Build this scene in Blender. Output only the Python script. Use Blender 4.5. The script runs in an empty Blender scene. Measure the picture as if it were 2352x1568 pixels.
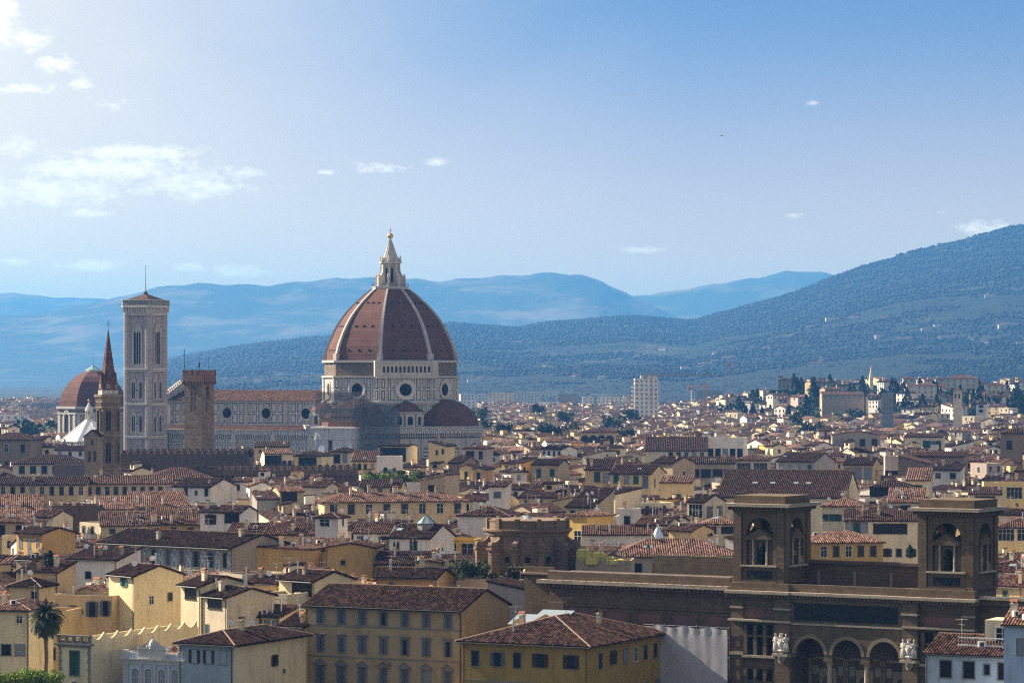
import bpy, math, random
import numpy as np
from mathutils import Vector, Matrix
RNG = random.Random(11)
np.random.seed(5)
R = math.radians
S = bpy.context.scene
COL = S.collection
# ------------------------------------------------------------------ camera
F, U0, V0, CZ = 7200.0, 1176.0, 858.0, 54.0      # focal length, centre and horizon in 2352-wide picture units; eye height (m)
cam = bpy.data.cameras.new('camera')
cam.sensor_width = 36.0
cam.lens = 36.0 * F / 2352.0
cam.shift_y = 74.0 / 2352.0
cam.clip_start = 1.0
cam.clip_end = 90000.0
camo = bpy.data.objects.new('camera', cam)
camo.location = (0, 0, CZ)
camo.rotation_euler = (R(90), 0, 0)
COL.objects.link(camo)
S.camera = camo
# ------------------------------------------------------------------ light and exposure
SUN_E, SUN_AZ = R(33), R(116)                    # elevation; angle from 'towards the viewer', turning to the west
sv = Vector((-math.sin(SUN_AZ) * math.cos(SUN_E), -math.cos(SUN_AZ) * math.cos(SUN_E), math.sin(SUN_E)))
sun = bpy.data.lights.new('sun', 'SUN')
sun.energy = 5.0
sun.angle = R(0.5)
sun.color = (1.0, 0.86, 0.68)
suno = bpy.data.objects.new('sun', sun)
suno.rotation_euler = sv.to_track_quat('Z', 'Y').to_euler()
suno.location = sv * 500
COL.objects.link(suno)
S.view_settings.view_transform = 'Standard'
S.view_settings.look = 'None'
S.view_settings.exposure = 1.24
S.view_settings.gamma = 1.0
S.cycles.max_bounces = 4
S.cycles.diffuse_bounces = 2
S.cycles.glossy_bounces = 2
S.cycles.transparent_max_bounces = 6
S.cycles.volume_bounces = 0
S.cycles.use_denoising = False
S.cycles.filter_width = 1.2


class NT:
    """small helper for writing node trees"""
    def __init__(s, tree):
        s.t = tree
        s.t.nodes.clear()

    def n(s, typ, ins=None, **props):
        nd = s.t.nodes.new(typ)
        for k, v in props.items():
            setattr(nd, k, v)
        for k, v in (ins or {}).items():
            s.set(nd.inputs[k], v)
        return nd

    def set(s, sock, v):
        if isinstance(v, bpy.types.NodeSocket):
            s.t.links.new(v, sock)
        elif isinstance(v, (tuple, list)) and len(v) == 3 and sock.type == 'RGBA':
            sock.default_value = (*v, 1.0)
        else:
            sock.default_value = v

    def m(s, op, a, b=None, c=None, clamp=False):
        nd = s.t.nodes.new('ShaderNodeMath')
        nd.operation = op
        nd.use_clamp = clamp
        for i, x in enumerate((a, b, c)):
            if x is not None:
                s.set(nd.inputs[i], x)
        return nd.outputs[0]

    def mix(s, f, a, b, blend='MIX'):
        nd = s.t.nodes.new('ShaderNodeMix')
        nd.data_type = 'RGBA'
        nd.blend_type = blend
        s.set(nd.inputs[0], f)
        s.set(nd.inputs[6], a)
        s.set(nd.inputs[7], b)
        return nd.outputs[2]

    def noise(s, vec, scale, detail=3.0, rough=0.55):
        nd = s.n('ShaderNodeTexNoise', {'Scale': scale, 'Detail': detail, 'Roughness': rough})
        if vec is not None:
            s.t.links.new(vec, nd.inputs['Vector'])
        return nd.outputs['Fac']

    def ramp(s, x, lo, hi):
        nd = s.n('ShaderNodeMapRange', {'Value': x, 'From Min': lo, 'From Max': hi})
        return nd.outputs[0]

    def vmul(s, vec, xyz):
        nd = s.n('ShaderNodeVectorMath', operation='MULTIPLY')
        s.t.links.new(vec, nd.inputs[0])
        nd.inputs[1].default_value = xyz
        return nd.outputs[0]


# ------------------------------------------------------------------ sky
def build_world():
    w = bpy.data.worlds.new('World')
    S.world = w
    w.use_nodes = True
    g = NT(w.node_tree)
    tc = g.n('ShaderNodeTexCoord')
    d = tc.outputs['Generated']
    sp = g.n('ShaderNodeSeparateXYZ', {0: d})
    x, y, z = sp.outputs
    ys = g.m('MAXIMUM', y, 0.05)
    a = g.m('DIVIDE', x, ys)
    e = g.m('DIVIDE', z, ys)
    zz = g.m('ADD', g.m('MULTIPLY', z, 2.6), 0.10)
    vec = g.n('ShaderNodeCombineXYZ', {0: x, 1: y, 2: zz}).outputs[0]
    nv = g.n('ShaderNodeVectorMath', operation='NORMALIZE')
    g.t.links.new(vec, nv.inputs[0])
    sky = g.n('ShaderNodeTexSky', sky_type='NISHITA', sun_disc=False, sun_elevation=SUN_E,
              sun_rotation=-R(64), air_density=1.0, dust_density=0.6, ozone_density=2.0)
    g.t.links.new(nv.outputs[0], sky.inputs[0])
    col = g.mix(1.0, sky.outputs[0], (.61, .715, .82), 'MULTIPLY')
    # warm veil added to the unseen sky, away from the view, for ambient fill
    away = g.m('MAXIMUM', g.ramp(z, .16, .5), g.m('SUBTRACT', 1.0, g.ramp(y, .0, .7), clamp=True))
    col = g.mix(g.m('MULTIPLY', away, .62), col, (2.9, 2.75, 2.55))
    # pale band towards the horizon and the bright veil towards the sun
    front = g.ramp(y, 0.0, 0.5)
    fh = g.m('MULTIPLY', g.m('POWER', g.m('SUBTRACT', 1.0, g.ramp(e, 0.0, 0.125)), 1.6), 0.95)
    veil_n = g.noise(g.n('ShaderNodeCombineXYZ', {0: g.m('MULTIPLY', a, 9.0), 1: g.m('MULTIPLY', e, 16.0), 2: 3.0}).outputs[0], 1.0, 4.0)
    dist = g.m('ADD', g.m('MULTIPLY', g.m('SUBTRACT', a, -0.125), 5.4), g.m('MULTIPLY', g.m('SUBTRACT', e, 0.065), 1.2))
    veil = g.m('SUBTRACT', 1.0, g.ramp(g.m('ADD', dist, g.m('MULTIPLY', g.m('SUBTRACT', veil_n, 0.5), 0.5)), -0.25, 1.0), clamp=True)
    veil = g.m('MULTIPLY', g.m('POWER', veil, 1.3), 0.8)
    col = g.mix(g.m('MULTIPLY', fh, front), col, (9.8, 6.2, 3.4))
    col = g.mix(g.m('MULTIPLY', veil, front), col, (8.0, 7.0, 5.9))
    # clouds: soft ellipses in view directions broken up by noise
    cv = g.n('ShaderNodeCombineXYZ', {0: g.m('MULTIPLY', a, 60.0), 1: g.m('MULTIPLY', e, 110.0), 2: 0.0}).outputs[0]
    warp = g.noise(cv, 1.1, 8.0, 0.66)
    fine = g.noise(cv, 3.0, 8.0, 0.66)
    tex = g.m('ADD', g.m('MULTIPLY', warp, 0.55), g.m('MULTIPLY', fine, 0.62))
    spots = [(310, 352, 150, 20, 1.05), (250, 385, 210, 34, .95), (90, 440, 190, 36, .95), (420, 425, 200, 40, .72), (560, 395, 60, 16, .85),
             (878, 384, 72, 14, .8), (746, 396, 26, 8, .85), (993, 374, 44, 11, .56), (1868, 236, 24, 12, .52), (1862, 218, 8, 12, .4),
             (1830, 494, 36, 9, .52), (2160, 490, 24, 9, .5), (2262, 522, 70, 19, .8), (190, 610, 80, 15, 1.0), (35, 601, 50, 11, .9),
             (430, 614, 34, 11, .95), (545, 624, 75, 16, .85), (1475, 573, 62, 9, .65), (5, 40, 50, 60, .9), (60, 95, 60, 34, .8), (125, 145, 60, 30, .7), (195, 195, 55, 26, .6), (255, 240, 50, 24, .45),
             (60, 205, 90, 14, .7), (190, 489, 70, 12, .7), (35, 340, 70, 40, .7), (1000, 602, 50, 8, .4)]
    total = None
    for (u, v, ru, rv, st) in spots:
        ca, ce = (u - U0) / F, (V0 - v) / F
        qa = g.m('POWER', g.m('DIVIDE', g.m('SUBTRACT', a, ca), ru / F), 2.0)
        qe = g.m('POWER', g.m('DIVIDE', g.m('SUBTRACT', e, ce), rv / F), 2.0)
        k = g.m('MULTIPLY', g.m('EXPONENT', g.m('MULTIPLY', g.m('ADD', qa, qe), -0.8)), st)
        total = k if total is None else g.m('MAXIMUM', total, k)
    dens = g.ramp(g.m('ADD', total, g.m('MULTIPLY', g.m('SUBTRACT', tex, 0.58), 3.0)), 0.36, 0.98)
    dens = g.m('MULTIPLY', dens, g.ramp(total, 0.08, 0.5), clamp=True)
    col = g.mix(g.m('MULTIPLY', g.m('MULTIPLY', dens, 0.8), front), col, (9.2, 8.5, 7.7))
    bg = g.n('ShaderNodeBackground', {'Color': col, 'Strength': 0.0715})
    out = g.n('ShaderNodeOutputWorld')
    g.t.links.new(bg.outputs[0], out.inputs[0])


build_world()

# ------------------------------------------------------------------ materials
MATS = {}


def new_mat(name, fn):
    if name in MATS:
        return MATS[name]
    m = bpy.data.materials.new(name)
    m.use_nodes = True
    g = NT(m.node_tree)
    b = g.n('ShaderNodeBsdfPrincipled')
    b.inputs['Roughness'].default_value = 0.85
    b.inputs['Specular IOR Level'].default_value = 0.25
    o = g.n('ShaderNodeOutputMaterial')
    g.t.links.new(b.outputs[0], o.inputs[0])
    fn(g, b)
    MATS[name] = m
    return m


def uvsock(g):
    return g.n('ShaderNodeUVMap').outputs[0]


def obj_coord(g):
    return g.n('ShaderNodeTexCoord').outputs['Object']


def plaster(name, rgb, stain=0.55):
    def fn(g, b):
        rnd = g.n('ShaderNodeObjectInfo').outputs['Random']
        oc = obj_coord(g)
        shift = g.n('ShaderNodeVectorMath', operation='ADD')
        g.t.links.new(oc, shift.inputs[0])
        g.t.links.new(g.n('ShaderNodeCombineXYZ', {0: g.m('MULTIPLY', rnd, 97.0), 1: g.m('MULTIPLY', rnd, 31.0), 2: 0.0}).outputs[0], shift.inputs[1])
        oc = shift.outputs[0]
        n1 = g.noise(g.vmul(oc, (.35, .35, .16)), 1.0, 6.0, .65)
        n2 = g.noise(g.vmul(oc, (1.6, 1.6, .22)), 1.0, 4.0, .6)
        n3 = g.noise(oc, 5.0, 3.0)
        dk = tuple(c * k for c, k in zip(rgb, (.52, .50, .50)))
        lt = tuple(min(.85, c * 1.12) for c in rgb)
        patch = g.noise(g.vmul(oc, (.55, .55, .4)), 1.0, 7.0, .7)
        c = g.mix(g.ramp(n1, .40, .68), lt, dk)
        c = g.mix(g.m('MULTIPLY', g.ramp(n1, .42, .70), stain), g.mix(g.ramp(n3, .3, .8), rgb, lt), c)
        c = g.mix(g.m('MULTIPLY', g.ramp(patch, .60, .66), stain * .45), c, tuple(k * .62 + .05 for k in rgb))
        c = g.mix(g.m('MULTIPLY', g.ramp(n2, .52, .78), stain * 1.1), c, dk)
        hs = g.n('ShaderNodeHueSaturation', {'Color': c, 'Value': g.m('ADD', .86, g.m('MULTIPLY', rnd, .26)), 'Saturation': g.m('ADD', .88, g.m('MULTIPLY', rnd, .2))})
        g.set(b.inputs['Base Color'], hs.outputs[0])
        bp = g.n('ShaderNodeBump', {'Strength': .25, 'Distance': .05, 'Height': n3})
        g.t.links.new(bp.outputs[0], b.inputs['Normal'])
    return new_mat(name, fn)


def plain(name, rgb, rough=.7, metal=0.0, var=.25, spec=.3):
    def fn(g, b):
        n = g.noise(obj_coord(g), 1.3, 4.0)
        c = g.mix(n, tuple(c * (1 - var) for c in rgb), tuple(min(1, c * (1 + var)) for c in rgb))
        g.set(b.inputs['Base Color'], c)
        b.inputs['Roughness'].default_value = rough
        b.inputs['Metallic'].default_value = metal
        b.inputs['Specular IOR Level'].default_value = spec
    return new_mat(name, fn)


def tile_mat(name, dark, mid, light, bias=0.0, sp=.42):
    def fn(g, b):
        uv = uvsock(g)
        s = g.n('ShaderNodeSeparateXYZ', {0: uv})
        rnd = g.n('ShaderNodeObjectInfo').outputs['Random']
        cu = g.m('FLOOR', g.m('DIVIDE', s.outputs[0], sp))
        cv = g.m('FLOOR', g.m('DIVIDE', s.outputs[1], .5))
        wn = g.n('ShaderNodeTexWhiteNoise', {'Vector': g.n('ShaderNodeCombineXYZ', {0: cu, 1: cv, 2: rnd}).outputs[0]}, noise_dimensions='3D').outputs['Value']
        oc = g.n('ShaderNodeVectorMath', operation='ADD')
        g.t.links.new(uv, oc.inputs[0])
        g.t.links.new(g.n('ShaderNodeCombineXYZ', {0: g.m('MULTIPLY', rnd, 91.0), 1: g.m('MULTIPLY', rnd, 33.0), 2: 0.0}).outputs[0], oc.inputs[1])
        n1 = g.noise(oc.outputs[0], .28, 5.0, .6)
        n2 = g.noise(oc.outputs[0], 1.6, 3.0, .6)
        t = g.m('ADD', g.m('ADD', g.m('MULTIPLY', wn, .74), g.m('MULTIPLY', n1, .36)), g.m('ADD', g.m('MULTIPLY', n2, .12), bias - .10))
        t = g.m('ADD', t, g.m('MULTIPLY', g.m('SUBTRACT', rnd, .5), .16))
        c = g.mix(g.ramp(t, .18, .58), dark, mid)
        c = g.mix(g.ramp(t, .62, 1.02), c, light)
        c = g.mix(g.m('MULTIPLY', g.ramp(n1, .62, .85), .2), c, (.055, .052, .042))
        g.set(b.inputs['Base Color'], c)
        b.inputs['Roughness'].default_value = .92
        b.inputs['Specular IOR Level'].default_value = .12
        saw = g.m('FRACT', g.m('DIVIDE', s.outputs[1], .5))
        bp = g.n('ShaderNodeBump', {'Strength': .5, 'Distance': .06, 'Height': g.m('ADD', saw, g.m('MULTIPLY', wn, .5))})
        g.t.links.new(bp.outputs[0], b.inputs['Normal'])
    return new_mat(name, fn)


def masonry(name, rgb, bw, bh, var=.35, mortar=.6, msize=.04):
    def fn(g, b):
        uv = uvsock(g)
        br = g.n('ShaderNodeTexBrick', {'Vector': uv, 'Color1': tuple(c * (1 + var) for c in rgb), 'Color2': tuple(c * (1 - var) for c in rgb),
                                       'Mortar': tuple(c * mortar for c in rgb), 'Scale': 1.0, 'Mortar Size': msize, 'Brick Width': bw, 'Row Height': bh})
        n = g.noise(g.vmul(obj_coord(g), (.5, .5, .12)), 1.0, 5.0, .65)
        n2 = g.noise(obj_coord(g), 1.1, 5.0, .65)
        c = g.mix(g.m('MULTIPLY', g.ramp(n, .45, .7), .5), br.outputs['Color'], tuple(c * .5 for c in rgb))
        c = g.mix(g.m('MULTIPLY', g.ramp(n2, .5, .8), .45), c, tuple(min(.8, c * 1.45) for c in rgb))
        g.set(b.inputs['Base Color'], c)
        b.inputs['Roughness'].default_value = .9
        bp = g.n('ShaderNodeBump', {'Strength': .4, 'Distance': .05, 'Height': g.m('ADD', br.outputs['Fac'], n2)})
        g.t.links.new(bp.outputs[0], b.inputs['Normal'])
    return new_mat(name, fn)


def panel_marble(name, cw, ch, lines, white=(.50, .47, .44), dark=(.035, .055, .05), third=None, tl=None, offs=(0., 0.)):
    """white marble sheathed in rectangular panels: dark bands at the given distances (m) from the panel border"""
    def fn(g, b):
        uv = uvsock(g)
        s = g.n('ShaderNodeSeparateXYZ', {0: uv})
        def dist(c, w, o):
            f = g.m('FRACT', g.m('DIVIDE', g.m('ADD', c, 1000.0 * w + o), w))
            return g.m('MULTIPLY', g.m('SUBTRACT', .5, g.m('ABSOLUTE', g.m('SUBTRACT', f, .5))), w)
        d = g.m('MINIMUM', dist(s.outputs[0], cw, offs[0]), dist(s.outputs[1], ch, offs[1]))
        n = g.noise(obj_coord(g), .6, 5.0, .65)
        n2 = g.noise(g.vmul(obj_coord(g), (.8, .8, .1)), 1.0, 5.0, .65)
        c = g.mix(g.ramp(n, .35, .75), white, tuple(k * .72 for k in white))
        c = g.mix(g.m('MULTIPLY', g.ramp(n2, .5, .75), .4), c, tuple(k * .5 for k in white))
        def band(lo, hi, colr, c):
            f = g.m('MULTIPLY', g.m('GREATER_THAN', d, lo), g.m('LESS_THAN', d, hi))
            return g.mix(f, c, colr)
        for lo, hi in lines:
            c = band(lo, hi, dark, c)
        for lo, hi in (tl or ()):
            c = band(lo, hi, third, c)
        g.set(b.inputs['Base Color'], c)
        b.inputs['Roughness'].default_value = .6
    return new_mat(name, fn)


def stripes(name, c1, c2, per, frac):
    def fn(g, b):
        s = g.n('ShaderNodeSeparateXYZ', {0: uvsock(g)})
        f = g.m('LESS_THAN', g.m('FRACT', g.m('DIVIDE', g.m('ADD', s.outputs[1], 100.), per)), frac)
        n = g.noise(obj_coord(g), .7, 5.0, .65)
        c = g.mix(f, g.mix(n, c1, tuple(k * .65 for k in c1)), c2)
        g.set(b.inputs['Base Color'], c)
    return new_mat(name, fn)


def leaf_mat(name, lo, hi):
    def fn(g, b):
        rnd = g.n('ShaderNodeNewGeometry').outputs['Random Per Island']
        n = g.noise(obj_coord(g), .5, 3.0)
        c = g.mix(g.ramp(g.m('ADD', g.m('MULTIPLY', rnd, .6), g.m('MULTIPLY', n, .6)), .2, 1.0), lo, hi)
        g.set(b.inputs['Base Color'], c)
        b.inputs['Roughness'].default_value = .7
    return new_mat(name, fn)


WALLC = {
    'cream': (.60, .45, .245), 'ivory': (.70, .60, .43), 'white': (.76, .70, .63), 'ochre': (.52, .33, .11), 'yellow': (.64, .40, .075), 'bright_cream': (.80, .66, .41),
    'mustard': (.40, .255, .05), 'pink': (.56, .44, .37), 'grey': (.34, .32, .29), 'brown': (.24, .18, .13), 'tan': (.46, .35, .23),
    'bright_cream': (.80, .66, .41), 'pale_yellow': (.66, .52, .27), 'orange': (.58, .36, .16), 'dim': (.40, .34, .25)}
WM = {k: plaster(k + '_plaster', v) for k, v in WALLC.items()}
WM['stone'] = masonry('brown_ashlar', (.155, .112, .072), 1.4, .55, .16, .8)
WM['brick'] = masonry('dark_brickwork', (.16, .115, .085), .5, .16, .3, .7, .03)
WM['rubble'] = masonry('brown_rubble', (.22, .165, .115), .9, .4, .4, .7, .05)
ROOFM = {
    'd': tile_mat('old_dark_tiles', (.016, .010, .009), (.060, .031, .025), (.15, .084, .064), -.06),
    'm': tile_mat('weathered_tiles', (.022, .013, .011), (.098, .050, .038), (.23, .13, .098), 0.0),
    'l': tile_mat('bright_terracotta_tiles', (.045, .024, .020), (.16, .084, .062), (.38, .235, .175), .06)}
MORTAR = plain('mortar_ridge', (.30, .20, .16), .9)
STONE_TRIM = plaster('grey_stone_trim', (.22, .205, .185))
WHITE_TRIM = plaster('white_trim', (.62, .60, .56))
PANE = plain('dark_window_glass', (.014, .015, .018), .3, 0, .4, .22)
CURTAIN = plain('curtained_glass', (.20, .23, .27), .3, 0, .5, .5)
SH_GREEN = plain('green_shutter_paint', (.02, .075, .055))
SH_TEAL = plain('teal_shutter_paint', (.03, .22, .17))
SH_BROWN = plain('brown_shutter_paint', (.055, .028, .02))
SH_GREY = plain('grey_blue_shutter_paint', (.10, .12, .145))
METAL = plain('zinc_sheet', (.50, .56, .60), .35, .6)
WHITEPAINT = plain('white_paint', (.75, .74, .72), .5)
DARKMETAL = plain('dark_metal', (.04, .04, .042), .5, .4)
BRONZE = plain('dark_bronze', (.018, .03, .03), .45, .5)
GLASSROOF = plain('greenhouse_glass', (.42, .55, .58), .12, .5)
TERRA = plain('terracotta', (.28, .11, .06), .85)


# ------------------------------------------------------------------ mesh builder
class MB:
    def __init__(s, T=None):
        s.v, s.f, s.m, s.uv = [], [], [], []
        s.T = T

    def P(s, p):
        if s.T is not None:
            p = s.T @ Vector(p)
        s.v.append((p[0], p[1], p[2]))
        return len(s.v) - 1

    def face(s, pts, mi=0, uv=None):
        s.f.append([s.P(p) for p in pts])
        s.m.append(mi)
        s.uv.append(uv)

    def idx(s, ids, mi=0, uv=None):
        s.f.append(list(ids))
        s.m.append(mi)
        s.uv.append(uv)

    def box(s, x0, x1, y0, y1, z0, z1, mi=0, bottom=True):
        c = [(x0, y0, z0), (x1, y0, z0), (x1, y1, z0), (x0, y1, z0), (x0, y0, z1), (x1, y0, z1), (x1, y1, z1), (x0, y1, z1)]
        i = [s.P(p) for p in c]
        fs = [(0, 1, 5, 4), (1, 2, 6, 5), (2, 3, 7, 6), (3, 0, 4, 7), (4, 5, 6, 7)]
        if bottom:
            fs.append((3, 2, 1, 0))
        for f in fs:
            s.idx([i[k] for k in f], mi)

    def prism(s, poly, z0, z1, mi=0, top=True, mt=None):
        n = len(poly)
        a = [s.P((p[0], p[1], z0)) for p in poly]
        b = [s.P((p[0], p[1], z1)) for p in poly]
        for k in range(n):
            j = (k + 1) % n
            s.idx((a[k], a[j], b[j], b[k]), mi)
        if top:
            s.idx(b, mi if mt is None else mt)

    def lathe(s, prof, n=12, mi=0, c=(0, 0, 0), a0=0., a1=2 * math.pi, closed=True, ph=0.):
        rows = []
        cnt = n if closed else n + 1
        for (r, z) in prof:
            rows.append([s.P((c[0] + r * math.cos(ph + a0 + (a1 - a0) * k / n), c[1] + r * math.sin(ph + a0 + (a1 - a0) * k / n), c[2] + z)) for k in range(cnt)])
        for i in range(len(rows) - 1):
            for k in range(n):
                j = (k + 1) % cnt
                s.idx((rows[i][k], rows[i][j], rows[i + 1][j], rows[i + 1][k]), mi)
        if prof[-1][0] > 1e-3 and closed:
            s.idx(rows[-1], mi)

    def tube(s, p, q, r, n=5, mi=0, r2=None):
        p, q = Vector(p), Vector(q)
        d = (q - p).normalized()
        a = d.orthogonal().normalized()
        b = d.cross(a)
        r2 = r if r2 is None else r2
        A = [s.P(p + (a * math.cos(t) + b * math.sin(t)) * r) for t in [2 * math.pi * k / n for k in range(n)]]
        B = [s.P(q + (a * math.cos(t) + b * math.sin(t)) * r2) for t in [2 * math.pi * k / n for k in range(n)]]
        for k in range(n):
            j = (k + 1) % n
            s.idx((A[k], A[j], B[j], B[k]), mi)
        s.idx(B, mi)
        s.idx(A[::-1], mi)

    def slope(s, A, B, C, D, sp=.42, hg=.12, mi=0, lift=0.0):
        """ribbed tile slope: eave A to B (seen from outside), upper edge D to C"""
        A, B, C, D = map(Vector, (A, B, C, D))
        u = (B - A).normalized()
        w = (D - A) if (D - A).length > 1e-6 else (C - A)
        n = u.cross(w).normalized()
        v = n.cross(u)
        L = (B - A).length
        uD, uC, vt = (D - A).dot(u), (C - A).dot(u), (D - A).dot(v)
        k = max(2, int(round(L / sp)))
        st = L / k
        ts, hs = [], []
        for i in range(k):
            for o, h in ((0, 0), (.28, .85), (.5, 1.), (.72, .85)):
                ts.append((i + o) * st)
                hs.append(h * hg)
        ts.append(L)
        hs.append(0)
        lo, hi, tt = [], [], []
        for t, h in zip(ts, hs):
            if t < uD - 1e-6:
                vm = vt * t / uD
            elif t > uC + 1e-6:
                vm = vt * (L - t) / max(1e-6, L - uC)
            else:
                vm = vt
            base = A + u * t + n * (h + lift)
            lo.append(s.P(base))
            hi.append(s.P(base + v * vm))
            tt.append((t, vm))
        for i in range(len(ts) - 1):
            (t0, v0), (t1, v1) = tt[i], tt[i + 1]
            s.idx((lo[i], lo[i + 1], hi[i + 1], hi[i]), mi, ((t0, 0), (t1, 0), (t1, v1), (t0, v0)))

    def plane_slab(s, A, B, C, D, th, mi=0):
        """underside and edges of a roof plane"""
        q = [Vector(p) for p in (A, B, C, D)]
        b = [p - Vector((0, 0, th)) for p in q]
        s.face([b[3], b[2], b[1], b[0]], mi)
        for i in range(4):
            j = (i + 1) % 4
            if (q[i] - q[j]).length > 1e-4:
                s.face([b[i], b[j], q[j], q[i]], mi)

    def archwall(s, x0, x1, z0, z1, holes, y0=0., y1=.6, mi=0, seg=10):
        """wall in the xz plane from y0 (front) to y1 with arched holes (cx, r, zspring, zbottom)"""
        bays, xs = [], [x0]
        hs = sorted(holes)
        for i in range(len(hs) - 1):
            xs.append((hs[i][0] + hs[i][1] + hs[i + 1][0] - hs[i + 1][1]) / 2)
        xs.append(x1)
        for y, fl in ((y0, 1), (y1, -1)):
            for i, (cx, r, zs, zb) in enumerate(hs):
                a, b = xs[i], xs[i + 1]
                pts = [(cx - r * math.cos(math.pi * k / seg), zs + r * math.sin(math.pi * k / seg)) for k in range(seg + 1)]
                Q = [[(a, z0), (cx - r, z0), (cx - r, z1), (a, z1)], [(cx + r, z0), (b, z0), (b, z1), (cx + r, z1)]]
                if zb > z0 + 1e-4:
                    Q.append([(cx - r, z0), (cx + r, z0), (cx + r, zb), (cx - r, zb)])
                for k in range(seg):
                    Q.append([pts[k], pts[k + 1], (pts[k + 1][0], z1), (pts[k][0], z1)])
                for q in Q:
                    pp = [(p[0], y, p[1]) for p in q]
                    s.face(pp if fl > 0 else pp[::-1], mi)
        for (cx, r, zs, zb) in hs:
            pts = [(cx - r, zb)] + [(cx - r * math.cos(math.pi * k / seg), zs + r * math.sin(math.pi * k / seg)) for k in range(seg + 1)] + [(cx + r, zb)]
            for k in range(len(pts)):
                p, q = pts[k], pts[(k + 1) % len(pts)]
                s.face([(p[0], y0, p[1]), (p[0], y1, p[1]), (q[0], y1, q[1]), (q[0], y0, q[1])], mi)
        s.face([(x0, y0, z0), (x0, y0, z1), (x0, y1, z1), (x0, y1, z0)], mi)
        s.face([(x1, y1, z0), (x1, y1, z1), (x1, y0, z1), (x1, y0, z0)], mi)
        s.face([(x0, y0, z1), (x1, y0, z1), (x1, y1, z1), (x0, y1, z1)], mi)

    def mesh(s, name, mats, smooth=False):
        me = bpy.data.meshes.new(name)
        if isinstance(mats, bpy.types.Material):
            mats = [mats]
        nf = len(s.f)
        co = np.array(s.v, dtype=np.float32).reshape(-1)
        lens = np.array([len(f) for f in s.f], dtype=np.int32)
        li = np.concatenate([np.array(f, dtype=np.int32) for f in s.f]) if nf else np.zeros(0, np.int32)
        me.vertices.add(len(s.v))
        me.vertices.foreach_set('co', co)
        me.loops.add(len(li))
        me.loops.foreach_set('vertex_index', li)
        me.polygons.add(nf)
        starts = np.concatenate([[0], np.cumsum(lens)[:-1]]).astype(np.int32)
        me.polygons.foreach_set('loop_start', starts)
        me.polygons.foreach_set('loop_total', lens)
        me.polygons.foreach_set('material_index', np.array(s.m, dtype=np.int32))
        for m in mats:
            me.materials.append(m)
        me.update(calc_edges=True)
        nrm = np.zeros(nf * 3, np.float32)
        me.polygons.foreach_get('normal', nrm)
        nrm = nrm.reshape(-1, 3)
        ln = np.repeat(nrm, lens, axis=0)
        P = np.array(s.v, dtype=np.float32)[li]
        t = np.stack([-ln[:, 1], ln[:, 0], np.zeros(len(ln))], 1)
        L = np.linalg.norm(t, axis=1)
        flat = L < .3
        t = t / np.maximum(L, 1e-6)[:, None]
        bt = np.cross(ln, t)
        uv = np.stack([(P * t).sum(1), (P * bt).sum(1)], 1)
        uv[flat] = P[flat][:, :2]
        for i, q in enumerate(s.uv):
            if q is not None:
                uv[starts[i]:starts[i] + lens[i]] = q
        lay = me.uv_layers.new(name='UVMap')
        lay.data.foreach_set('uv', uv.astype(np.float32).reshape(-1))
        me.polygons.foreach_set('use_smooth', np.full(nf, bool(smooth)))
        me.update()
        return me

    def build(s, name, mats, parent=None, loc=None, rz=None, smooth=False):
        return put(name, s.mesh(name, mats, smooth), parent, loc, rz)


def put(name, me, parent=None, loc=None, rz=None):
    o = bpy.data.objects.new(name, me)
    COL.objects.link(o)
    if parent is not None:
        o.parent = parent
    if loc is not None:
        o.location = loc
    if rz is not None:
        o.rotation_euler = (0, 0, rz)
    return o


def tag(o, label, cat, group=None, kind=None):
    o['label'] = label
    o['category'] = cat
    if group:
        o['group'] = group
    if kind:
        o['kind'] = kind
    return o


def thing(name, label, cat, loc=(0, 0, 0), rz=0., group=None):
    return tag(put(name, None, None, loc, rz), label, cat, group)


def structure(name, mb, mats, smooth=False):
    o = mb.build(name, mats, smooth=smooth)
    o['kind'] = 'structure'
    return o


def at(u, v, D):
    return Vector(((u - U0) * D / F, D, CZ - (v - V0) * D / F))


def mperu(D):
    return D / F
# ------------------------------------------------------------------ houses
CACHE = {}


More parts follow.
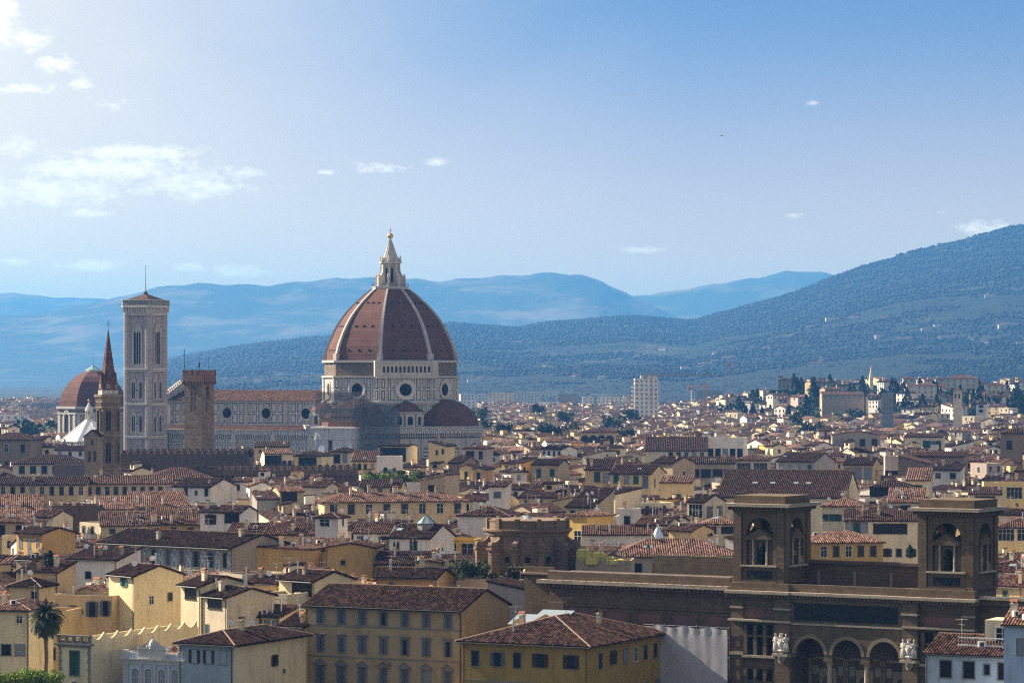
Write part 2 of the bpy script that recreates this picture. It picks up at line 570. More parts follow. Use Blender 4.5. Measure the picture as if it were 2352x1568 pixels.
def win_parts(style, w, h):
    """window pieces at the wall plane (outward is -y, origin bottom centre): list of (name, builder, material)"""
    fr, pn, sh = MB(), MB(), MB()
    trim = STONE_TRIM
    pm, sm = PANE, SH_GREEN
    b = .13
    hw = w / 2
    if style == 'a' or style == 'A':
        seg = 8
        zs = h - hw
        pts = [(hw, 0), (hw, zs)] + [(hw * math.cos(math.pi * k / seg), zs + hw * math.sin(math.pi * k / seg)) for k in range(1, seg)] + [(-hw, zs), (-hw, 0)]
        out = [(hw + .16, 0), (hw + .16, zs)] + [((hw + .16) * math.cos(math.pi * k / seg), zs + (hw + .16) * math.sin(math.pi * k / seg)) for k in range(1, seg)] + [(-hw - .16, zs), (-hw - .16, 0)]
        pn.face([(p[0], -.03, p[1]) for p in pts[::-1]])
        for k in range(len(pts) - 1):
            p, q, P, Q = pts[k], pts[k + 1], out[k], out[k + 1]
            fr.face([(p[0], -.09, p[1]), (q[0], -.09, q[1]), (Q[0], -.09, Q[1]), (P[0], -.09, P[1])][::-1])
            fr.face([(p[0], -.09, p[1]), (p[0], 0, p[1]), (q[0], 0, q[1]), (q[0], -.09, q[1])])
            fr.face([(P[0], -.09, P[1]), (Q[0], -.09, Q[1]), (Q[0], 0, Q[1]), (P[0], 0, P[1])][::-1])
        if style == 'A':
            trim = WHITE_TRIM
            pm = CURTAIN
            for x in (-hw * .33, hw * .33):
                fr.box(x - .03, x + .03, -.06, -.02, 0, h - .25)
            for z in (h * .3, h * .6):
                fr.box(-hw, hw, -.058, -.02, z, z + .05)
        return [('frame', fr, trim), ('pane', pn, pm)]
    fr.box(-hw - b, -hw, -.08, 0, 0, h)
    fr.box(hw, hw + b, -.08, 0, 0, h)
    fr.box(-hw - b, hw + b, -.08, 0, h, h + b)
    fr.box(-hw - b - .06, hw + b + .06, -.15, 0, -.12, 0)
    pn.box(-hw, hw, -.03, .0, 0, h)
    if style in 'kw':
        trim = WHITE_TRIM
        nx = 2 if style == 'k' else max(2, int(w / .9))
        for k in range(1, nx):
            x = -hw + w * k / nx
            fr.box(x - .04, x + .04, -.07, -.03, 0, h)
        fr.box(-hw, hw, -.068, -.03, h * .62, h * .62 + .07)
    elif style == 'v':
        for k in range(1, max(2, int(w / 1.1))):
            x = -hw + w * k / max(2, int(w / 1.1))
            fr.box(x - .06, x + .06, -.07, -.03, 0, h)
        trim = SH_BROWN
    elif style == 'b':
        sm = SH_BROWN
        for sx in (-1, 1):
            a, c = sorted((sx * .03, sx * hw))
            sh.box(a, c, -.06, -.03, .02, h - .02)
    elif style in 'gty':
        sm = {'g': SH_GREEN, 't': SH_TEAL, 'y': SH_GREY}[style]
        for sx in (-1, 1):
            a, c = sorted((sx * .03, sx * hw))
            sh.box(a, c, -.06, -.03, .02, h - .02)
    elif style in 'GTBY':
        sm = {'G': SH_GREEN, 'T': SH_TEAL, 'B': SH_BROWN, 'Y': SH_GREY}[style]
        for sx in (-1, 1):
            a, c = sorted((sx * (hw + b * .2), sx * (hw + hw * .95)))
            sh.box(a, c, -.13, -.085, .02, h - .02)
        if style in 'GT':
            fr.box(-.03, .03, -.06, -.03, 0, h)
            fr.box(-hw, hw, -.058, -.03, h * .55, h * .55 + .05)
    elif style in 'pPQ':        # stone aedicule with pediment
        fr.box(-hw - .3, -hw - b, -.16, 0, 0, h + .1)
        fr.box(hw + b, hw + .3, -.16, 0, 0, h + .1)
        fr.box(-hw - .45, hw + .45, -.3, 0, h + .15, h + .38)
        fr.box(-hw - .4, hw + .4, -.28, 0, -.3, -.13)
        if style in 'pQ':
            a, t = hw + .5, h + .38
            fr.face([(-a, -.28, t), (a, -.28, t), (0, -.28, t + .62)])
            fr.face([(-a, -.36, t), (0, -.36, t + .72), (0, 0, t + .72), (-a, 0, t)])
            fr.face([(0, -.36, t + .72), (a, -.36, t), (a, 0, t), (0, 0, t + .72)])
        else:
            t = h + .38
            pts = [((hw + .5) * math.cos(math.pi * (180 - k * 22.5) / 180), t + .62 * math.sin(math.pi * k * 22.5 / 180)) for k in range(9)]
            fr.face([(p[0], -.28, p[1]) for p in pts][::-1])
            for k in range(8):
                p, q = pts[k], pts[k + 1]
                fr.face([(p[0], -.36, p[1]), (q[0], -.36, q[1]), (q[0], 0, q[1]), (p[0], 0, p[1])])
        sm = SH_GREY
        if style == 'Q':
            pm = CURTAIN
        for sx in (-1, 1) if style != 'Q' else ():
            a, c = sorted((sx * .04, sx * hw))
            sh.box(a, c, -.06, -.03, .02, h - .02)
    elif style in 'eE':                        # moulded stone surround with a flat hood, grey shutters
        fr.box(-hw - .22, -hw - b, -.1, 0, 0, h + .1)
        fr.box(hw + b, hw + .22, -.1, 0, 0, h + .1)
        fr.box(-hw - .2, hw + .2, -.1, 0, h + b, h + .32)
        fr.box(-hw - .4, hw + .4, -.32, 0, h + .32, h + .48)
        sm = SH_GREY
        for sx in (-1, 1):
            a, c = sorted((sx * (.05 if style == 'e' else hw * .55), sx * hw))
            sh.box(a, c, -.06, -.03, .02, h - .02)
    elif style == 'c':
        pm = CURTAIN
    r = [('frame', fr, trim), ('pane', pn, pm)]
    if sh.f:
        r.append(('shutter', sh, sm))
    return r


def window(parent, face, x, z, w, h, style, dims, near):
    W, Dp = dims
    if face == 'F':
        loc, rz = (x, 0, z), 0
    elif face == 'B':
        loc, rz = (-x, Dp, z), math.pi
    elif face == 'R':
        loc, rz = (W / 2, x, z), math.pi / 2
    else:
        loc, rz = (-W / 2, x, z), -math.pi / 2
    key = (style, round(w, 1), round(h, 1), near)
    if key not in CACHE:
        ps = win_parts(style, w, h)
        if near:
            CACHE[key] = [(n, mb.mesh(n, m)) for n, mb, m in ps]
        else:
            M = MB()
            mats = []
            for i, (n, mb, m) in enumerate(ps):
                o = len(M.v)
                M.v += mb.v
                M.f += [[k + o for k in f] for f in mb.f]
                M.m += [i] * len(mb.f)
                M.uv += mb.uv
                mats.append(m)
            CACHE[key] = [('window', M.mesh('window', mats))]
    c = CACHE[key]
    o = put('window', c[0][1], parent, loc, rz)
    for n, me in c[1:]:
        put(n, me, o)
    return o


def chimney_mesh(k):
    key = ('chim', k)
    if key not in CACHE:
        m = MB()
        w, d, h = [(.8, .6, 1.5), (.6, .6, 1.1), (1.3, .6, 1.3), (.7, .7, 2.0)][k]
        m.box(-w / 2, w / 2, -d / 2, d / 2, -.7, h, 0)
        m.box(-w / 2 - .1, w / 2 + .1, -d / 2 - .1, d / 2 + .1, h, h + .1, 0)
        for sx in (-1, 1):
            for sy in (-1, 1):
                m.box(sx * (w / 2 - .08) - .06, sx * (w / 2 - .08) + .06, sy * (d / 2 - .08) - .06, sy * (d / 2 - .08) + .06, h + .1, h + .4, 0)
        t = h + .4
        if k == 3:
            m.box(-w / 2 - .1, w / 2 + .1, -d / 2 - .1, d / 2 + .1, t, t + .1, 1)
        else:
            a = d / 2 + .15
            m.face([(-w / 2 - .15, -a, t), (w / 2 + .15, -a, t), (w / 2 + .15, 0, t + .3), (-w / 2 - .15, 0, t + .3)], 1)
            m.face([(w / 2 + .15, a, t), (-w / 2 - .15, a, t), (-w / 2 - .15, 0, t + .3), (w / 2 + .15, 0, t + .3)], 1)
            m.face([(-w / 2 - .15, a, t), (w / 2 + .15, a, t), (w / 2 + .15, -a, t), (-w / 2 - .15, -a, t)], 1)
        CACHE[key] = m.mesh('chimney', [WM['tan'] if k % 2 else WM['ivory'], TERRA])
    return CACHE[key]


def gadget_mesh(kind):
    if kind not in CACHE:
        m = MB()
        if kind == 'd' or kind == 'D':
            a = Matrix.Translation((0, -.15, 1.1)) @ Matrix.Rotation(R(62), 4, 'X')
            m.T = a
            m.lathe([(0.02, 0), (.25, .03), (.42, .1), (.5, .17)], 12, 0)
            m.lathe([(.5, .165), (.42, .09), (.25, .02), (0.02, -.01)], 12, 0)
            m.T = None
            m.tube((0, 0, -.3), (0, 0, 1.1), .035, 5, 1)
            m.tube((0, -.15, .95), (0, -.75, 1.3), .02, 4, 1)
            mats = [WHITEPAINT if kind == 'd' else TERRA, DARKMETAL]
            nm = 'satellite_dish'
        elif kind == 'a':
            m.tube((0, 0, -.3), (0, 0, 3.2), .04, 4, 0)
            m.tube((-.9, 0, 3.0), (.9, 0, 3.0), .03, 4, 0)
            for k in range(5):
                m.tube((-.8 + k * .4, -.4, 3.0), (-.8 + k * .4, .4, 3.0), .025, 4, 0)
            m.tube((0, -.6, 2.3), (0, .6, 2.3), .03, 4, 0)
            mats = [plain('galvanised_mast', (.35, .34, .33), .5, .5)]
            nm = 'antenna'
        elif kind == 'x':
            m.box(-.5, .5, -.2, .2, .1, .85, 0)
            m.lathe([(.28, 0), (.28, .02)], 12, 1)
            m.box(-.25, .25, -.21, -.2, .2, .72, 1)
            m.box(-.4, -.3, -.2, .2, -.2, .1, 1)
            m.box(.3, .4, -.2, .2, -.2, .1, 1)
            mats = [WHITEPAINT, DARKMETAL]
            nm = 'air_conditioner'
        elif kind == 'k':
            m.box(-.7, .7, -.55, .55, -.1, .14, 1)
            m.box(-.62, .62, -.47, .47, .14, .17, 0)
            mats = [GLASSROOF, METAL]
            nm = 'skylight'
        elif kind == 'v':
            m.tube((0, 0, -.3), (0, 0, 1.9), .13, 8, 0)
            m.tube((0, 0, 1.9), (0, 0, 2.05), .2, 8, 0)
            mats = [METAL]
            nm = 'flue_pipe'
        CACHE[kind] = (nm, m.mesh(nm, mats))
    return CACHE[kind]


def roof_planes(w, d, h, roof, p, ov):
    W, s = w / 2 + ov, .3
    zo = h - ov * p
    if roof == 'g':
        z = h + p * d / 2
        a = w / 2 + s
        return [((-a, -ov, zo), (a, -ov, zo), (a, d / 2, z), (-a, d / 2, z)), ((a, d + ov, zo), (-a, d + ov, zo), (-a, d / 2, z), (a, d / 2, z))], [((-a, d / 2, z), (a, d / 2, z))]
    if roof == 'e':
        z = h + p * w / 2
        return [((-W, d + s, zo), (-W, -s, zo), (0, -s, z), (0, d + s, z)), ((W, -s, zo), (W, d + s, zo), (0, d + s, z), (0, -s, z))], [((0, -s, z), (0, d + s, z))]
    if roof == 'h':
        if w >= d:
            z = h + p * d / 2
            r0, r1 = (-w / 2 + d / 2, d / 2, z), (w / 2 - d / 2, d / 2, z)
            c = [(-W, -ov, zo), (W, -ov, zo), (W, d + ov, zo), (-W, d + ov, zo)]
            return [(c[0], c[1], r1, r0), (c[1], c[2], r1, r1), (c[2], c[3], r0, r1), (c[3], c[0], r0, r0)], [(r0, r1), (c[0], r0), (c[1], r1), (c[2], r1), (c[3], r0)]
        z = h + p * w / 2
        r0, r1 = (0, w / 2, z), (0, d - w / 2, z)
        c = [(-W, -ov, zo), (W, -ov, zo), (W, d + ov, zo), (-W, d + ov, zo)]
        return [(c[0], c[1], r0, r0), (c[1], c[2], r1, r0), (c[2], c[3], r1, r1), (c[3], c[0], r0, r1)], [(r0, r1), (c[0], r0), (c[1], r0), (c[2], r1), (c[3], r1)]
    if roof == 's':
        z = h + p * d
        a = w / 2 + s
        return [((-a, -ov, zo), (a, -ov, zo), (a, d + .2, z + .2 * p), (-a, d + .2, z + .2 * p))], []
    if roof == 'q':
        z = h + p * (w + .2)
        return [((-W, d + s, zo), (-W, -s, zo), (w / 2 + .2, -s, z), (w / 2 + .2, d + s, z))], []
    if roof == 'r':
        z = h + p * (w + .2)
        return [((W, -s, zo), (W, d + s, zo), (-w / 2 - .2, d + s, z), (-w / 2 - .2, -s, z))], []
    return [], []


def roof_z(x, y, w, d, h, roof, p):
    if roof == 'g':
        return h + p * (d / 2 - abs(y - d / 2))
    if roof == 'e':
        return h + p * (w / 2 - abs(x))
    if roof == 'h':
        return h + p * max(0, min(w / 2 - abs(x), d / 2 - abs(y - d / 2), d / 2, w / 2))
    if roof == 's':
        return h + p * y
    if roof == 'q':
        return h + p * (x + w / 2)
    if roof == 'r':
        return h + p * (w / 2 - x)
    return h - .8


def wall_geo(M, w, d, h, roof, p, mi=0, z0=0.):
    e = .06
    a = w / 2
    def q(pts):
        M.face(pts, mi)
    t = h - e
    if roof == 'f':
        M.box(-a, a, 0, d, z0, h - .8, mi, False)
        k = .3
        M.box(-a, a, -.02, k, h - .82, h, mi)
        M.box(-a, a, d - k, d + .02, h - .82, h, mi)
        M.box(-a - .02, -a + k, k, d - k, h - .82, h + .01, mi)
        M.box(a - k, a + .02, k, d - k, h - .82, h + .01, mi)
        return
    zf = zb = zl = zr = t
    if roof == 's':
        zb = t + p * d
    q([(-a, 0, z0), (a, 0, z0), (a, 0, t if roof != 'q' and roof != 'r' else (t + p * w if roof == 'q' else t)), (-a, 0, t + p * w if roof == 'r' else t)] + ([] if roof != 'e' else []))
    if roof == 'e':
        q([(-a, 0, t), (a, 0, t), (0, 0, t + p * a)])
        q([(a, d, t), (-a, d, t), (0, d, t + p * a)])
    q([(a, d, z0), (-a, d, z0), (-a, d, t + p * w if roof == 'r' else zb), (a, d, t + p * w if roof == 'q' else zb)])
    ra = t + p * w if roof == 'q' else t
    la = t + p * w if roof == 'r' else t
    if roof == 's':
        q([(a, 0, z0), (a, d, z0), (a, d, zb), (a, 0, t)])
        q([(-a, d, z0), (-a, 0, z0), (-a, 0, t), (-a, d, zb)])
    elif roof == 'g':
        q([(a, 0, z0), (a, d, z0), (a, d, t), (a, d / 2, t + p * d / 2), (a, 0, t)])
        q([(-a, d, z0), (-a, 0, z0), (-a, 0, t), (-a, d / 2, t + p * d / 2), (-a, d, t)])
    else:
        q([(a, 0, z0), (a, d, z0), (a, d, ra), (a, 0, ra)])
        q([(-a, d, z0), (-a, 0, z0), (-a, 0, la), (-a, d, la)])


def roof_geo(M, w, d, h, roof, p, ov, sp, hg, mi=0, mr=1, ribs=True):
    if roof == 'f':
        M.face([(-w / 2 + .3, .3, h - .79), (w / 2 - .3, .3, h - .79), (w / 2 - .3, d - .3, h - .79), (-w / 2 + .3, d - .3, h - .79)], mi)
        return
    pl, rd = roof_planes(w, d, h, roof, p, ov)
    for A, B, C, D in pl:
        if ribs:
            M.slope(A, B, C, D, sp, hg, mi, .01)
        else:
            M.face([A, B, C, D] if C != D else [A, B, C], mi)
        M.plane_slab(A, B, C, D, .2, mi)
    if ribs:
        for a, b in rd:
            M.tube(Vector(a) + Vector((0, 0, .06)), Vector(b) + Vector((0, 0, .06)), .17, 5, mr)


ALT = {'o': 'ck', 'B': 'ob', 'g': 'Go', 'y': 'Yo', 'Y': 'yo', 'G': 'go', 'k': 'co', 'c': 'og', 'e': 'EE', 'p': 'QQ'}
HB = []          # registry of houses for the fill: picture extent, distance, reference phrase
TERRACE = plain('terrace_floor', (.22, .14, .11), .9)


def make_house(label, loc, rz, w, d, h, roof, wall, rt, wins=(), ext='', pitch=.3, ov=.55, cat='house', name='house', near=False, group=None, sp=.42, seed=0):
    rg = random.Random(seed)
    t = thing(name, label, cat, loc, rz, group)
    m = MB()
    wall_geo(m, w, d, h, roof, pitch)
    m.build('wall', WM[wall] if isinstance(wall, str) else wall, t)
    if loc[1] < 640 and roof in 'gehs' and w > 4 and not name == 'palazzo':
        m = MB()
        for x in ((-w / 2 + .2, w / 2 - .2) if w > 9 else (w / 2 - .2,)):
            m.tube((x, -.12, 2), (x, -.12, h - .9), .06, 5)
            m.tube((x, -.12, h - .9), (x, -ov + .05, h - .35), .06, 5)
        if roof in 'ghs':
            m.tube((-w / 2 - ov * (roof == 'h'), -ov - .08, h - ov * pitch - .1), (w / 2 + ov * (roof == 'h'), -ov - .08, h - ov * pitch - .1), .09, 5)
        m.build('drainpipe', DARKMETAL, t)
    r = MB()
    roof_geo(r, w, d, h, roof, pitch, ov, sp, sp * .46)
    ro = r.build('terrace_deck' if roof == 'f' else 'roof', [TERRACE, MORTAR] if roof == 'f' else [ROOFM[rt], MORTAR], t)
    for (face, n, st, ww, wh, drop, *rest) in wins:
        span = w if face in 'FB' else d
        lo, hi = rest[0] if rest else (0., 1.)
        for k in range(n):
            f = lo + (hi - lo) * (k + .5) / n
            x = -w / 2 + w * f if face in 'FB' else d * f
            sw = st
            if n > 1 and st in ALT and rg.random() < .3:
                sw = rg.choice(ALT[st])
            window(t, face, x, h - drop - wh, ww, wh, sw, (w, d), near)
    ext = ext + (''.join(rg.choice('avdvaax') for _ in range(3)) if roof != 'f' and loc[1] < 900 and name == 'house' else '')
    for c in ext:
        x, y = rg.uniform(-.42, .42) * w, rg.uniform(.12, .62) * d
        if c in 'cCb':
            put('chimney', chimney_mesh({'c': rg.choice((0, 1)), 'C': 2, 'b': 3}[c]), ro, (x, y, roof_z(x, y, w, d, h, roof, pitch)), rg.choice((0, math.pi / 2)))
        elif c == 'A':
            m2 = MB()
            a, b_, hh = rg.uniform(1.1, 2.0), rg.uniform(1.0, 1.7), rg.uniform(1.6, 2.6)
            z = roof_z(x, y, w, d, h, roof, pitch)
            m2.box(x - a, x + a, y - b_, y + b_, z - 1.2, z + hh, 0)
            m2.box(x - a * .5, x + a * .4, y - b_ - .04, y - b_, z + hh - 1.5, z + hh - .4, 2)
            m2.slope((x - a - .3, y - b_ - .35, z + hh), (x + a + .3, y - b_ - .35, z + hh), (x + a + .3, y + b_ + .2, z + hh + .5), (x - a - .3, y + b_ + .2, z + hh + .5), sp, sp * .4, 1, .02)
            m2.plane_slab((x - a - .3, y - b_ - .35, z + hh), (x + a + .3, y - b_ - .35, z + hh), (x + a + .3, y + b_ + .2, z + hh + .5), (x - a - .3, y + b_ + .2, z + hh + .5), .15, 1)
            m2.build('roof_cabin', [WM[rg.choice(('ivory', 'white', 'cream', 'pale_yellow'))], ROOFM[rt], PANE], ro)
        elif c == 'k':
            nm, me = gadget_mesh('k')
            o = put(nm, me, ro, (x, d * .25, roof_z(x, d * .25, w, d, h, roof, pitch) + .1))
            if roof in 'gsh':
                o.rotation_euler = (math.atan(pitch), 0, 0)
        else:
            nm, me = gadget_mesh(c)
            put(nm, me, t, (x, y, roof_z(x, y, w, d, h, roof, pitch)), -rz + R(rg.uniform(-10, 40)))
    return t, ro


def H(label, x0, x1, ye, h, d, rot, roof, wall, rt='d', wins=(), ext='', pitch=.3, cat='house', name='house', ov=.55, vis=30, D=None):
    if D is None:
        D = F * (CZ - h) / (ye - V0)
    a, b = (label.split('|') + [''])[:2]
    uc = (x0 + x1) / 2
    w = (x1 - x0) * D / F / max(.3, math.cos(R(rot) + math.atan((uc - U0) / F)))
    P = at(uc, ye, D)
    sp = .40 if D < 620 else (.5 if D < 900 else .7)
    t, ro = make_house(a + b, (P.x, P.y, 0), R(rot), w, d, h, roof, wall, rt, wins, ext, pitch, ov, cat, name, D < 560, None, sp, len(HB))
    sx = abs(math.sin(R(rot))) * d * F / D
    u0, u1 = (x0, x1 + sx) if rot < 0 else (x0 - sx, x1)
    HB.append(dict(u0=u0, u1=u1, ye=ye, D=D, ref=a, vis=vis, h=h, c=(P.x + d / 2 * math.sin(-R(rot)), P.y + d / 2 * math.cos(R(rot))), r=.5 * math.hypot(w, d), w=w))
    return t, ro, w, D
# ------------------------------------------------------------------ houses one can point to
# front row along the river
pal, pal_roof, palw, palD = H('cream palazzo with seven grey stone window bays| and a wide dark tiled roof, shaded front', 700, 1059, 1392, 18, 15.5, -27, 'g', plaster('palazzo_render', (.47, .345, .175)), 'd',
  [('F', 7, 'e', 1.15, 2.0, .9, (.03, .98)), ('F', 7, 'e', 1.15, 2.3, 5.0, (.03, .98)), ('F', 7, 'p', 1.15, 2.6, 9.6, (.03, .98))], '', .34, 'palazzo', 'palazzo', .9)
m = MB()
for z in (18 - 3.35, 18 - 8.15):
    m.box(-palw / 2 + .02, palw / 2 - .02, -.1, 0, z, z + .22)
m.build('string_course', STONE_TRIM, pal)
m = MB()
for x in (-palw / 2 + .25, palw / 2 - .2):
    m.tube((x, -.15, 5), (x, -.15, 17.0), .08, 6)
    m.tube((x, -.15, 17.0), (x, -.8, 17.6), .08, 6)
m.tube((-palw / 2 - .3, -.95, 17.68), (palw / 2 + .3, -.95, 17.68), .11, 6)
m.build('drainpipe', DARKMETAL, pal)
m = MB()
m.lathe([(.1, -.6), (.42, -.2), (.5, .3), (.3, .6), (.1, .75)], 10, 0, (.8, -.15, 18 - 8.9))
m.lathe([(.05, -.3), (.25, 0), (.05, .3)], 6, 0, (.2, -.15, 18 - 8.9))
m.lathe([(.05, -.3), (.25, 0), (.05, .3)], 6, 0, (1.4, -.15, 18 - 8.9))
m.build('crest', STONE_TRIM, pal)
och, och_roof, ochw, ochD = H('mustard corner house with a hipped roof| half dark and half orange, dark shutters', 1062, 1348, 1474, 14.5, 27, -27, 'h', 'mustard', 'm',
  [('F', 1, 'o', 1.2, 2.2, 1.6, (.0, .2)), ('F', 1, 'Y', 1.2, 2.0, 1.7, (.2, .36)), ('F', 1, 'o', 1.2, 2.2, 1.6, (.38, .5)), ('F', 1, 'B', 1.3, 2.0, 1.6, (.5, .75)), ('F', 1, 'B', 1.3, 2.0, 1.6, (.76, .98)),
   ('R', 1, 'o', 1.2, 2.1, 1.6, (.1, .22)), ('R', 1, 'B', 1.2, 2.0, 1.5, (.25, .4)), ('R', 4, 'o', 1.2, 2.1, 1.6, (.42, .95)),
   ('F', 5, 'p', 1.0, 1.8, 8.2, (.02, .98)), ('R', 6, 'p', .9, 1.8, 8.0, (.08, .97))], 'cc', .30, ov=.9)
m = MB()
m.box(-ochw / 2, ochw / 2, -.06, 0, 8.4, 8.65)
m.build('string_course', STONE_TRIM, och)
for x0, x1, y0, y1, z, dz in ((-4.6, .2, 11.5, 16, 16.6, 1.5), (-8.8, -5.4, 12.5, 16, 16.0, 1.3)):
    m = MB()
    m.box(x0, x1, y0, y1, 13, z, 0)
    m.face([(x0, y0, z), (x1, y0, z), (x1 - 0.0, y0, z), ((x0 + x1) / 2, y0, z + dz * .8)], 0)
    m.face([(x0 - .3, y0 - .3, z), (x1 + .3, y0 - .3, z - .02), (x1 + .3, y1, z + dz), (x0 - .3, y1, z + dz)], 1)
    m.face([(x0 - .3, y1, z + dz), (x1 + .3, y1, z + dz), (x1 + .3, y1, z), (x0 - .3, y1, z)], 0)
    m.build('skylight_lantern', [WM['yellow'], METAL], och_roof)
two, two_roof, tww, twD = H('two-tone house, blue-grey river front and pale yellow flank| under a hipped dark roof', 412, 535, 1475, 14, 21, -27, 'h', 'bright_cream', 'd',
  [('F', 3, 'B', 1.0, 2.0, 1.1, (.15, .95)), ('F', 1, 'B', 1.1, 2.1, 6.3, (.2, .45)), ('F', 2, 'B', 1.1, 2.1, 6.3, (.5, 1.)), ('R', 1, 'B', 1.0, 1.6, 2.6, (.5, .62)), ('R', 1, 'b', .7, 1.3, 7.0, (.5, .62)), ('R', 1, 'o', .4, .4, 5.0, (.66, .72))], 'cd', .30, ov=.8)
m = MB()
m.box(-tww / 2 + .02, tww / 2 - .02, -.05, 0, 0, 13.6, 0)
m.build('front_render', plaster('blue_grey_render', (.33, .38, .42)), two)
vil, _, viw, viD = H('small blue-white villa with four tall arched windows| and a crested parapet', 282, 421, 1500, 12, 11, -25, 'f', plaster('blue_white_render', (.50, .56, .66)), 'd',
  [('F', 4, 'A', 1.15, 3.6, 2.3, (.1, .97))], 'xD', ov=.5)
m = MB()
a = viw / 2
m.box(-a - .4, a + .4, -.5, 0, 11.0, 11.25)
m.box(-a - .2, a + .2, -.25, 0, 10.75, 11.0)
for k in range(5):
    x = -a * .84 + a * 1.82 * k / 4
    m.box(x - .16, x + .16, -.2, 0, 6, 10.3)
    m.box(x - .24, x + .24, -.26, 0, 10.1, 10.4)
m.box(-a, a, -.14, 0, 10.4, 10.75)
for x in (-a * .92, a * .92):
    m.box(x - .45, x + .45, -.3, .5, 11.25, 12.4)
m.box(-a * .45, a * .45, -.3, .2, 11.25, 12.6)
m.box(-a * .5, a * .5, -.4, .25, 12.6, 12.8)
m.face([(-a * .45, -.35, 12.8), (a * .45, -.35, 12.8), (a * .1, -.35, 13.9), (-a * .1, -.35, 13.9)])
m.face([(a * .45, -.1, 12.8), (-a * .45, -.1, 12.8), (-a * .1, -.1, 13.9), (a * .1, -.1, 13.9)])
m.lathe([(.5, 0), (.62, .5), (.5, 1.0), (.22, 1.4), (.05, 1.5)], 12, 0, (0, -.1, 12.7))
for s in (-1, 1):
    m.lathe([(.1, 0), (.34, .2), (.3, .5), (.1, .7)], 8, 0, (s * .85, -.1, 12.75))
m.build('ornate_parapet', WHITE_TRIM, vil)
nar, _, naw, naD = H('narrow cream house with rusticated corners and a grey balustrade| over dark green shutters', 136, 207, 1470, 13.8, 30, -27, 'f', 'bright_cream', 'd',
  [('F', 1, 'g', 1.7, 3.7, 1.6, (.35, .65)), ('F', 1, 'p', 1.5, 3.4, 7.2, (.35, .65))], '')
m = MB()
a = naw / 2
m.box(-a - .5, a + .5, -.6, .3, 13.1, 13.4)
m.box(-a - .2, a + .2, -.3, 0, 12.8, 13.1)
for k in range(5):
    x = -a + 2 * a * k / 4
    m.box(x - .18, x + .18, -.35, 0.05, 13.4, 14.5)
for k in range(26):
    x = -a + 2 * a * (k + .5) / 26
    m.tube((x, -.15, 13.4), (x, -.15, 14.4), .06, 5)
m.box(-a - .25, a + .25, -.42, .1, 14.4, 14.62)
for sx in (-1, 1):
    for k in range(20):
        x = sx * a
        hw = .38 if k % 2 else .5
        m.box(x - (hw if sx > 0 else .06), x + (hw if sx < 0 else .06), -.09, 0, .5 + k * .62, .5 + k * .62 + .54)
m.build('balustrade_and_quoins', STONE_TRIM, nar)
m = MB()
n = 8
L = 29.5
for k in range(n):
    for j in range(8):
        y0, y1 = L * (k + j / 8) / n, L * (k + (j + 1) / 8) / n
        f0, f1 = 1 - math.sin(math.pi * j / 8), 1 - math.sin(math.pi * (j + 1) / 8)
        pts = [(y0, 13.75), (y1, 13.75), (y1, 13.9 + f1 * 1.0), (y0, 13.9 + f0 * 1.0)]
        m.face([(a + .03, p[0], p[1]) for p in pts])
        m.face([(a - .25, p[0], p[1]) for p in pts[::-1]])
        m.face([(a + .03, y0, pts[3][1]), (a + .03, y1, pts[2][1]), (a - .25, y1, pts[2][1]), (a - .25, y0, pts[3][1])])
m.build('scalloped_parapet', WM['bright_cream'], nar)
rw, rw_roof, rww, rwD = H('blue-white house with dark square windows| and a roof terrace with a white railing', 2126, 2420, 1503, 17.0, 14, -25, 'g', plaster('pale_blue_render', (.46, .53, .60)), 'm',
  [('F', 1, 'o', 1.5, 2.2, 1.0, (.08, .24)), ('F', 1, 'o', 1.5, 2.2, 1.0, (.28, .4)), ('F', 1, 'o', .7, 1.3, 1.3, (.44, .52)), ('F', 2, 'o', 1.5, 2.2, 1.0, (.54, .82)), ('F', 4, 'o', 1.5, 2.2, 6.2, (.08, .9))], 'v', .28)
m = MB()
m.box(-2.0, 4.0, 4.6, 9.6, 16, 21.2, 0)
m.box(-1.8, 3.8, 4.8, 9.4, 21.2, 21.25, 0)
m.build('roof_cabin', WM['ivory'], rw)
window(rw, 'F', .4, 18.2, 1.6, 2.0, 'k', (rww, 14), True).location.y = 4.6
m = MB()
for k in range(24):
    m.tube((-5 + k * .42, 2.6, 17.3), (-5 + k * .42, 2.6, 18.9), .03, 4)
m.box(-5.1, 4.8, 2.5, 2.7, 18.85, 19.0)
m.box(-5.1, 4.8, 2.45, 2.75, 17.5, 18.0)
m.build('terrace_railing', WHITEPAINT, rw)
H('blue-white annex with a steep red tiled roof| beside the white roof cabin', 2306, 2400, 1432, 21.6, 4, -25, 's', plaster('sky_blue_render', (.42, .52, .66)), 'l', [('F', 1, 'c', 1.4, 2., 2.0, (.3, .6))], 'c', .42)

# left bank of roofs in front
H('yellow house beside the palm| with a sunlit pantile roof', -30, 66, 1399, 17, 12, -10, 'h', 'bright_cream', 'l', [('F', 1, 'k', .9, 1.1, 1.0, (.6, .95)), ('F', 2, 'o', 1.5, 1.7, 5.5, (.3, .95))], 'c', .3)
H('grey-striped cream wing behind the palm', 64, 140, 1404, 14.5, 10, -12, 'f', 'cream', 'd', [('F', 2, 'o', .9, 1.9, 1.5), ('F', 2, 'o', .9, 1.9, 6.)])
H('small cream house with a pyramid roof| and one dark window', 22, 90, 1344, 19, 6.5, -15, 'h', 'cream', 'd', [('F', 1, 'o', .9, 1.1, 1.0, (.7, .95))], '', .38)
H('dim ochre house with a leafy roof terrace', 40, 132, 1312, 20, 7, -18, 's', 'tan', 'd', [('F', 1, 'o', 1., 2., 1.4, (.55, .75)), ('F', 1, 'c', 1.2, 1.6, 1.3, (.8, 1.))], 'cc', .2)
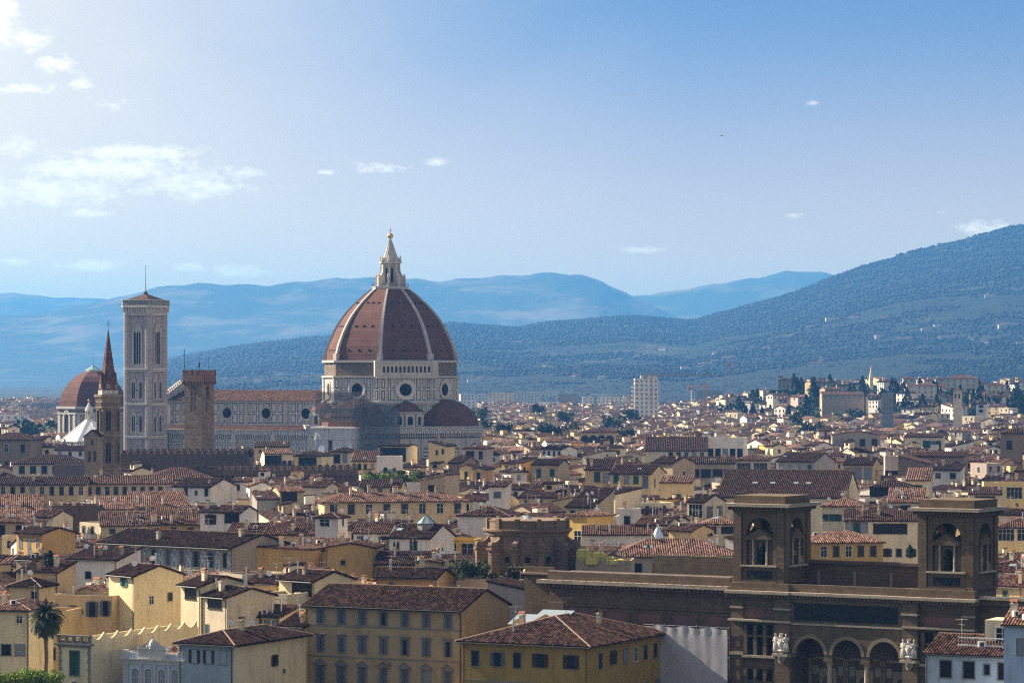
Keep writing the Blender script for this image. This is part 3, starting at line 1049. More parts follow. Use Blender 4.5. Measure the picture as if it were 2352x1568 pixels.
H('small tan box house| with a lit white flank', 38, 79, 1284, 21, 5, -35, 's', 'tan', 'd', [('L', 1, 'c', .6, .9, 1.0)], 'c', .15)
H('stained off-white house with one black window| below the sgraffito front', 155, 268, 1284, 20, 9, -22, 's', 'white', 'd', [('F', 1, 'o', 1.1, 1.2, 2.3, (.3, .55)), ('L', 1, 'o', .7, 1.0, 2.3)], 'ccd', .2)
H('cream house with teal open shutters| and a tall blank flank', 250, 308, 1319, 20, 9.8, -50, 'g', 'bright_cream', 'd', [('F', 1, 'T', 1.1, 1.4, .5, (.45, .75)), ('R', 1, 'k', .8, 1.3, 3.6, (.25, .45)), ('R', 1, 'o', .8, 1.3, 3.2, (.62, .85))], 'vD', .32)
H('cream wing with blue-grey shutters| and a planted roof terrace', 120, 257, 1366, 16.5, 8, -20, 'f', 'cream', 'd', [('F', 1, 'Y', .9, 2.2, 1.9, (.28, .42)), ('F', 1, 'Y', 1.2, 2.5, 1.1, (.6, .74)), ('F', 1, 'Y', 1.0, 2.5, .9, (.8, .98)), ('F', 1, 'o', .5, .5, 2.6, (.46, .52))], 'v')
H('tall cream house with a wide brown window band| and a projecting dark roof', 415, 461, 1342, 20, 9.5, -50, 'g', 'bright_cream', 'd', [('F', 1, 'v', 3.0, 2.0, .3)], 'c', .28, ov=.8)
H('sunlit cream house with a dark window strip| and a stained flank with pipes', 466, 521, 1368, 18.5, 9.5, -48, 'g', 'ivory', 'd', [('F', 1, 'v', 3.4, 1.6, .4, (.05, .95)), ('F', 1, 'g', .8, 1.9, 4.7, (.05, .3)), ('R', 1, 'B', .9, 1.3, 2.6, (.6, .9))], 'cv', .26, ov=.7)
H('little cream lean-to with a scrap of tiled roof', 441, 468, 1406, 15.0, 4, -35, 's', 'cream', 'd', [('F', 1, 'g', .5, .8, 1.5)], '', .2)
H('house with a dark glazed loggia under its eaves| and a rough tan flank', 641, 722, 1330, 20, 9, -42, 'g', 'bright_cream', 'd', [('F', 1, 'v', 4.4, 2.2, .4, (.3, 1.))], 'c', .3, ov=.8)
H('cream house with an olive tree by its eaves', 562, 640, 1338, 19, 8, -30, 'g', 'cream', 'd', [('F', 2, 'o', .9, 1.2, 1.3)], 'cd', .28)
H('peeling white block with a striped awning| and a railed terrace', 594, 660, 1363, 18.0, 9, -32, 'f', 'ivory', 'd', [('F', 1, 'v', 3.6, 1.9, 2.0, (.1, .9))], 'x')
H('small arcaded house under a tile fringe', 586, 642, 1414, 15.2, 6, -28, 's', 'ivory', 'm', [('F', 3, 'c', .9, 1.1, .7)], '', .22)
H('low dark-roofed house wedged against the palazzo', 640, 700, 1436, 14.5, 8, -30, 's', 'cream', 'd', [('F', 1, 'o', .7, .9, .9)], 'cc', .3)
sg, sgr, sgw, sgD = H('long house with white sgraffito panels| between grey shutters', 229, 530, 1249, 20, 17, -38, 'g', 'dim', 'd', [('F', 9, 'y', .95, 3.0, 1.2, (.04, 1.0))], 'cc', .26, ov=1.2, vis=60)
SGR = new_mat('sgraffito_panel', lambda g, b: g.set(b.inputs['Base Color'], g.mix(g.m('GREATER_THAN', g.n('ShaderNodeTexVoronoi', {'Scale': 2.6}, feature='DISTANCE_TO_EDGE').outputs[0], .13), (.50, .52, .54), (.16, .19, .22))))
for k in range(9):
    m = MB()
    x = -sgw / 2 + sgw * (.04 + .96 * (k + .98) / 9)
    if x + .75 > sgw / 2:
        x = sgw / 2 - .8
    m.box(x - .72, x + .72, -.05, 0, 15.3, 19.2)
    m.build('sgraffito_panel', SGR, sg)
m = MB()
m.box(-sgw / 2, sgw / 2, -.5, 0, 14.2, 14.6)
m.build('cornice', WHITE_TRIM, sg)
H('huge blank ochre gable wall| behind the palazzo roofs', 534, 720, 1253, 20, 8, -14, 'q', 'ochre', 'm', [], 'ca', -.035, vis=60)
H('little lit-roofed house atop the ochre walls', 660, 768, 1262, 19, 9, -15, 's', 'ivory', 'l', [('F', 1, 'g', .8, 1.8, 1.0, (.5, .7)), ('F', 1, 'o', .7, 1., .9, (.1, .3))], 'ccd', .2)
H('blank ochre gable end with a single tiny window', 748, 859, 1256, 20, 10, -8, 'e', 'ochre', 'm', [('F', 1, 'o', .85, .85, 2.6, (.22, .5))], 'cd', .18, vis=60)
H('house with a long corrugated dark roof| beside the ochre gable', 862, 985, 1294, 17, 12, -8, 'g', 'ochre', 'd', [('F', 1, 'o', 1.2, 2.0, .9, (.0, .2))], 'vc', .34)
H('orange house with a white awning and a ladder', 864, 1003, 1324, 17.5, 9, -18, 'g', 'orange', 'd', [('F', 1, 'a', 1.4, 2.0, 1.2, (.1, .4)), ('F', 1, 'a', 1.3, 1.6, 2.2, (.5, .8))], 'ac', .3, ov=.8)
H('amber box house behind the orange house', 958, 1050, 1316, 17.6, 8, -18, 'g', 'orange', 'd', [('F', 1, 'y', 1.4, 1.4, 3.4, (.6, .95))], 'c', .2)
H('pale cream cabin with a tiny window on the roofs', 955, 1012, 1290, 19.5, 6, -14, 'e', 'pale_yellow', 'm', [('F', 1, 'c', .7, 1., 1.0, (.3, .7))], 'C', .12)
H('terrace house crowded with potted shrubs', 1048, 1190, 1330, 17, 9, -20, 'f', 'tan', 'd', [('F', 1, 'o', 1.2, 2.4, 3.0, (.7, .9))], 'd')
H('pale pink lean-to gable with two small windows', 1120, 1283, 1366, 15, 9, -18, 'r', 'pink', 'd', [('F', 1, 'o', .9, 1.4, 1.6, (.72, .95)), ('F', 1, 'o', .9, 1.4, 2.6, (.1, .4))], '', .18)

# second belt
H('white house with grey shutters and a striped roof', 812, 893, 1222, 19, 11, -10, 'g', 'white', 'm', [('F', 1, 'Y', 1.4, 2.3, .9, (.15, .4)), ('F', 1, 'Y', 1.3, 2.3, .9, (.75, 1.))], 'ca', .36)
gl, glr, glw, glD = H('white gabled house with a pyramid glass roof lantern| and green balcony door', 894, 988, 1233, 19.5, 12, -24, 'g', 'white', 'd', [('F', 1, 'o', 1.2, 1.4, 1.2, (.05, .3)), ('F', 1, 'G', .9, 2.2, .7, (.45, .75)), ('R', 1, 'o', .5, .5, 2.5)], 'kavv', .42)
m = MB()
m.lathe([(1.9, 0), (1.9, 1.6)], 8, 0, (1.6, 4.6, 20.7))
m.lathe([(2.2, 0), (0.02, 1.9)], 8, 1, (1.6, 4.6, 22.3))
for k in range(8):
    t = k * math.pi / 4
    m.tube((1.6 + 2.22 * math.cos(t), 4.6 + 2.22 * math.sin(t), 22.3), (1.6, 4.6, 24.25), .06, 4, 2)
m.build('glass_lantern', [WM['grey'], GLASSROOF, DARKMETAL], glr)
H('amber house with a big white grid window', 989, 1090, 1238, 18.5, 8, -12, 'f', 'yellow', 'd', [('F', 1, 'w', 4.6, 2.9, .9, (.1, .6)), ('F', 1, 'w', 2.6, 2.9, .9, (.68, 1.))], '')
H('slim whitewashed roof turret with a blue-framed window', 724, 776, 1187, 23, 5, -22, 'h', 'white', 'm', [('F', 1, 'k', 2.2, 1.5, .5, (.1, .75)), ('R', 1, 'o', .7, 1.5, .4)], '', .32, vis=50)
H('cream house under a broad dark ribbed roof', 606, 726, 1226, 18.5, 12, -10, 'g', 'cream', 'm', [('F', 2, 'Y', 1.1, 1.1, 1.0)], 'C', .36)
H('small house with a ribbed roof and green copper lantern', 524, 606, 1221, 18.6, 10, -8, 'g', 'cream', 'm', [], 'xcd', .34)
H('whitewashed house with brown open shutters and a dark loggia', 460, 553, 1175, 21, 9, -20, 'g', 'white', 'm', [('F', 1, 'B', 1.5, 2.3, .7, (.12, .4)), ('F', 1, 'v', 3.6, 2.4, .2, (.56, 1.))], 'cd', .3, vis=60)
H('long cream palazzo with eight dark windows| and an orange sunlit roof', 746, 1072, 1150, 20, 12, 12, 'h', 'cream', 'l', [('F', 8, 'o', 1.7, 2.6, .8)], 'CCcccab', .32, cat='palazzo', name='palazzo', ov=.8, vis=45)
H('cream house with one picture window| and a sunlit gable', 642, 698, 1127, 22, 8, 22, 'g', 'pale_yellow', 'l', [('F', 1, 'v', 4.2, 2.3, .5, (.05, .75)), ('L', 2, 'o', .7, 1.2, 1.3)], '', .34, vis=40)
H('glass-roofed grey lean-to below the picture window', 590, 640, 1145, 20, 7, 15, 's', 'grey', 'd', [], 'Dk', .25)
H('dark brick block with blind walls and chimneys', 119, 224, 1160, 21, 11, -4, 'f', 'brick', 'd', [], 'CCva')
H('low house under a wide sunlit pantile roof| near the picture edge', -25, 98, 1186, 19, 14, 8, 's', 'ivory', 'l', [], 'adcC', .34)
H('dark-windowed house with arches and a lit roof', -20, 68, 1198, 18.8, 9, -14, 'h', 'tan', 'l', [('F', 2, 'v', 2.0, 2.4, .9), ('R', 2, 'a', 1.0, 2.0, .6)], 'c', .28)
H('gabled lit cottage against the brick block', 74, 120, 1186, 19.2, 8, -30, 'g', 'ivory', 'm', [('F', 1, 'G', 1.2, 1.4, .7)], '', .36)
H('white house with a sunlit roof and tangled pipes', 230, 345, 1168, 20, 9, 6, 's', 'ivory', 'l', [('F', 2, 'o', 1.0, 1.4, 2.6, (.35, .7))], 'vvacd', .3)
H('house under a rippling sunlit roof', 310, 440, 1176, 18.8, 14, 14, 's', 'white', 'l', [], 'cdk', .34)
H('jumbled house with four round chimney stacks', 340, 458, 1203, 18, 10, 8, 's', 'mustard', 'm', [('F', 3, 'o', 1.3, 1.2, .8)], 'CCbcx', .3)
H('low house with striped lit tiles and AC boxes', 232, 336, 1206, 17.8, 9, 10, 's', 'dim', 'm', [('F', 2, 'o', 1.3, 1.2, .8)], 'xxc', .3)
H('ochre gabled house with a planted balcony', 38, 96, 1223, 20, 8.5, -48, 'g', 'ochre', 'd', [('F', 3, 'k', 1.0, 2.2, 1.1)], 'c', .28, ov=.9, vis=50)
H('long cream range with ten dark windows', -25, 196, 1112, 20, 12, 0, 'g', 'cream', 'd', [('F', 10, 'o', 1.25, 2.6, .7)], 'cd', .34, vis=45)
H('tan range with a crumbling sunlit roof| and ten narrow windows', 196, 398, 1110, 20, 13, 9, 'g', 'tan', 'm', [('F', 10, 'o', 1.3, 2.4, 1.0)], 'kcd', .34, vis=45)
H('grey-white house with a blind gable| at the end of the tan range', 398, 482, 1117, 20, 14, -30, 'g', 'white', 'd', [('F', 1, 'o', 1.2, 2.3, .5, (.2, .5)), ('F', 1, 'o', .8, 1.2, 1.3, (.5, .75)), ('F', 1, 'o', 1.2, 2.3, .4, (.8, 1.))], 'c', .32, vis=45)
H('broad hipped roof behind the tan range', 330, 500, 1101, 20.5, 20, 10, 'h', 'tan', 'm', [], 'c', .34)
H('long cream church flank with deep square windows', 30, 194, 1064, 21, 16, 3, 'h', 'ivory', 'd', [('F', 6, 'o', 2.0, 2.8, .9, (.05, .98))], '', .36, cat='church', name='church', vis=50)
H('brown plastered house with a spreading hipped roof| at the far edge', -40, 70, 1009, 27, 16, -12, 'h', 'brown', 'm', [('F', 3, 'o', 1.8, 3.2, 2.0), ('F', 3, 'o', 1.4, 2.4, 9.)], 'c', .32, vis=60)
H('low house before the white pyramid roof', 126, 196, 1033, 23, 10, -10, 'g', 'white', 'd', [('F', 3, 'c', 1.2, 1.6, .8)], 'c', .3)
H('blind brown wall house near the spire', 124, 222, 1067, 21.5, 10, -3, 'f', 'brown', 'd', [], '')

# below the cathedral
H('white tower house with a small arched window', 865, 920, 1047, 25.2, 7, -4, 'f', 'white', 'd', [('F', 1, 'a', 1.2, 4.4, 4.0, (.2, .55)), ('F', 1, 'o', .7, 2.6, 4.2, (.65, .85))], '', vis=50)
pg, _, _, pgD = H('cream house with a pergola loggia draped in vines', 868, 938, 1024, 27, 9, -20, 'g', 'ivory', 'd', [('F', 1, 'v', 10.0, 5.0, .7)], 'c', .12, vis=40)
H('slim pale yellow house with white vents', 984, 1023, 1024, 27, 9, -22, 'r', 'pale_yellow', 'd', [('F', 1, 'o', .8, 1.6, 1.6, (.4, .6)), ('F', 1, 'o', .8, 1.6, 1.2, (.75, .95))], 'bb', .25, vis=45)
H('pinkish house with a low hipped roof', 1063, 1118, 1029, 25, 9, -16, 'h', 'pink', 'm', [('F', 1, 'v', 3.2, 3.4, 1.2, (.1, .5)), ('F', 1, 'o', 1.4, 3., 1.2, (.6, .9))], 'k', .28, vis=40)
H('cream house with a pyramidal dark roof', 758, 807, 1037, 25, 9, -14, 'h', 'ivory', 'd', [('F', 1, 'o', 2.4, 3.4, .9, (.15, .5)), ('F', 1, 'c', 1.6, 3.4, .6, (.55, .85))], '', .36, vis=40)
H('low cream house with arched windows and a grey roof', 808, 866, 1058, 23, 9, -4, 's', 'cream', 'm', [('F', 2, 'a', 1.2, 2.4, 1.0, (.0, .4)), ('F', 2, 'o', 1.0, 2.8, 1.2, (.4, .95))], 'k', .36)
H('house with a green-netted glazed veranda', 675, 738, 1046, 24, 10, -22, 'h', 'ivory', 'd', [('F', 1, 'v', 7.0, 4.0, .7), ('R', 1, 'o', .9, 1.6, 3.0)], 'c', .3, vis=35)
H('open loggia house with white posts', 608, 672, 1041, 25, 9, 12, 'g', 'ivory', 'l', [('F', 1, 'v', 6.0, 4.0, .8, (.0, .6)), ('F', 2, 'a', 1.4, 3., 2.6, (.6, 1.))], 'x', .3, vis=35)
H('long low cream house at the nave foot', 585, 664, 1026, 26, 9, 2, 's', 'cream', 'd', [('F', 3, 'o', .9, 1.2, 1.2)], 'dc', .2)
H('narrow house with a steep lean-to roof', 964, 1022, 1103, 22, 10, -24, 'q', 'tan', 'm', [('F', 1, 'o', 2.0, 2.6, 1.4, (.3, .6))], '', .2)
H('pale yellow gabled house in a knot of roofs', 1056, 1085, 1071, 22.5, 9, -30, 'e', 'pale_yellow', 'd', [('F', 1, 'o', 1.1, 3.0, 1.8)], 'a', .3)
H('peach gabled house beside it', 1086, 1112, 1077, 22.2, 9, -20, 'e', 'orange', 'd', [('F', 1, 'o', 1.0, 2.4, 1.2)], 'c', .3)
H('brown gabled house with a lone white gable chimney', 1030, 1060, 1062, 23, 12, -28, 'g', 'brown', 'd', [], 'bc', .34)
H('white gable-ended house before the dark battlements', 668, 748, 1117, 21, 9, -20, 'g', 'ivory', 'm', [('R', 2, 'o', .6, 1.4, 1.2)], 'bc', .28)
H('dark-roofed house under the terrace garden', 826, 920, 1117, 20.6, 11, -6, 'g', 'pale_yellow', 'd', [('F', 3, 'y', 1.2, 1.6, .6)], 'C', .34)
H('white turret house with closed grey shutters', 1123, 1162, 1116, 24, 6, -14, 's', 'white', 'm', [('F', 1, 'y', 1.8, 1.5, 1.6)], 'c', .2, vis=40)
H('white house with a broad shady hipped roof', 1052, 1168, 1183, 20.3, 12, -16, 'h', 'white', 'm', [('F', 1, 'Y', 1.3, 3.0, 1.2, (.6, .9))], 'vvcd', .3, vis=40)

# centre right
H('cream house with green shutters| and a satellite dish', 1222, 1284, 1066, 23.5, 10, -20, 'g', 'cream', 'd', [('F', 2, 'g', 1.5, 2.8, 1.6)], 'd', .32, vis=40)
H('straw-coloured gabled house with four windows', 1401, 1495, 1087, 23, 14, -22, 'g', 'cream', 'd', [('F', 1, 'g', 1.6, 2.6, .4, (.05, .25)), ('F', 2, 'c', 1.6, 2.4, .8, (.3, .75)), ('F', 1, 'y', 1.7, 3.6, .8, (.75, .98)), ('R', 2, 'o', .9, 2.6, 1.6)], 'ka', .36, vis=50)
H('cream house with a green-shuttered window and a lean roof', 1344, 1402, 1078, 23, 10, -10, 's', 'cream', 'd', [('F', 1, 'g', 1.9, 3.2, .8, (.3, .65)), ('F', 1, 'c', 2.2, 3.4, 1., (.7, 1.))], 'c', .3)
H('ochre gable house with a flue pipe', 1497, 1545, 1063, 24, 12, -42, 'g', 'tan', 'd', [('R', 1, 'o', .8, 1.6, 3.)], 'vc', .34, vis=50)
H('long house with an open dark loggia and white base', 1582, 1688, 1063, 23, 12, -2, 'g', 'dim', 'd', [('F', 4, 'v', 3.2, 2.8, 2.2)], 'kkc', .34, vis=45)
H('pinkish house with two broad dark windows', 1690, 1766, 1056, 24, 13, -6, 'h', 'pink', 'm', [('F', 2, 'w', 4.6, 4.2, 1.0)], 'a', .3, vis=40)
H('long church nave with a plain dark roof and a white gable', 1482, 1624, 1034, 23.5, 24, -4, 'g', 'ivory', 'd', [('F', 5, 'o', 1.6, 2.0, .8, (.35, .98))], 'c', .42, cat='church', name='church', vis=30)
H('white palazzo with a crenellated parapet', 1624, 1708, 1005, 28.3, 14, -10, 'f', 'white', 'd', [('F', 5, 'o', 2.0, 5.0, 4.4)], 'd', cat='palazzo', name='palazzo', vis=40)
H('white terrace wing with a green glass pyramid', 1594, 1712, 1031, 23.6, 9, -10, 'f', 'white', 'd', [('F', 3, 'o', 1.2, 2.2, 3.)], '', vis=30)
H('blank sunlit white wall house with a stained grey flank', 1355, 1413, 1133, 22, 11, -42, 's', 'ivory', 'd', [('R', 1, 'o', 1.4, 1.2, 5.)], 'bx', .12, vis=50)
H('cream box house with a thin lit roof', 1516, 1588, 1108, 22, 10, -8, 's', 'cream', 'l', [('F', 1, 'o', 1.2, 2.4, 3.4, (.4, .8))], 'c', .16, vis=35)
H('house with a wide white-glazed veranda', 1578, 1618, 1152, 20.4, 12, -30, 'g', 'ivory', 'd', [('F', 1, 'w', 3.8, 3.6, .7), ('R', 2, 'w', 3.6, 3.2, 1.2)], 'ca', .3, vis=45)
H('white stepped house with a dark doorway', 1416, 1452, 1168, 21, 7, -20, 'f', 'white', 'd', [('F', 1, 'o', 1.4, 2.0, 1.8, (.45, .9))], 'xb', vis=45)
H('white cube house with a small hooded window', 1380, 1416, 1185, 20.4, 7, -8, 'f', 'white', 'd', [('F', 1, 'o', 1.2, 1.6, 4.0)], 'd', vis=45)
H('bright yellow corner house with white shutters', 1306, 1348, 1183, 21, 10, -40, 'h', 'yellow', 'l', [('F', 1, 'w', 2.0, 3.4, 3.6), ('R', 1, 'o', .9, 1.2, 4.)], 'd', .3, vis=45)
H('white house with overhanging brown eaves and a flue', 1460, 1532, 1204, 19.5, 10, -22, 'g', 'ivory', 'm', [('F', 2, 'o', 1.0, 1.4, 1.8)], 'vb', .3, vis=40)
H('cream gabled cottage under dark tiles', 1536, 1588, 1218, 18.6, 9, -38, 'g', 'cream', 'm', [], 'c', .3)
H('white house under a sloping lit roof| beside the brown tower', 1612, 1690, 1202, 19.4, 12, -6, 'h', 'ivory', 'l', [('F', 2, 'v', 2.6, 1.4, .8)], 'ck', .32)
H('long white wall house with four slot windows', 1338, 1634, 1227, 17.5, 8, -2, 's', 'white', 'm', [('F', 4, 'o', 1.9, .9, 1.2, (.62, .96))], 'cbDv', .2, vis=28)
H('broad twin-hipped house with a lit tile roof', 1402, 1700, 1276, 15.8, 17, 1, 'h', 'dim', 'l', [('F', 7, 'o', 1.5, 1.8, 1.6)], 'kkcc', .36, vis=35)
H('lone house with a tall cream chimney pair', 1270, 1330, 1150, 20.6, 10, -14, 'q', 'pale_yellow', 'm', [], 'bbc', .2)
H('house with a dark spreading lean-to roof', 1300, 1362, 1163, 20.3, 12, -28, 's', 'tan', 'd', [('F', 2, 'o', 1.2, 1.6, 1.0)], 'xd', .34)
H('arcaded villa with round-arched openings and a low roof', 1334, 1410, 992, 24.5, 12, -8, 'h', 'cream', 'm', [('F', 4, 'a', 4.0, 5.0, 1.6)], 'b', .3, vis=25)

# right hand side
H('bright ochre house with four brown windows| beyond the brown towers', 1858, 2028, 1244, 17.5, 12, 9, 'h', 'yellow', 'l', [('F', 5, 'o', 1.3, 2.3, .9, (.12, .95))], '', .34, vis=55)
H('cream house with three white-framed windows and a covered terrace', 1940, 2106, 1194, 20.2, 12, -6, 'g', 'ivory', 'd', [('F', 3, 'c', 1.6, 2.3, .6, (.02, .32)), ('F', 4, 'v', 1.8, 2.2, .9, (.4, .86)), ('F', 3, 'B', 1.2, 1.8, 6.6, (.5, 1.)), ('F', 3, 'B', 1.2, 1.8, 10.4, (.5, 1.))], 'cC', .32, vis=60)
H('cream house with white shutters under a bright hipped roof', 1888, 1980, 1161, 21, 12, -14, 'h', 'ivory', 'l', [('F', 3, 'G', 1.2, 1.6, 2.2, (.02, .45)), ('F', 1, 'v', 2.4, 1.6, .9, (.6, .9))], 'bdd', .34, vis=45)
H('vast dark-roofed hall with a white gabled end', 1648, 1940, 1141, 20, 38, -12, 'g', 'ivory', 'd', [('R', 2, 'g', 1.7, 3.0, 1.8, (.4, .8))], 'kkkk', .36, cat='hall', name='hall', vis=30)
H('grey-fronted house with pale shutters and a white gable', 1783, 1870, 1059, 22, 16, -34, 'g', 'grey', 'd', [('F', 4, 'c', 1.6, 2.8, 1.2)], 'k', .38, vis=50)
H('straw house with three white blinds', 1937, 2004, 1066, 22.5, 12, -20, 'g', 'cream', 'd', [('F', 3, 'c', 2.4, 4.0, 1.2), ('R', 1, 'o', .9, 2., 2.)], 'cd', .38, vis=45)
H('pale modern block with one long dark window', 2033, 2063, 1047, 24, 10, -4, 'f', 'pink', 'd', [('F', 1, 'v', 4.6, 3.2, 5.4)], '', vis=45)
H('brown shed-roofed house with a square window', 2066, 2136, 1064, 23, 12, -20, 'r', 'brown', 'm', [('F', 1, 'o', 1.4, 2.2, 2.6, (.2, .5))], 'a', .22, vis=45)
H('dark long-fronted house with black loggia openings', 2078, 2212, 1048, 24, 12, -16, 's', 'brown', 'm', [('F', 5, 'o', 1.8, 2.6, 1.8)], 'cc', .12, vis=45)
H('white low house with a satellite dish on its corner', 2138, 2205, 1079, 22, 9, -18, 's', 'white', 'd', [('F', 2, 'o', 1.8, 1.8, 1.0)], 'dc', .2, vis=35)
H('brown tower house with a dark tiled cap', 2298, 2380, 994, 31, 14, -10, 'h', 'brown', 'd', [('F', 2, 'o', 2.2, 3.4, 3.0), ('F', 2, 'o', 2.0, 3.4, 10.), ('F', 3, 'c', 1.6, 3.6, 17.)], '', .3, cat='tower house', name='tower_house', vis=60)
H('modern cream block with a flat white roof slab', 2260, 2400, 1108, 22, 11, -6, 'f', 'pale_yellow', 'd', [('F', 3, 'w', 4.4, 3.2, 1.4), ('F', 5, 'o', 2.0, 1.9, 8.2)], 'x', vis=60)
H('yellow villa under a broad brown roof at the picture edge', 2290, 2420, 1210, 18.6, 12, -8, 'h', 'pale_yellow', 'm', [('F', 3, 'w', 3.6, 2.6, .5), ('F', 3, 'B', 1.8, 2.6, 6.)], '', .34, vis=60)
H('white-fronted house with a dark green awning', 2078, 2164, 1003, 25.5, 10, -14, 's', 'ivory', 'm', [('F', 1, 'g', 8, 3.2, 1.8, (.5, .95)), ('F', 2, 'o', 2., 3., 2.)], 'b', .14, vis=25)
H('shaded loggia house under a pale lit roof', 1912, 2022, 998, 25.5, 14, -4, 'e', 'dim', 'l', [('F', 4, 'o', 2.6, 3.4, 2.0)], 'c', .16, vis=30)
H('open-sided house with a dark hipped roof', 2000, 2090, 1117, 21, 11, -10, 'h', 'white', 'd', [('F', 1, 'v', 9.0, 2.6, .4, (.0, .75))], 'd', .34, vis=35)
H('white curved parapet house with bright tiles', 2082, 2136, 1102, 20.5, 11, -12, 's', 'ivory', 'l', [('F', 1, 'G', 1.4, 2.4, 1.6)], 'cb', .3, vis=35)
H('house with a slanted conservatory roof and three dishes', 2040, 2120, 1152, 19.6, 11, -10, 's', 'ivory', 'l', [('F', 1, 'o', 2.6, 1.6, 1.0)], 'dddckx', .3, vis=30)
H('white gabled house in the shade of the hall', 2000, 2050, 1176, 19.4, 9, -26, 'g', 'white', 'm', [('F', 1, 'v', 2.0, 1.4, .6)], 'bc', .3)
H('ivory house with dark slatted upper floor', 2226, 2300, 1134, 20.2, 10, -8, 's', 'ivory', 'd', [('F', 1, 'v', 5.4, 2.4, .7)], 'cx', .16)
# ------------------------------------------------------------------ cathedral
def dirv(deg):
    return Vector((math.sin(R(deg)), -math.cos(R(deg)), 0))


def facing(deg, dist, c=(0, 0, 0)):
    """frame whose -y looks along dirv(deg), origin dist out from c"""
    return Matrix.Translation(Vector(c) + dirv(deg) * dist) @ Matrix.Rotation(R(deg), 4, 'Z')


def octo(r, c=(0, 0), ph=-6.5, n=8):
    return [(c[0] + r * math.sin(R(ph + 360 / n * k)), c[1] - r * math.cos(R(ph + 360 / n * k))) for k in range(n)]


MARB = panel_marble('marble_panels', 2.74, 5.0, [(.28, .6), (.95, 1.08)], (.74, .71, .68), offs=(1.37, -42.7))
MARB_N = panel_marble('nave_marble_panels', 3.3, 4.75, [(.3, .66), (1.0, 1.12)], (.74, .71, .68), offs=(0, -32.5))
MARB_S = panel_marble('small_marble_panels', 1.7, 3.4, [(.2, .46)], (.74, .71, .68), offs=(0, -.5))
MARB_T = panel_marble('tower_marble_panels', 2.42, 4.65, [(.12, .42), (1.02, 1.14)], (.80, .75, .73), (.04, .06, .056), (.44, .25, .22), [(.62, .86)], (1.21, -.3))
MARB_B = stripes('banded_marble', (.66, .63, .60), (.05, .075, .065), 1.5, .34)
WHITEM = plaster('white_marble', (.60, .56, .51))
GREYM = plaster('weathered_marble', (.50, .47, .43))
ROUGH = masonry('rough_drum_masonry', (.20, .155, .12), 1.2, .45, .35)
DARKV = plain('dark_void', (.012, .013, .016), .9)
DOMET = new_mat('dome_tiles', lambda g, b: (lambda uv, s, n1, n2: (
    g.set(b.inputs['Base Color'], g.mix(g.m('MULTIPLY', g.m('LESS_THAN', g.m('FRACT', g.m('DIVIDE', s.outputs[1], 1.1)), .28), .55),
          g.mix(g.ramp(g.m('ADD', g.m('MULTIPLY', n1, .6), g.m('MULTIPLY', n2, .5)), .35, .8), (.105, .046, .034), (.19, .092, .068)), (.06, .028, .022))),
    b.inputs['Roughness'].__setattr__('default_value', .9)))(uvsock(g), g.n('ShaderNodeSeparateXYZ', {0: uvsock(g)}), g.noise(obj_coord(g), .25, 5.0), g.noise(obj_coord(g), 1.7, 3.0)))
GOLD = plain('gilt_copper', (.75, .48, .12), .3, .9, .1)

CX = (896.6 - U0) * 1316 / F
cath = thing('cathedral', 'marble cathedral under an immense red ribbed dome, its nave reaching toward the bell tower', 'cathedral', (CX, 1316, 0))
VERT = [-6.5 + 45 * k for k in range(8)]
MID = [16 + 45 * k for k in range(8)]
DR = 28.6
AP = DR * math.cos(R(22.5))
# drum
m = MB()
m.prism(octo(DR), 0, 42.0, 1, False)
m.prism(octo(DR), 42.6, 52.4, 0, False)
m.prism(octo(DR - .5), 52.6, 59.6, 2, True)
m.prism(octo(DR + 1.3), 41.7, 42.6, 3)
m.prism(octo(DR + .7), 41.0, 41.7, 3)
m.prism(octo(DR + .8), 52.4, 53.1, 3)
m.prism(octo(DR + .5), 58.6, 59.6, 3)
drum = m.build('drum', [MARB, MARB_S, ROUGH, GREYM], cath)
for k, f in enumerate(MID):
    T = facing(f, AP)
    m = MB(T @ Matrix.Rotation(R(90), 4, 'X'))
    c = (0, 47.4, 0)
    m.lathe([(4.3, .05), (4.3, .4), (3.9, .5), (3.0, .28), (2.55, .1)], 28, 0, c)
    m.lathe([(2.6, .12), (0.01, .10)], 28, 1, c)
    if f <= 106 or f >= 286:
        m.build('oculus', [WHITEM if f in (16, 286) else GREYM, DARKV], drum)
for v in VERT:
    m = MB()
    for s in (-1, 1):
        fm = v + 22.5 * s
        m.T = facing(fm, AP)
        x = -s * (DR * math.sin(R(22.5)) - 1.35)
        m.box(x - 1.3, x + 1.3, -.45, .1, 42.6, 52.4, 0)
        for z in (43.2, 48.0):
            m.box(x - .75, x + .75, -.49, -.4, z, z + 3.9, 1)
            m.box(x - .4, x + .4, -.53, -.4, z + .4, z + 3.5, 0)
    m.T = None
    m.build('corner_pilaster', [WHITEM, plain('green_serpentine', (.04, .06, .055))], drum)
# gallery on one side only
m = MB(facing(16, AP))
gw = DR * math.sin(R(22.5)) + 1.2
m.archwall(-gw, gw, 53.0, 58.4, [(-gw + (k + .5) * 2 * gw / 14, .52, 56.6, 54.5) for k in range(14)], -1.6, -1.2, 0, 6)
m.box(-gw - .3, gw + .3, -1.9, .2, 58.4, 59.0, 0)
m.box(-gw - .3, gw + .3, -1.9, .2, 52.2, 53.0, 0)
m.box(-gw, gw, -.3, .2, 53.0, 58.4, 1)
for s in (-1, 1):
    m.box(s * gw - 1.3, s * gw + 1.3, -1.95, .2, 53.0, 59.4, 0)
m.build('gallery', [plaster('rib_marble', (.50, .465, .43)), ROUGH], cath)
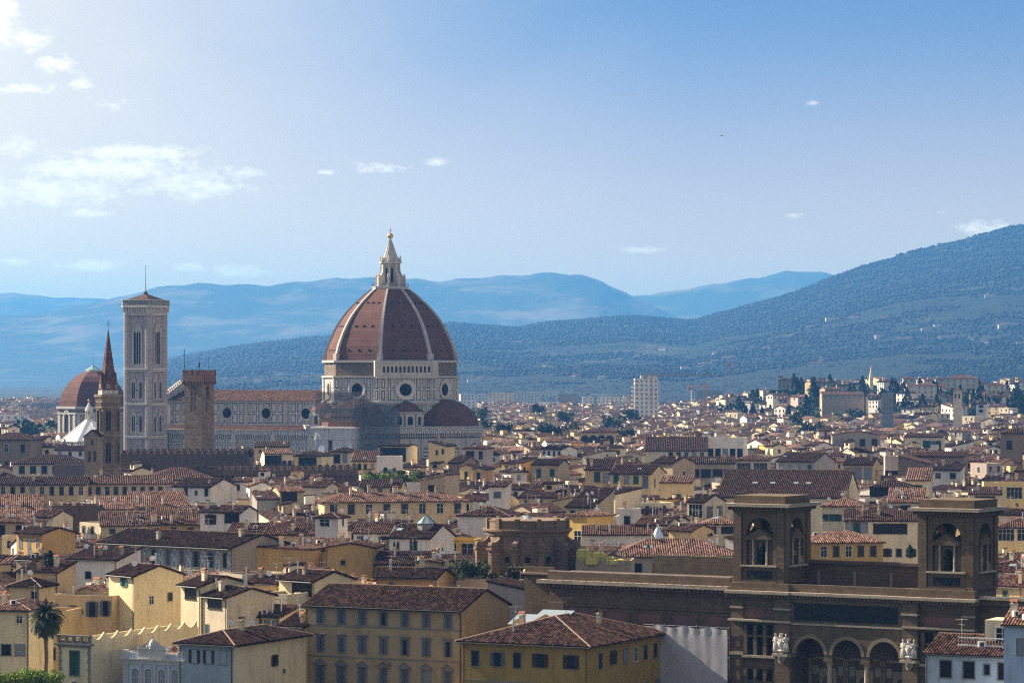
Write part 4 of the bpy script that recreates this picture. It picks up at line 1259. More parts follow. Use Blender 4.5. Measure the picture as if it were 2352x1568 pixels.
# dome shell
PROF = [(27.7, 59.3), (27.25, 62.4), (26.3, 65.6), (25.1, 68.4), (23.8, 71.3), (22.25, 74.1), (20.4, 77.0), (18.2, 79.8), (15.8, 82.4), (13.1, 84.9), (10.3, 87.4), (7.5, 89.5)]
m = MB()
rows = [[m.P((p[0], p[1], z)) for p in octo(r)] for r, z in PROF]
for i in range(len(rows) - 1):
    for k in range(8):
        j = (k + 1) % 8
        m.idx((rows[i][k], rows[i][j], rows[i + 1][j], rows[i + 1][k]), 0)
for f in MID:
    for zz, sp in ((63.6, 5.0), (73.6, 4.0), (83.3, 2.6)):
        r = np.interp(zz, [p[1] for p in PROF], [p[0] for p in PROF]) * math.cos(R(22.5))
        m.T = facing(f, r)
        for s in (-1, 0, 1):
            m.box(s * sp - .35, s * sp + .35, -.25, .3, zz - .4, zz + .5, 1)
m.T = None
m.build('dome', [DOMET, DARKV], cath)
for v in VERT:
    m = MB(Matrix.Rotation(R(v), 4, 'Z'))
    prev = None
    for i, (r, z) in enumerate(PROF):
        w = .80 - .32 * i / 11
        ring = [m.P((-w, -r + .6, z)), m.P((-w * .8, -r - .75, z)), m.P((w * .8, -r - .75, z)), m.P((w, -r + .6, z))]
        if prev:
            for k in range(3):
                m.idx((prev[k], prev[k + 1], ring[k + 1], ring[k]), 0)
        prev = ring
    m.box(-1.1, 1.1, -28.6, -26.5, 58.5, 62.3, 0)
    m.build('dome_rib', plaster('rib_marble', (.50, .465, .43)), cath)
# lantern
m = MB()
m.prism(octo(7.6), 88.9, 90.2, 0)
m.prism(octo(7.9), 90.2, 90.5, 0)
m.prism(octo(3.3), 90.5, 100.4, 0)
m.prism(octo(4.0), 99.3, 100.0, 0)
m.prism(octo(4.75), 100.2, 101.0, 0)
m.prism(octo(3.9), 101.0, 102.6, 0)
for k, v in enumerate(VERT):
    m.T = Matrix.Rotation(R(v), 4, 'Z')
    pts = [(-3.0, 90.5), (-6.5, 90.5), (-6.5, 94.2), (-5.9, 95.0), (-5.2, 95.2), (-4.5, 96.2), (-4.2, 97.4), (-4.1, 100.2), (-3.0, 100.2)]
    for s in (-.5, .5):
        m.face([(s, p[0], p[1]) for p in (pts if s > 0 else pts[::-1])], 0)
    for i in range(len(pts)):
        a, b = pts[i], pts[(i + 1) % len(pts)]
        m.face([(-.5, a[0], a[1]), (-.5, b[0], b[1]), (.5, b[0], b[1]), (.5, a[0], a[1])], 0)
    m.lathe([(.45, 0), (.5, .6), (.2, 1.2), (.35, 1.6), (.05, 2.5)], 6, 0, (0, -4.3, 101.0))
    m.lathe([(.35, 0), (.4, .5), (.1, 1.3)], 6, 0, (0, -6.0, 94.6))
    m.T = facing(MID[k], 3.3 * math.cos(R(22.5)))
    m.box(-.5, .5, -.06, .1, 92.2, 98.3, 1)
m.T = None
m.prism(octo(7.3), 90.5, 90.6, 0)
lant = m.build('lantern', [WHITEM, DARKV], cath)
m = MB()
for k in range(32):
    t = 2 * math.pi * k / 32
    t2 = 2 * math.pi * (k + 1) / 32
    m.tube((7.6 * math.cos(t), 7.6 * math.sin(t), 90.4), (7.6 * math.cos(t), 7.6 * math.sin(t), 91.7), .06, 4)
    m.tube((7.6 * math.cos(t), 7.6 * math.sin(t), 91.6), (7.6 * math.cos(t2), 7.6 * math.sin(t2), 91.6), .06, 4)
m.build('railing', DARKMETAL, lant)
m = MB()
m.lathe([(3.1, 102.6), (2.5, 104.3), (1.6, 107), (.8, 109.2), (.35, 110.4), (.5, 110.8), (.1, 110.9)], 16, 0)
for k in range(8):
    t = 2 * math.pi * k / 8
    m.tube((3.05 * math.cos(t), 3.05 * math.sin(t), 102.6), (.4 * math.cos(t), .4 * math.sin(t), 110.2), .16, 4, 0)
m.build('spire_cone', GREYM, lant)
m = MB()
m.lathe([(0.01, 110.55)] + [(1.2 * math.sin(math.pi * k / 12), 111.75 - 1.2 * math.cos(math.pi * k / 12)) for k in range(1, 12)] + [(0.01, 112.95)], 20, 0)
m.build('gilt_ball', GOLD, lant, smooth=True)
m = MB()
m.box(-.12, .12, -.12, .12, 112.8, 115.2)
m.box(-.7, .7, -.1, .1, 114.0, 114.25)
m.build('cross', GOLD, lant)


def tribune(f, c):
    C2 = dirv(f) * c
    m = MB()
    o = lambda r: octo(r, (C2.x, C2.y))
    m.prism(o(15.8), 0, 28.6, 0, False)
    m.prism(o(16.4), 28.4, 29.2, 2)
    m.prism(o(17.3), 29.6, 32.0, 1)
    m.prism(o(17.6), 32.0, 32.4, 2)
    for ff in MID:
        da = abs((ff - f + 180) % 360 - 180)
        if da > 95:
            continue
        m.T = facing(ff, 15.8 * math.cos(R(22.5)), (C2.x, C2.y, 0))
        m.archwall(-5.9, 5.9, 10, 27.6, [(-3.4, 0.01, 20.5, 20.4), (0, 3.4, 22.2, 10.5), (3.41, 0.01, 20.5, 20.4)], -.7, -.0, 3, 12)
        for k in range(13):
            m.box(-6.3 + k * 1.0, -5.9 + k * 1.0, -1.2, .2, 28.0, 29.7, 2)
        m.box(-.8, .8, -.15, .1, 10, 21.5, 4)
        m.T = None
    tr = m.build('tribune', [MARB_B, MARB_S, GREYM, GREYM, DARKV], cath)
    m = MB()
    rows = []
    for k in range(9):
        t = math.pi / 2 * k / 8
        rows.append([m.P((p[0], p[1], 32.3 + 11.2 * math.sin(t))) for p in o(max(.3, 15.6 * math.cos(t)))])
    for i in range(8):
        for k in range(8):
            j = (k + 1) % 8
            m.idx((rows[i][k], rows[i][j], rows[i + 1][j], rows[i + 1][k]))
    m.build('half_dome', DOMET, tr)
    return tr


tribune(61, 25.0)
tribune(-29, 25.0)
for f in (16, -74):
    C2 = dirv(f) * 27.0
    m = MB()
    m.T = facing(f, 33.0)
    m.box(-13, 13, -.0, 8, 0, 28.6, 0)
    m.box(-13.2, 13.2, -1.3, 8, 29.6, 32.0, 1)
    m.box(-13.2, 13.2, -1.5, 8, 32.0, 32.4, 2)
    for k in range(26):
        m.box(-13 + k * 1.0, -12.6 + k, -1.1, .2, 28.0, 29.7, 2)
    for x, r in ((-8, 2.3), (-2.4, 1.3), (2.4, 1.3), (8, 2.3)):
        m.archwall(x - r - .8, x + r + .8, 14, 27.2, [(x, r, 22.5, 14.2)], -.5, -.02, 2, 10)
    m.T = None
    n = 20
    m.lathe([(6.6, 32.4), (6.6, 37.6)], n, 2, (C2.x, C2.y, 0))
    m.lathe([(7.2, 37.6), (7.4, 38.4)], n, 2, (C2.x, C2.y, 0))
    for k in range(5):
        m.T = facing(f + (k - 2) * 36, 6.6, (C2.x, C2.y, 0))
        m.archwall(-1.9, 1.9, 32.5, 37.5, [(0, 1.15, 35.4, 33.0)], -.8, 0, 2, 8)
        m.box(-1.1, 1.1, -.12, -.04, 33, 36.5, 3)
    m.T = None
    ex = m.build('exedra', [MARB_B, MARB_S, WHITEM if f < 0 else GREYM, DARKV], cath)
    m = MB()
    m.lathe([(7.7, 38.4), (6, 39.6), (3.5, 41.4), (.2, 43.2)], 16, 0, (C2.x, C2.y, 0))
    m.build('cone_roof', DOMET, ex)
# nave
d_, s_ = dirv(-119), dirv(-29)
NT_ = Matrix(((d_.x, s_.x, 0, 0), (d_.y, s_.y, 0, 0), (0, 0, 1, 0), (0, 0, 0, 1)))
m = MB(NT_)
m.box(20, 106.5, -11, 11, 0, 42.0, 0)
m.box(20, 106.8, -11.8, 11.8, 41.6, 42.5, 1)
m.box(20, 106.8, -11.5, 11.5, 32.0, 32.5, 1)
for k in range(5):
    m.box(24.2 + k * 20, 26.0 + k * 20, 10.9, 11.6, 32.5, 41.6, 1)
nave = m.build('nave_wall', [MARB_N, GREYM], cath)
for x in (35, 55, 75, 95):
    m = MB(NT_ @ Matrix.Translation((x, 11, 37.2)) @ Matrix.Rotation(R(-90), 4, 'X'))
    m.lathe([(3.2, .05), (3.2, .4), (2.8, .5), (2.2, .15)], 24, 0)
    m.lathe([(2.25, .17), (.01, .15)], 24, 1)
    m.build('oculus', [GREYM, DARKV], nave)
m = MB(NT_)
m.slope((107, 12.4, 42.5), (20, 12.4, 42.5), (20, 0, 47.0), (107, 0, 47.0), .9, .12)
m.slope((20, -12.4, 42.5), (107, -12.4, 42.5), (107, 0, 47.0), (20, 0, 47.0), .9, .12)
m.slope((107, 21.2, 29.9), (20, 21.2, 29.9), (20, 11, 31.9), (107, 11, 31.9), .9, .12)
m.slope((20, -21.2, 29.9), (107, -21.2, 29.9), (107, -11, 31.9), (20, -11, 31.9), .9, .12)
m.build('nave_roof', ROOFM['m'], cath)
m = MB(NT_)
m.box(20, 106.5, -20.5, 20.5, 0, 26.2, 0)
m.box(20, 106.8, -21.0, 21.0, 28.2, 30.0, 1)
m.box(20, 106.8, -20.2, 20.2, 26.2, 28.2, 3)
for k in range(78):
    m.box(21 + k * 1.1, 21.45 + k * 1.1, 20, 20.9, 26.2, 28.2, 2)
m.box(20, 106.8, -21.3, 21.3, 30.0, 30.3, 2)
for x in (26, 45, 65, 85, 104):
    m.box(x - 1.2, x + 1.2, 20, 21.4, 0, 28.2, 2)
m.build('aisle', [MARB_S, MARB_S, WHITEM, DARKV], cath)
m = MB(NT_)
m.box(104.8, 107.5, -12.5, 12.5, 42, 45.5, 0)
for x in (104.8, 107.5):
    q = [(x, 12.5, 45.5), (x, -12.5, 45.5), (x, 0, 51.2)]
    m.face(q if x < 106 else q[::-1], 0)
m.face([(104.8, 12.5, 45.5), (104.8, 0, 51.2), (107.5, 0, 51.2), (107.5, 12.5, 45.5)], 1)
m.face([(104.8, -12.5, 45.5), (107.5, -12.5, 45.5), (107.5, 0, 51.2), (104.8, 0, 51.2)], 1)
for k in range(9):
    y = 12.5 - k * 12.5 / 9
    m.box(104.6, 105.0, y - .45, y + .25, 45.8 + k * .633, 46.9 + k * .633, 1)
m.tube((106, 0, 51), (106, 0, 54.8), .12, 4, 1)
m.build('facade_gable', [MARB_S, WHITEM], cath)

# scaffolding wrapped round the south tribune
NET = new_mat('scaffold_netting', lambda g, b: None)
g_ = NT(NET.node_tree)
df = g_.n('ShaderNodeBsdfDiffuse', {'Color': (.10, .115, .14)})
tr_ = g_.n('ShaderNodeBsdfTransparent')
wv = g_.noise(obj_coord(g_), .35, 3.0)
mx = g_.n('ShaderNodeMixShader', {0: g_.m('ADD', g_.m('MULTIPLY', g_.ramp(wv, .3, .7), .28), .14), 1: df.outputs[0], 2: tr_.outputs[0]})
g_.t.links.new(mx.outputs[0], g_.n('ShaderNodeOutputMaterial').inputs[0])
TARP = plaster('white_tarpaulin', (.44, .47, .53), .5)
scaf = thing('scaffolding', 'tall scaffolding in pale tarpaulin and dark netting against the cathedral below the dome', 'scaffolding', (CX, 1316, 0))
m = MB(facing(-29, 45.5))
segs = [(-9, 9, 0, 14, 0, 31.8)]
m.box(-10.2, 10.2, -.6, 14, 31.8, 32.3, 1)
rgs = random.Random(3)
for k in range(10):
    for j in range(6):
        x0, x1 = -9.4 + k * 1.88, -9.4 + (k + 1) * 1.88
        z0, z1 = 2 + j * 5, 2 + (j + 1) * 5
        if (k, j) in ((4, 4), (4, 3), (5, 3), (4, 2), (9, 3)):
            continue
        a, b2, c2, d2 = [rgs.uniform(-.25, .25) for _ in range(4)]
        m.face([(x0, a, z0), (x1 - .06, b2, z0), (x1 - .06, c2, z1 - .08), (x0, d2, z1 - .08)], 0)
for j in range(6):
    m.face([(9.4, 0, 2 + j * 5), (9.4, 14, 2 + j * 5), (9.4, 14, 6.9 + j * 5), (9.4, 0, 6.9 + j * 5)], 0)
    m.face([(-9.4, 14, 2 + j * 5), (-9.4, 0, 2 + j * 5), (-9.4, 0, 6.9 + j * 5), (-9.4, 14, 6.9 + j * 5)], 0)
m.build('tarpaulin', [TARP, WHITEPAINT], scaf)
m = MB(facing(-29, 43.5))
for z in (32.3, 34.5, 36.7, 38.9, 41.1, 43.3, 45.5):
    m.box(-9.5, 13, 0, 1.4, z, z + .12, 0)
    for y in (0.05, 1.3):
        m.tube((-9.5, y, z + 1.0), (13, y, z + 1.0), .05, 4, 1)
for k in range(13):
    for y in (.05, 1.3):
        m.tube((-9.4 + k * 1.85, y, 0), (-9.4 + k * 1.85, y, 46.8), .055, 4, 1)
m.box(-8.8, 8, 2.2, 3.0, 34.2, 36.0, 2)
m.box(-8.4, 6, 4.2, 5, 38.2, 40.0, 3)
m.build('scaffold_frame', [plain('scaffold_planks', (.16, .12, .09)), plain('steel_tube', (.22, .23, .25), .5, .5), plain('rusty_sheet', (.20, .12, .085)), TARP], scaf)
m = MB(facing(-10, 44.0))
m.face([(-3.0, 0, 0), (12.0, 0, 0), (12.0, 0, 40), (-3.0, 0, 44)], 0)
m.face([(12.0, 0, 0), (12.0, 7, 0), (12.0, 7, 40), (12.0, 0, 40)], 0)
m.T = facing(-29, 43.2)
m.face([(-9.6, 0, 36), (13, 0, 36), (13, 0, 46.5), (-9.6, 0, 46.5)], 0)
m.build('netting', NET, scaf)


# ------------------------------------------------------------------ bell tower
def lancet(parent, T, w, h, lights, z, gable=True, mw=WHITEM, frame=.35):
    """tall pointed window with slender columns"""
    m = MB(T)
    hw = w / 2
    def arch(hw_, zs, k=7):
        L = []
        for i in range(k + 1):
            t = i / k
            L.append((-hw_ * (1 - t), zs + hw_ * 1.35 * math.sin(math.pi / 2 * t) ** .9))
        return L + [(-p[0], p[1]) for p in L[-2::-1]]
    zs = z + h - hw * 1.35
    inn = [(-hw, z)] + arch(hw, zs) + [(hw, z)]
    out = [(-hw - frame, z)] + arch(hw + frame, zs) + [(hw + frame, z)]
    for i in range(len(inn) - 1):
        a, b, A, B = inn[i], inn[i + 1], out[i], out[i + 1]
        m.face([(A[0], -.5, A[1]), (a[0], -.5, a[1]), (b[0], -.5, b[1]), (B[0], -.5, B[1])], 0)
        m.face([(a[0], -.5, a[1]), (a[0], 0, a[1]), (b[0], 0, b[1]), (b[0], -.5, b[1])], 0)
        m.face([(A[0], 0, A[1]), (A[0], -.5, A[1]), (B[0], -.5, B[1]), (B[0], 0, B[1])], 0)
    m.face([(p[0], -.04, p[1]) for p in inn[::-1]], 0)
    lw = w / lights
    for i in range(lights):
        x = -hw + lw * (i + .5)
        k = lw * .36
        pts = [(x - k, z + .3), (x + k, z + .3), (x + k, zs - .2), (x + k * .5, zs + .5), (x, zs + .8), (x - k * .5, zs + .5), (x - k, zs - .2)]
        m.face([(p[0], -.1, p[1]) for p in pts], 1)
    if gable:
        t = zs + hw * 1.35
        a = hw + frame + .5
        for s in (-1, 1):
            p = [(s * a, -.45, zs + .3), (s * (a - .45), -.45, zs + .3), (s * .0, -.45, t + hw * 1.5), (0, -.45, t + hw * 1.5 + .8)]
            m.face(p if s < 0 else p[::-1], 0)
    return m.build('window', [mw, DARKV], parent)


BTS = .83
bt = thing('bell_tower', 'square marble bell tower in white, pink and green with tall pointed windows and flagpole', 'bell tower', (-156.6, 1340, 0), R(-29))
m = MB()
m.box(-7.2, 7.2, -7.2, 7.2, 0, 79.6, 0, False)
tb = m.build('shaft', MARB_T, bt)
m = MB()
for sx in (-1, 1):
    for sy in (-1, 1):
        m.prism([(sx * 6.6 + 2.0 * math.cos(R(22.5 + 45 * k)), sy * 6.6 + 2.0 * math.sin(R(22.5 + 45 * k))) for k in range(8)], 0, 79.6, 0)
m.build('corner_buttress', panel_marble('buttress_marble', 1.53, 2.9, [(.1, .32)], (.78, .70, .67), (.09, .12, .11), (.38, .20, .18), [(.5, .7)], (.76, 0)), bt)
m = MB()
for z, e, t in ((13, 8.2, .8), (26.4, 8.3, 1.2), (40.3, 8.3, 1.2), (55.0, 8.5, 1.4), (78.8, 8.5, .9)):
    for dz, de in ((0, -.15), (t * .55, .25)):
        k = e + de
        c = k * .78
        m.prism([(-k, -c), (-c, -k), (c, -k), (k, -c), (k, c), (c, k), (-c, k), (-k, c)], z + dz, z + dz + t * .45, 0)
m.build('cornice', WHITEM, bt)
m = MB()
def chamf(k):
    c = k * .80
    return [(-k, -c), (-c, -k), (c, -k), (k, -c), (k, c), (c, k), (-c, k), (-k, c)]
m.prism(chamf(8.5), 79.6, 80.2, 0)
for f in (-90, 0, 90, 180):
    m.T = Matrix.Rotation(R(f), 4, 'Z')
    for k in range(15):
        m.box(-7.6 + k * 1.05, -7.15 + k * 1.05, -9.3, -7.2, 80.0, 82.3, 1)
m.T = None
m.prism(chamf(8.2), 80.2, 82.2, 2)
m.prism(chamf(9.6), 82.2, 83.0, 0)
m.prism(chamf(9.5), 83.0, 85.2, 3)
m.prism(chamf(9.7), 85.2, 85.5, 0)
m.build('parapet_gallery', [WHITEM, WHITEM, DARKV, panel_marble('parapet_marble', 1.3, 2.2, [(.2, .5)], offs=(0, -83.0))], bt)
m = MB()
m.lathe([(10.2, 85.5), (.9, 88.0)], 4, 0, ph=math.pi / 4)
m.lathe([(1.0, 87.7), (1.0, 88.7), (.3, 89.2)], 8, 0)
bt.scale = (BTS, BTS, 1)
rf = m.build('roof', ROOFM['m'], bt)
m = MB()
m.tube((0, 0, 88.8), (0, 0, 95), .2, 6, 0, .16)
m.tube((0, 0, 95), (0, 0, 100.4), .15, 6, 0, .09)
m.build('flagpole', plain('flagpole_paint', (.20, .09, .08)), rf)
for f in (0, 90):
    T = Matrix.Rotation(R(f), 4, 'Z') @ Matrix.Translation((0, -7.2, 0))
    lancet(bt, T, 4.6, 16.6, 3, 57.8, True, WHITEM, .75)
    for z in (28.9, 43.2):
        for x in (-2.35, 2.35):
            lancet(bt, T @ Matrix.Translation((x, 0, 0)), 2.3, 8.2, 2, z, True, WHITEM, .4)

# ------------------------------------------------------------------ brown stone tower with battlements
sx = at(457.5, V0, 1090).x
st = thing('battlemented_tower', 'square brown stone tower with brick battlements and tall bell openings beside the marble nave', 'tower', (sx, 1090, 0), R(-29))
st.scale = (1.09, 1.09, 1.0)
m = MB()
b = 3.35
m.box(-b, b, -b, b, 0, 41.0, 0, False)
m.archwall(-b, b, 41.0, 50.6, [(0, .95, 48.9, 41.0)], -b, -b + .9, 0)
m.archwall(-b, b, 41.0, 50.6, [(0, .95, 48.9, 41.0)], b - .9, b, 0)
m.T = Matrix.Rotation(R(90), 4, 'Z')
m.archwall(-b + .9, b - .9, 41.0, 50.6, [(0, .95, 48.9, 41.0)], -b, -b + .9, 0)
m.archwall(-b + .9, b - .9, 41.0, 50.6, [(0, .95, 48.9, 41.0)], b - .9, b, 0)
m.T = None
m.build('shaft', masonry('tower_rubble', (.26, .19, .13), .8, .4, .4, .7, .05), st)
m = MB()
c = b + .5
m.box(-c, c, -c, c, 51.4, 53.6, 0)
m.box(-b - .2, b + .2, -b - .2, b + .2, 50.6, 51.4, 0)
for f in range(4):
    m.T = Matrix.Rotation(R(90 * f), 4, 'Z')
    for k in range(7):
        m.box(-c + .15 + k * 1.22, -c + .6 + k * 1.22, -c, -b, 50.3, 51.4, 0)
    for k in range(4):
        x = -c + k * (2 * c - 1.15) / 3
        m.box(x + .01, x + 1.15, -c + .01, -c + .6, 53.6, 55.3, 0)
m.T = None
m.build('battlements', masonry('battlement_brick', (.235, .135, .10), .5, .16, .3, .7, .03), st)
m = MB()
m.tube((-3.4, -3.4, 53), (-3.4, -3.4, 62.5), .1, 4)
m.tube((3.0, 1.0, 53), (3.0, 1.0, 59.5), .06, 4)
m.tube((0, 0, 53), (0, 0, 56), .08, 4)
m.lathe([(.05, 0), (.35, .5), (.2, 1.0), (.4, 1.5), (.1, 2.2)], 6, 0, (0, 0, 56))
m.build('weathervane_mast', DARKMETAL, st)
m = MB()
m.lathe([(.3, 42), (.9, 42.4), (.7, 43.4), (.35, 44), (.05, 44.1)], 12, 0)
m.build('bell', BRONZE, st)

# ------------------------------------------------------------------ hexagonal spire
bx = at(248.5, V0, 1030).x
sp_ = thing('spire_tower', 'slender six-sided brown bell tower with a pointed tiled spire next to the bell gable', 'bell tower', (bx, 1030, 0), R(8))
hexr = 3.9
def hexp(r, n=6):
    return [(r * math.sin(R(60 * k + 30)), -r * math.cos(R(60 * k + 30))) for k in range(n)]
m = MB()
m.prism(hexp(hexr - .05), 0, 23, 0)
m.prism(hexp(hexr - .1), 23.0, 46.2, 0)
for z in (22.6, 33.6, 42.8):
    m.prism(hexp(hexr + .3), z, z + .5, 1)
m.prism(hexp(hexr + .2), 44.6, 46.4, 1)
m.prism(hexp(hexr + .7), 46.4, 47.2, 1)
for f in range(6):
    m.T = Matrix.Rotation(R(60 * f), 4, 'Z') @ Matrix.Translation((0, -hexr * math.cos(R(30)) - .0, 0))
    for k in range(6):
        for z in (32.4, 43.4, 45.3):
            m.box(-1.75 + k * .62, -1.5 + k * .62, -.3, .1, z, z + 1.1, 1)
m.T = None
bod = m.build('shaft', [WM['stone'] if False else masonry('spire_brownstone', (.27, .19, .115), 1.0, .45, .3), masonry('spire_banding', (.32, .235, .15), .8, .4, .3)], sp_)
for f in (-60, 0, 60):
    T = Matrix.Rotation(R(f), 4, 'Z') @ Matrix.Translation((0, -hexr * math.cos(R(30)) + .06, 0))
    for z, h in ((24.5, 7.4), (35.2, 7.2)):
        lancet(sp_, T, 1.7, h, 2, z, False, masonry('window_brownstone', (.25, .18, .11), .8, .4), .3)
m = MB()
m.lathe([(3.3, 47.2), (3.1, 49)], 6, 1, ph=R(-60))
m.lathe([(3.3, 48.6), (1.9, 56), (.15, 68.2)], 6, 0, ph=R(-60))
for f in range(6):
    m.T = Matrix.Rotation(R(60 * f), 4, 'Z') @ Matrix.Translation((0, -2.9, 0))
    m.face([(-1.35, -.1, 47.2), (1.35, -.1, 47.2), (1.35, -.1, 48.6), (-1.35, -.1, 48.6)], 1)
    m.face([(-1.35, -.1, 48.6), (1.35, -.1, 48.6), (0, -.1, 54.5)], 0)
    m.face([(-1.35, -.1, 47.2), (-1.35, -.1, 48.6), (0, -.1, 54.5), (0, 1.6, 54.5), (-1.35, .6, 48.6)], 0)
    m.face([(1.35, -.1, 48.6), (1.35, .6, 48.6), (0, 1.6, 54.5), (0, -.1, 54.5)], 0)
    m.lathe([(.75, .0), (.75, .08)], 10, 1, (0, 0, 0)) if False else None
    m.box(-.55, .55, -.22, -.1, 49.3, 50.4, 1)
    m.box(-.28, .28, -.26, -.1, 49.55, 50.15, 2)
m.T = None
m.tube((0, 0, 67.8), (0, 0, 71.5), .09, 4, 2)
m.box(-.5, .5, -.05, .05, 70.2, 70.35, 2)
m.build('spire', [tile_mat('spire_tiles', (.06, .034, .026), (.15, .080, .056), (.26, .15, .11), 0.05), WHITEM, DARKV], sp_)

# ------------------------------------------------------------------ chapel with red dome, far behind
lx = at(214, V0, 1640).x
ch = thing('domed_chapel', 'red tiled dome on a tan drum with white window frames, half hidden by the spire', 'domed church', (lx, 1640, 0))
def oc2(r):
    return octo(r, ph=-20)
m = MB()
m.prism(oc2(19.0), 0, 33.0, 0, False)
m.prism(oc2(19.6), 33.0, 33.8, 1)
m.prism(oc2(18.9), 33.8, 35.8, 2)
m.prism(oc2(20.0), 35.8, 37.0, 1)
for k in range(8):
    for s in (-1, 1):
        m.T = facing(-20 + 22.5 + 45 * k, 19.0 * math.cos(R(22.5)))
        x = s * (19 * math.sin(R(22.5)) - 1.2)
        m.box(x - .9, x + .9, -.35, .1, 0, 33, 1)
m.T = None
dr2 = m.build('drum', [WM['tan'], WHITE_TRIM, WM['brown']], ch)
for k in (-2, -1, 0, 1):
    f = -20 + 22.5 + 45 * k
    lancet(ch, facing(f, 19.0 * math.cos(R(22.5))), 3.6, 12.0, 1, 22.5, False, WHITE_TRIM, 1.0)
m = MB()
prof = [(18.7, 36.8), (18.2, 40), (17.0, 43.5), (15.2, 46.8), (12.8, 49.8), (9.8, 52.4), (6.0, 54.6), (4.0, 55.3)]
rows = [[m.P((p[0], p[1], z)) for p in oc2(r)] for r, z in prof]
for i in range(len(rows) - 1):
    for k in range(8):
        j = (k + 1) % 8
        m.idx((rows[i][k], rows[i][j], rows[i + 1][j], rows[i + 1][k]))
m.build('dome', DOMET, ch)
m = MB()
m.prism(oc2(4.4), 55.0, 56.0, 0)
m.lathe([(4.2, 56.0), (1.2, 57.6), (.3, 58.6)], 8, 1)
m.tube((0, 0, 58), (0, 0, 64), .1, 4, 2)
m.build('dome_cap', [WHITE_TRIM, plain('verdigris', (.22, .36, .34)), DARKMETAL], ch)

# ------------------------------------------------------------------ white pyramid roof
px_ = at(204, V0, 1400).x
bp_ = thing('baptistery', 'brilliant white eight-sided pyramid roof with a small lantern and gilt ball', 'baptistery', (px_, 1400, 0))
def oc3(r):
    return octo(r, ph=-14)
m = MB()
m.prism(oc3(13.6), 0, 24.4, 0)
m.build('wall', MARB_S, bp_)
m = MB()
a, b2 = oc3(13.9), oc3(1.9)
for k in range(8):
    j = (k + 1) % 8
    m.face([(*a[k], 23.9), (*a[j], 23.9), (*b2[j], 33.2), (*b2[k], 33.2)])
    m.tube((*a[k], 24.0), (*b2[k], 33.3), .16, 4)
m.build('roof', plaster('white_roof_marble', (.80, .78, .76), .15), bp_)
m = MB()
m.prism(oc3(1.9), 33.1, 33.8, 0)
for p in oc3(1.45):
    m.tube((*p, 33.8), (*p, 37.2), .2, 6, 0)
m.prism(oc3(.7), 33.8, 37.2, 2)
m.prism(oc3(1.9), 37.2, 37.7, 0)
m.lathe([(1.8, 37.7), (.12, 41.4)], 8, 0)
m.lathe([(.02, 41.3), (.45, 41.6), (.6, 42.0), (.45, 42.4), (.02, 42.7)], 10, 1)
m.build('lantern', [WHITEM, GOLD, GREYM], bp_)

# ------------------------------------------------------------------ bell gable
gx = at(211, V0, 1010).x
bg_ = thing('bell_gable', 'narrow brown bell gable with two arched openings under a little pediment before the spire', 'bell gable', (gx, 1010, -2.4), R(-22))
m = MB()
m.box(-2.5, 2.5, 0, 2.8, 0, 27.5, 0, False)
m.archwall(-2.3, 2.3, 27.5, 33.0, [(-1.0, .62, 31.0, 28.0), (1.0, .62, 31.0, 28.0)], 0, 2.8, 0, 8)
m.archwall(-2.3, 2.3, 33.0, 36.0, [(0, .55, 34.6, 33.5)], 0.01, 2.79, 0, 8)
m.box(-2.9, 2.9, -.35, 3.1, 35.6, 36.1, 0)
m.face([(-2.8, 0, 36.1), (2.8, 0, 36.1), (0, 0, 38.0)], 0)
m.face([(2.8, 2.8, 36.1), (-2.8, 2.8, 36.1), (0, 2.8, 38.0)], 0)
m.box(-2.7, -2.0, -.3, .0, 27, 35.6, 0)
m.box(2.0, 2.7, -.3, .0, 27, 35.6, 0)
m.box(-.22, .22, -.12, .0, 27.5, 31, 0)
m.build('belfry_wall', plaster('gable_plaster', (.30, .235, .165)), bg_)
m = MB()
m.slope((-3.2, 3.2, 36.0), (-3.2, -.5, 36.0), (0, -.5, 38.3), (0, 3.2, 38.3), .5, .14)
m.slope((3.2, -.5, 36.0), (3.2, 3.2, 36.0), (0, 3.2, 38.3), (0, -.5, 38.3), .5, .14)
m.tube((0, 1, 38), (0, 1, 40.6), .06, 4)
m.build('roof', ROOFM['d'], bg_)
for x in (-1.0, 1.0):
    m = MB()
    m.lathe([(.5, 28.6), (.4, 29.4), (.2, 30.0), (.03, 30.2)], 10, 0, (x, 1.3, 0))
    m.build('bell', BRONZE, bg_)

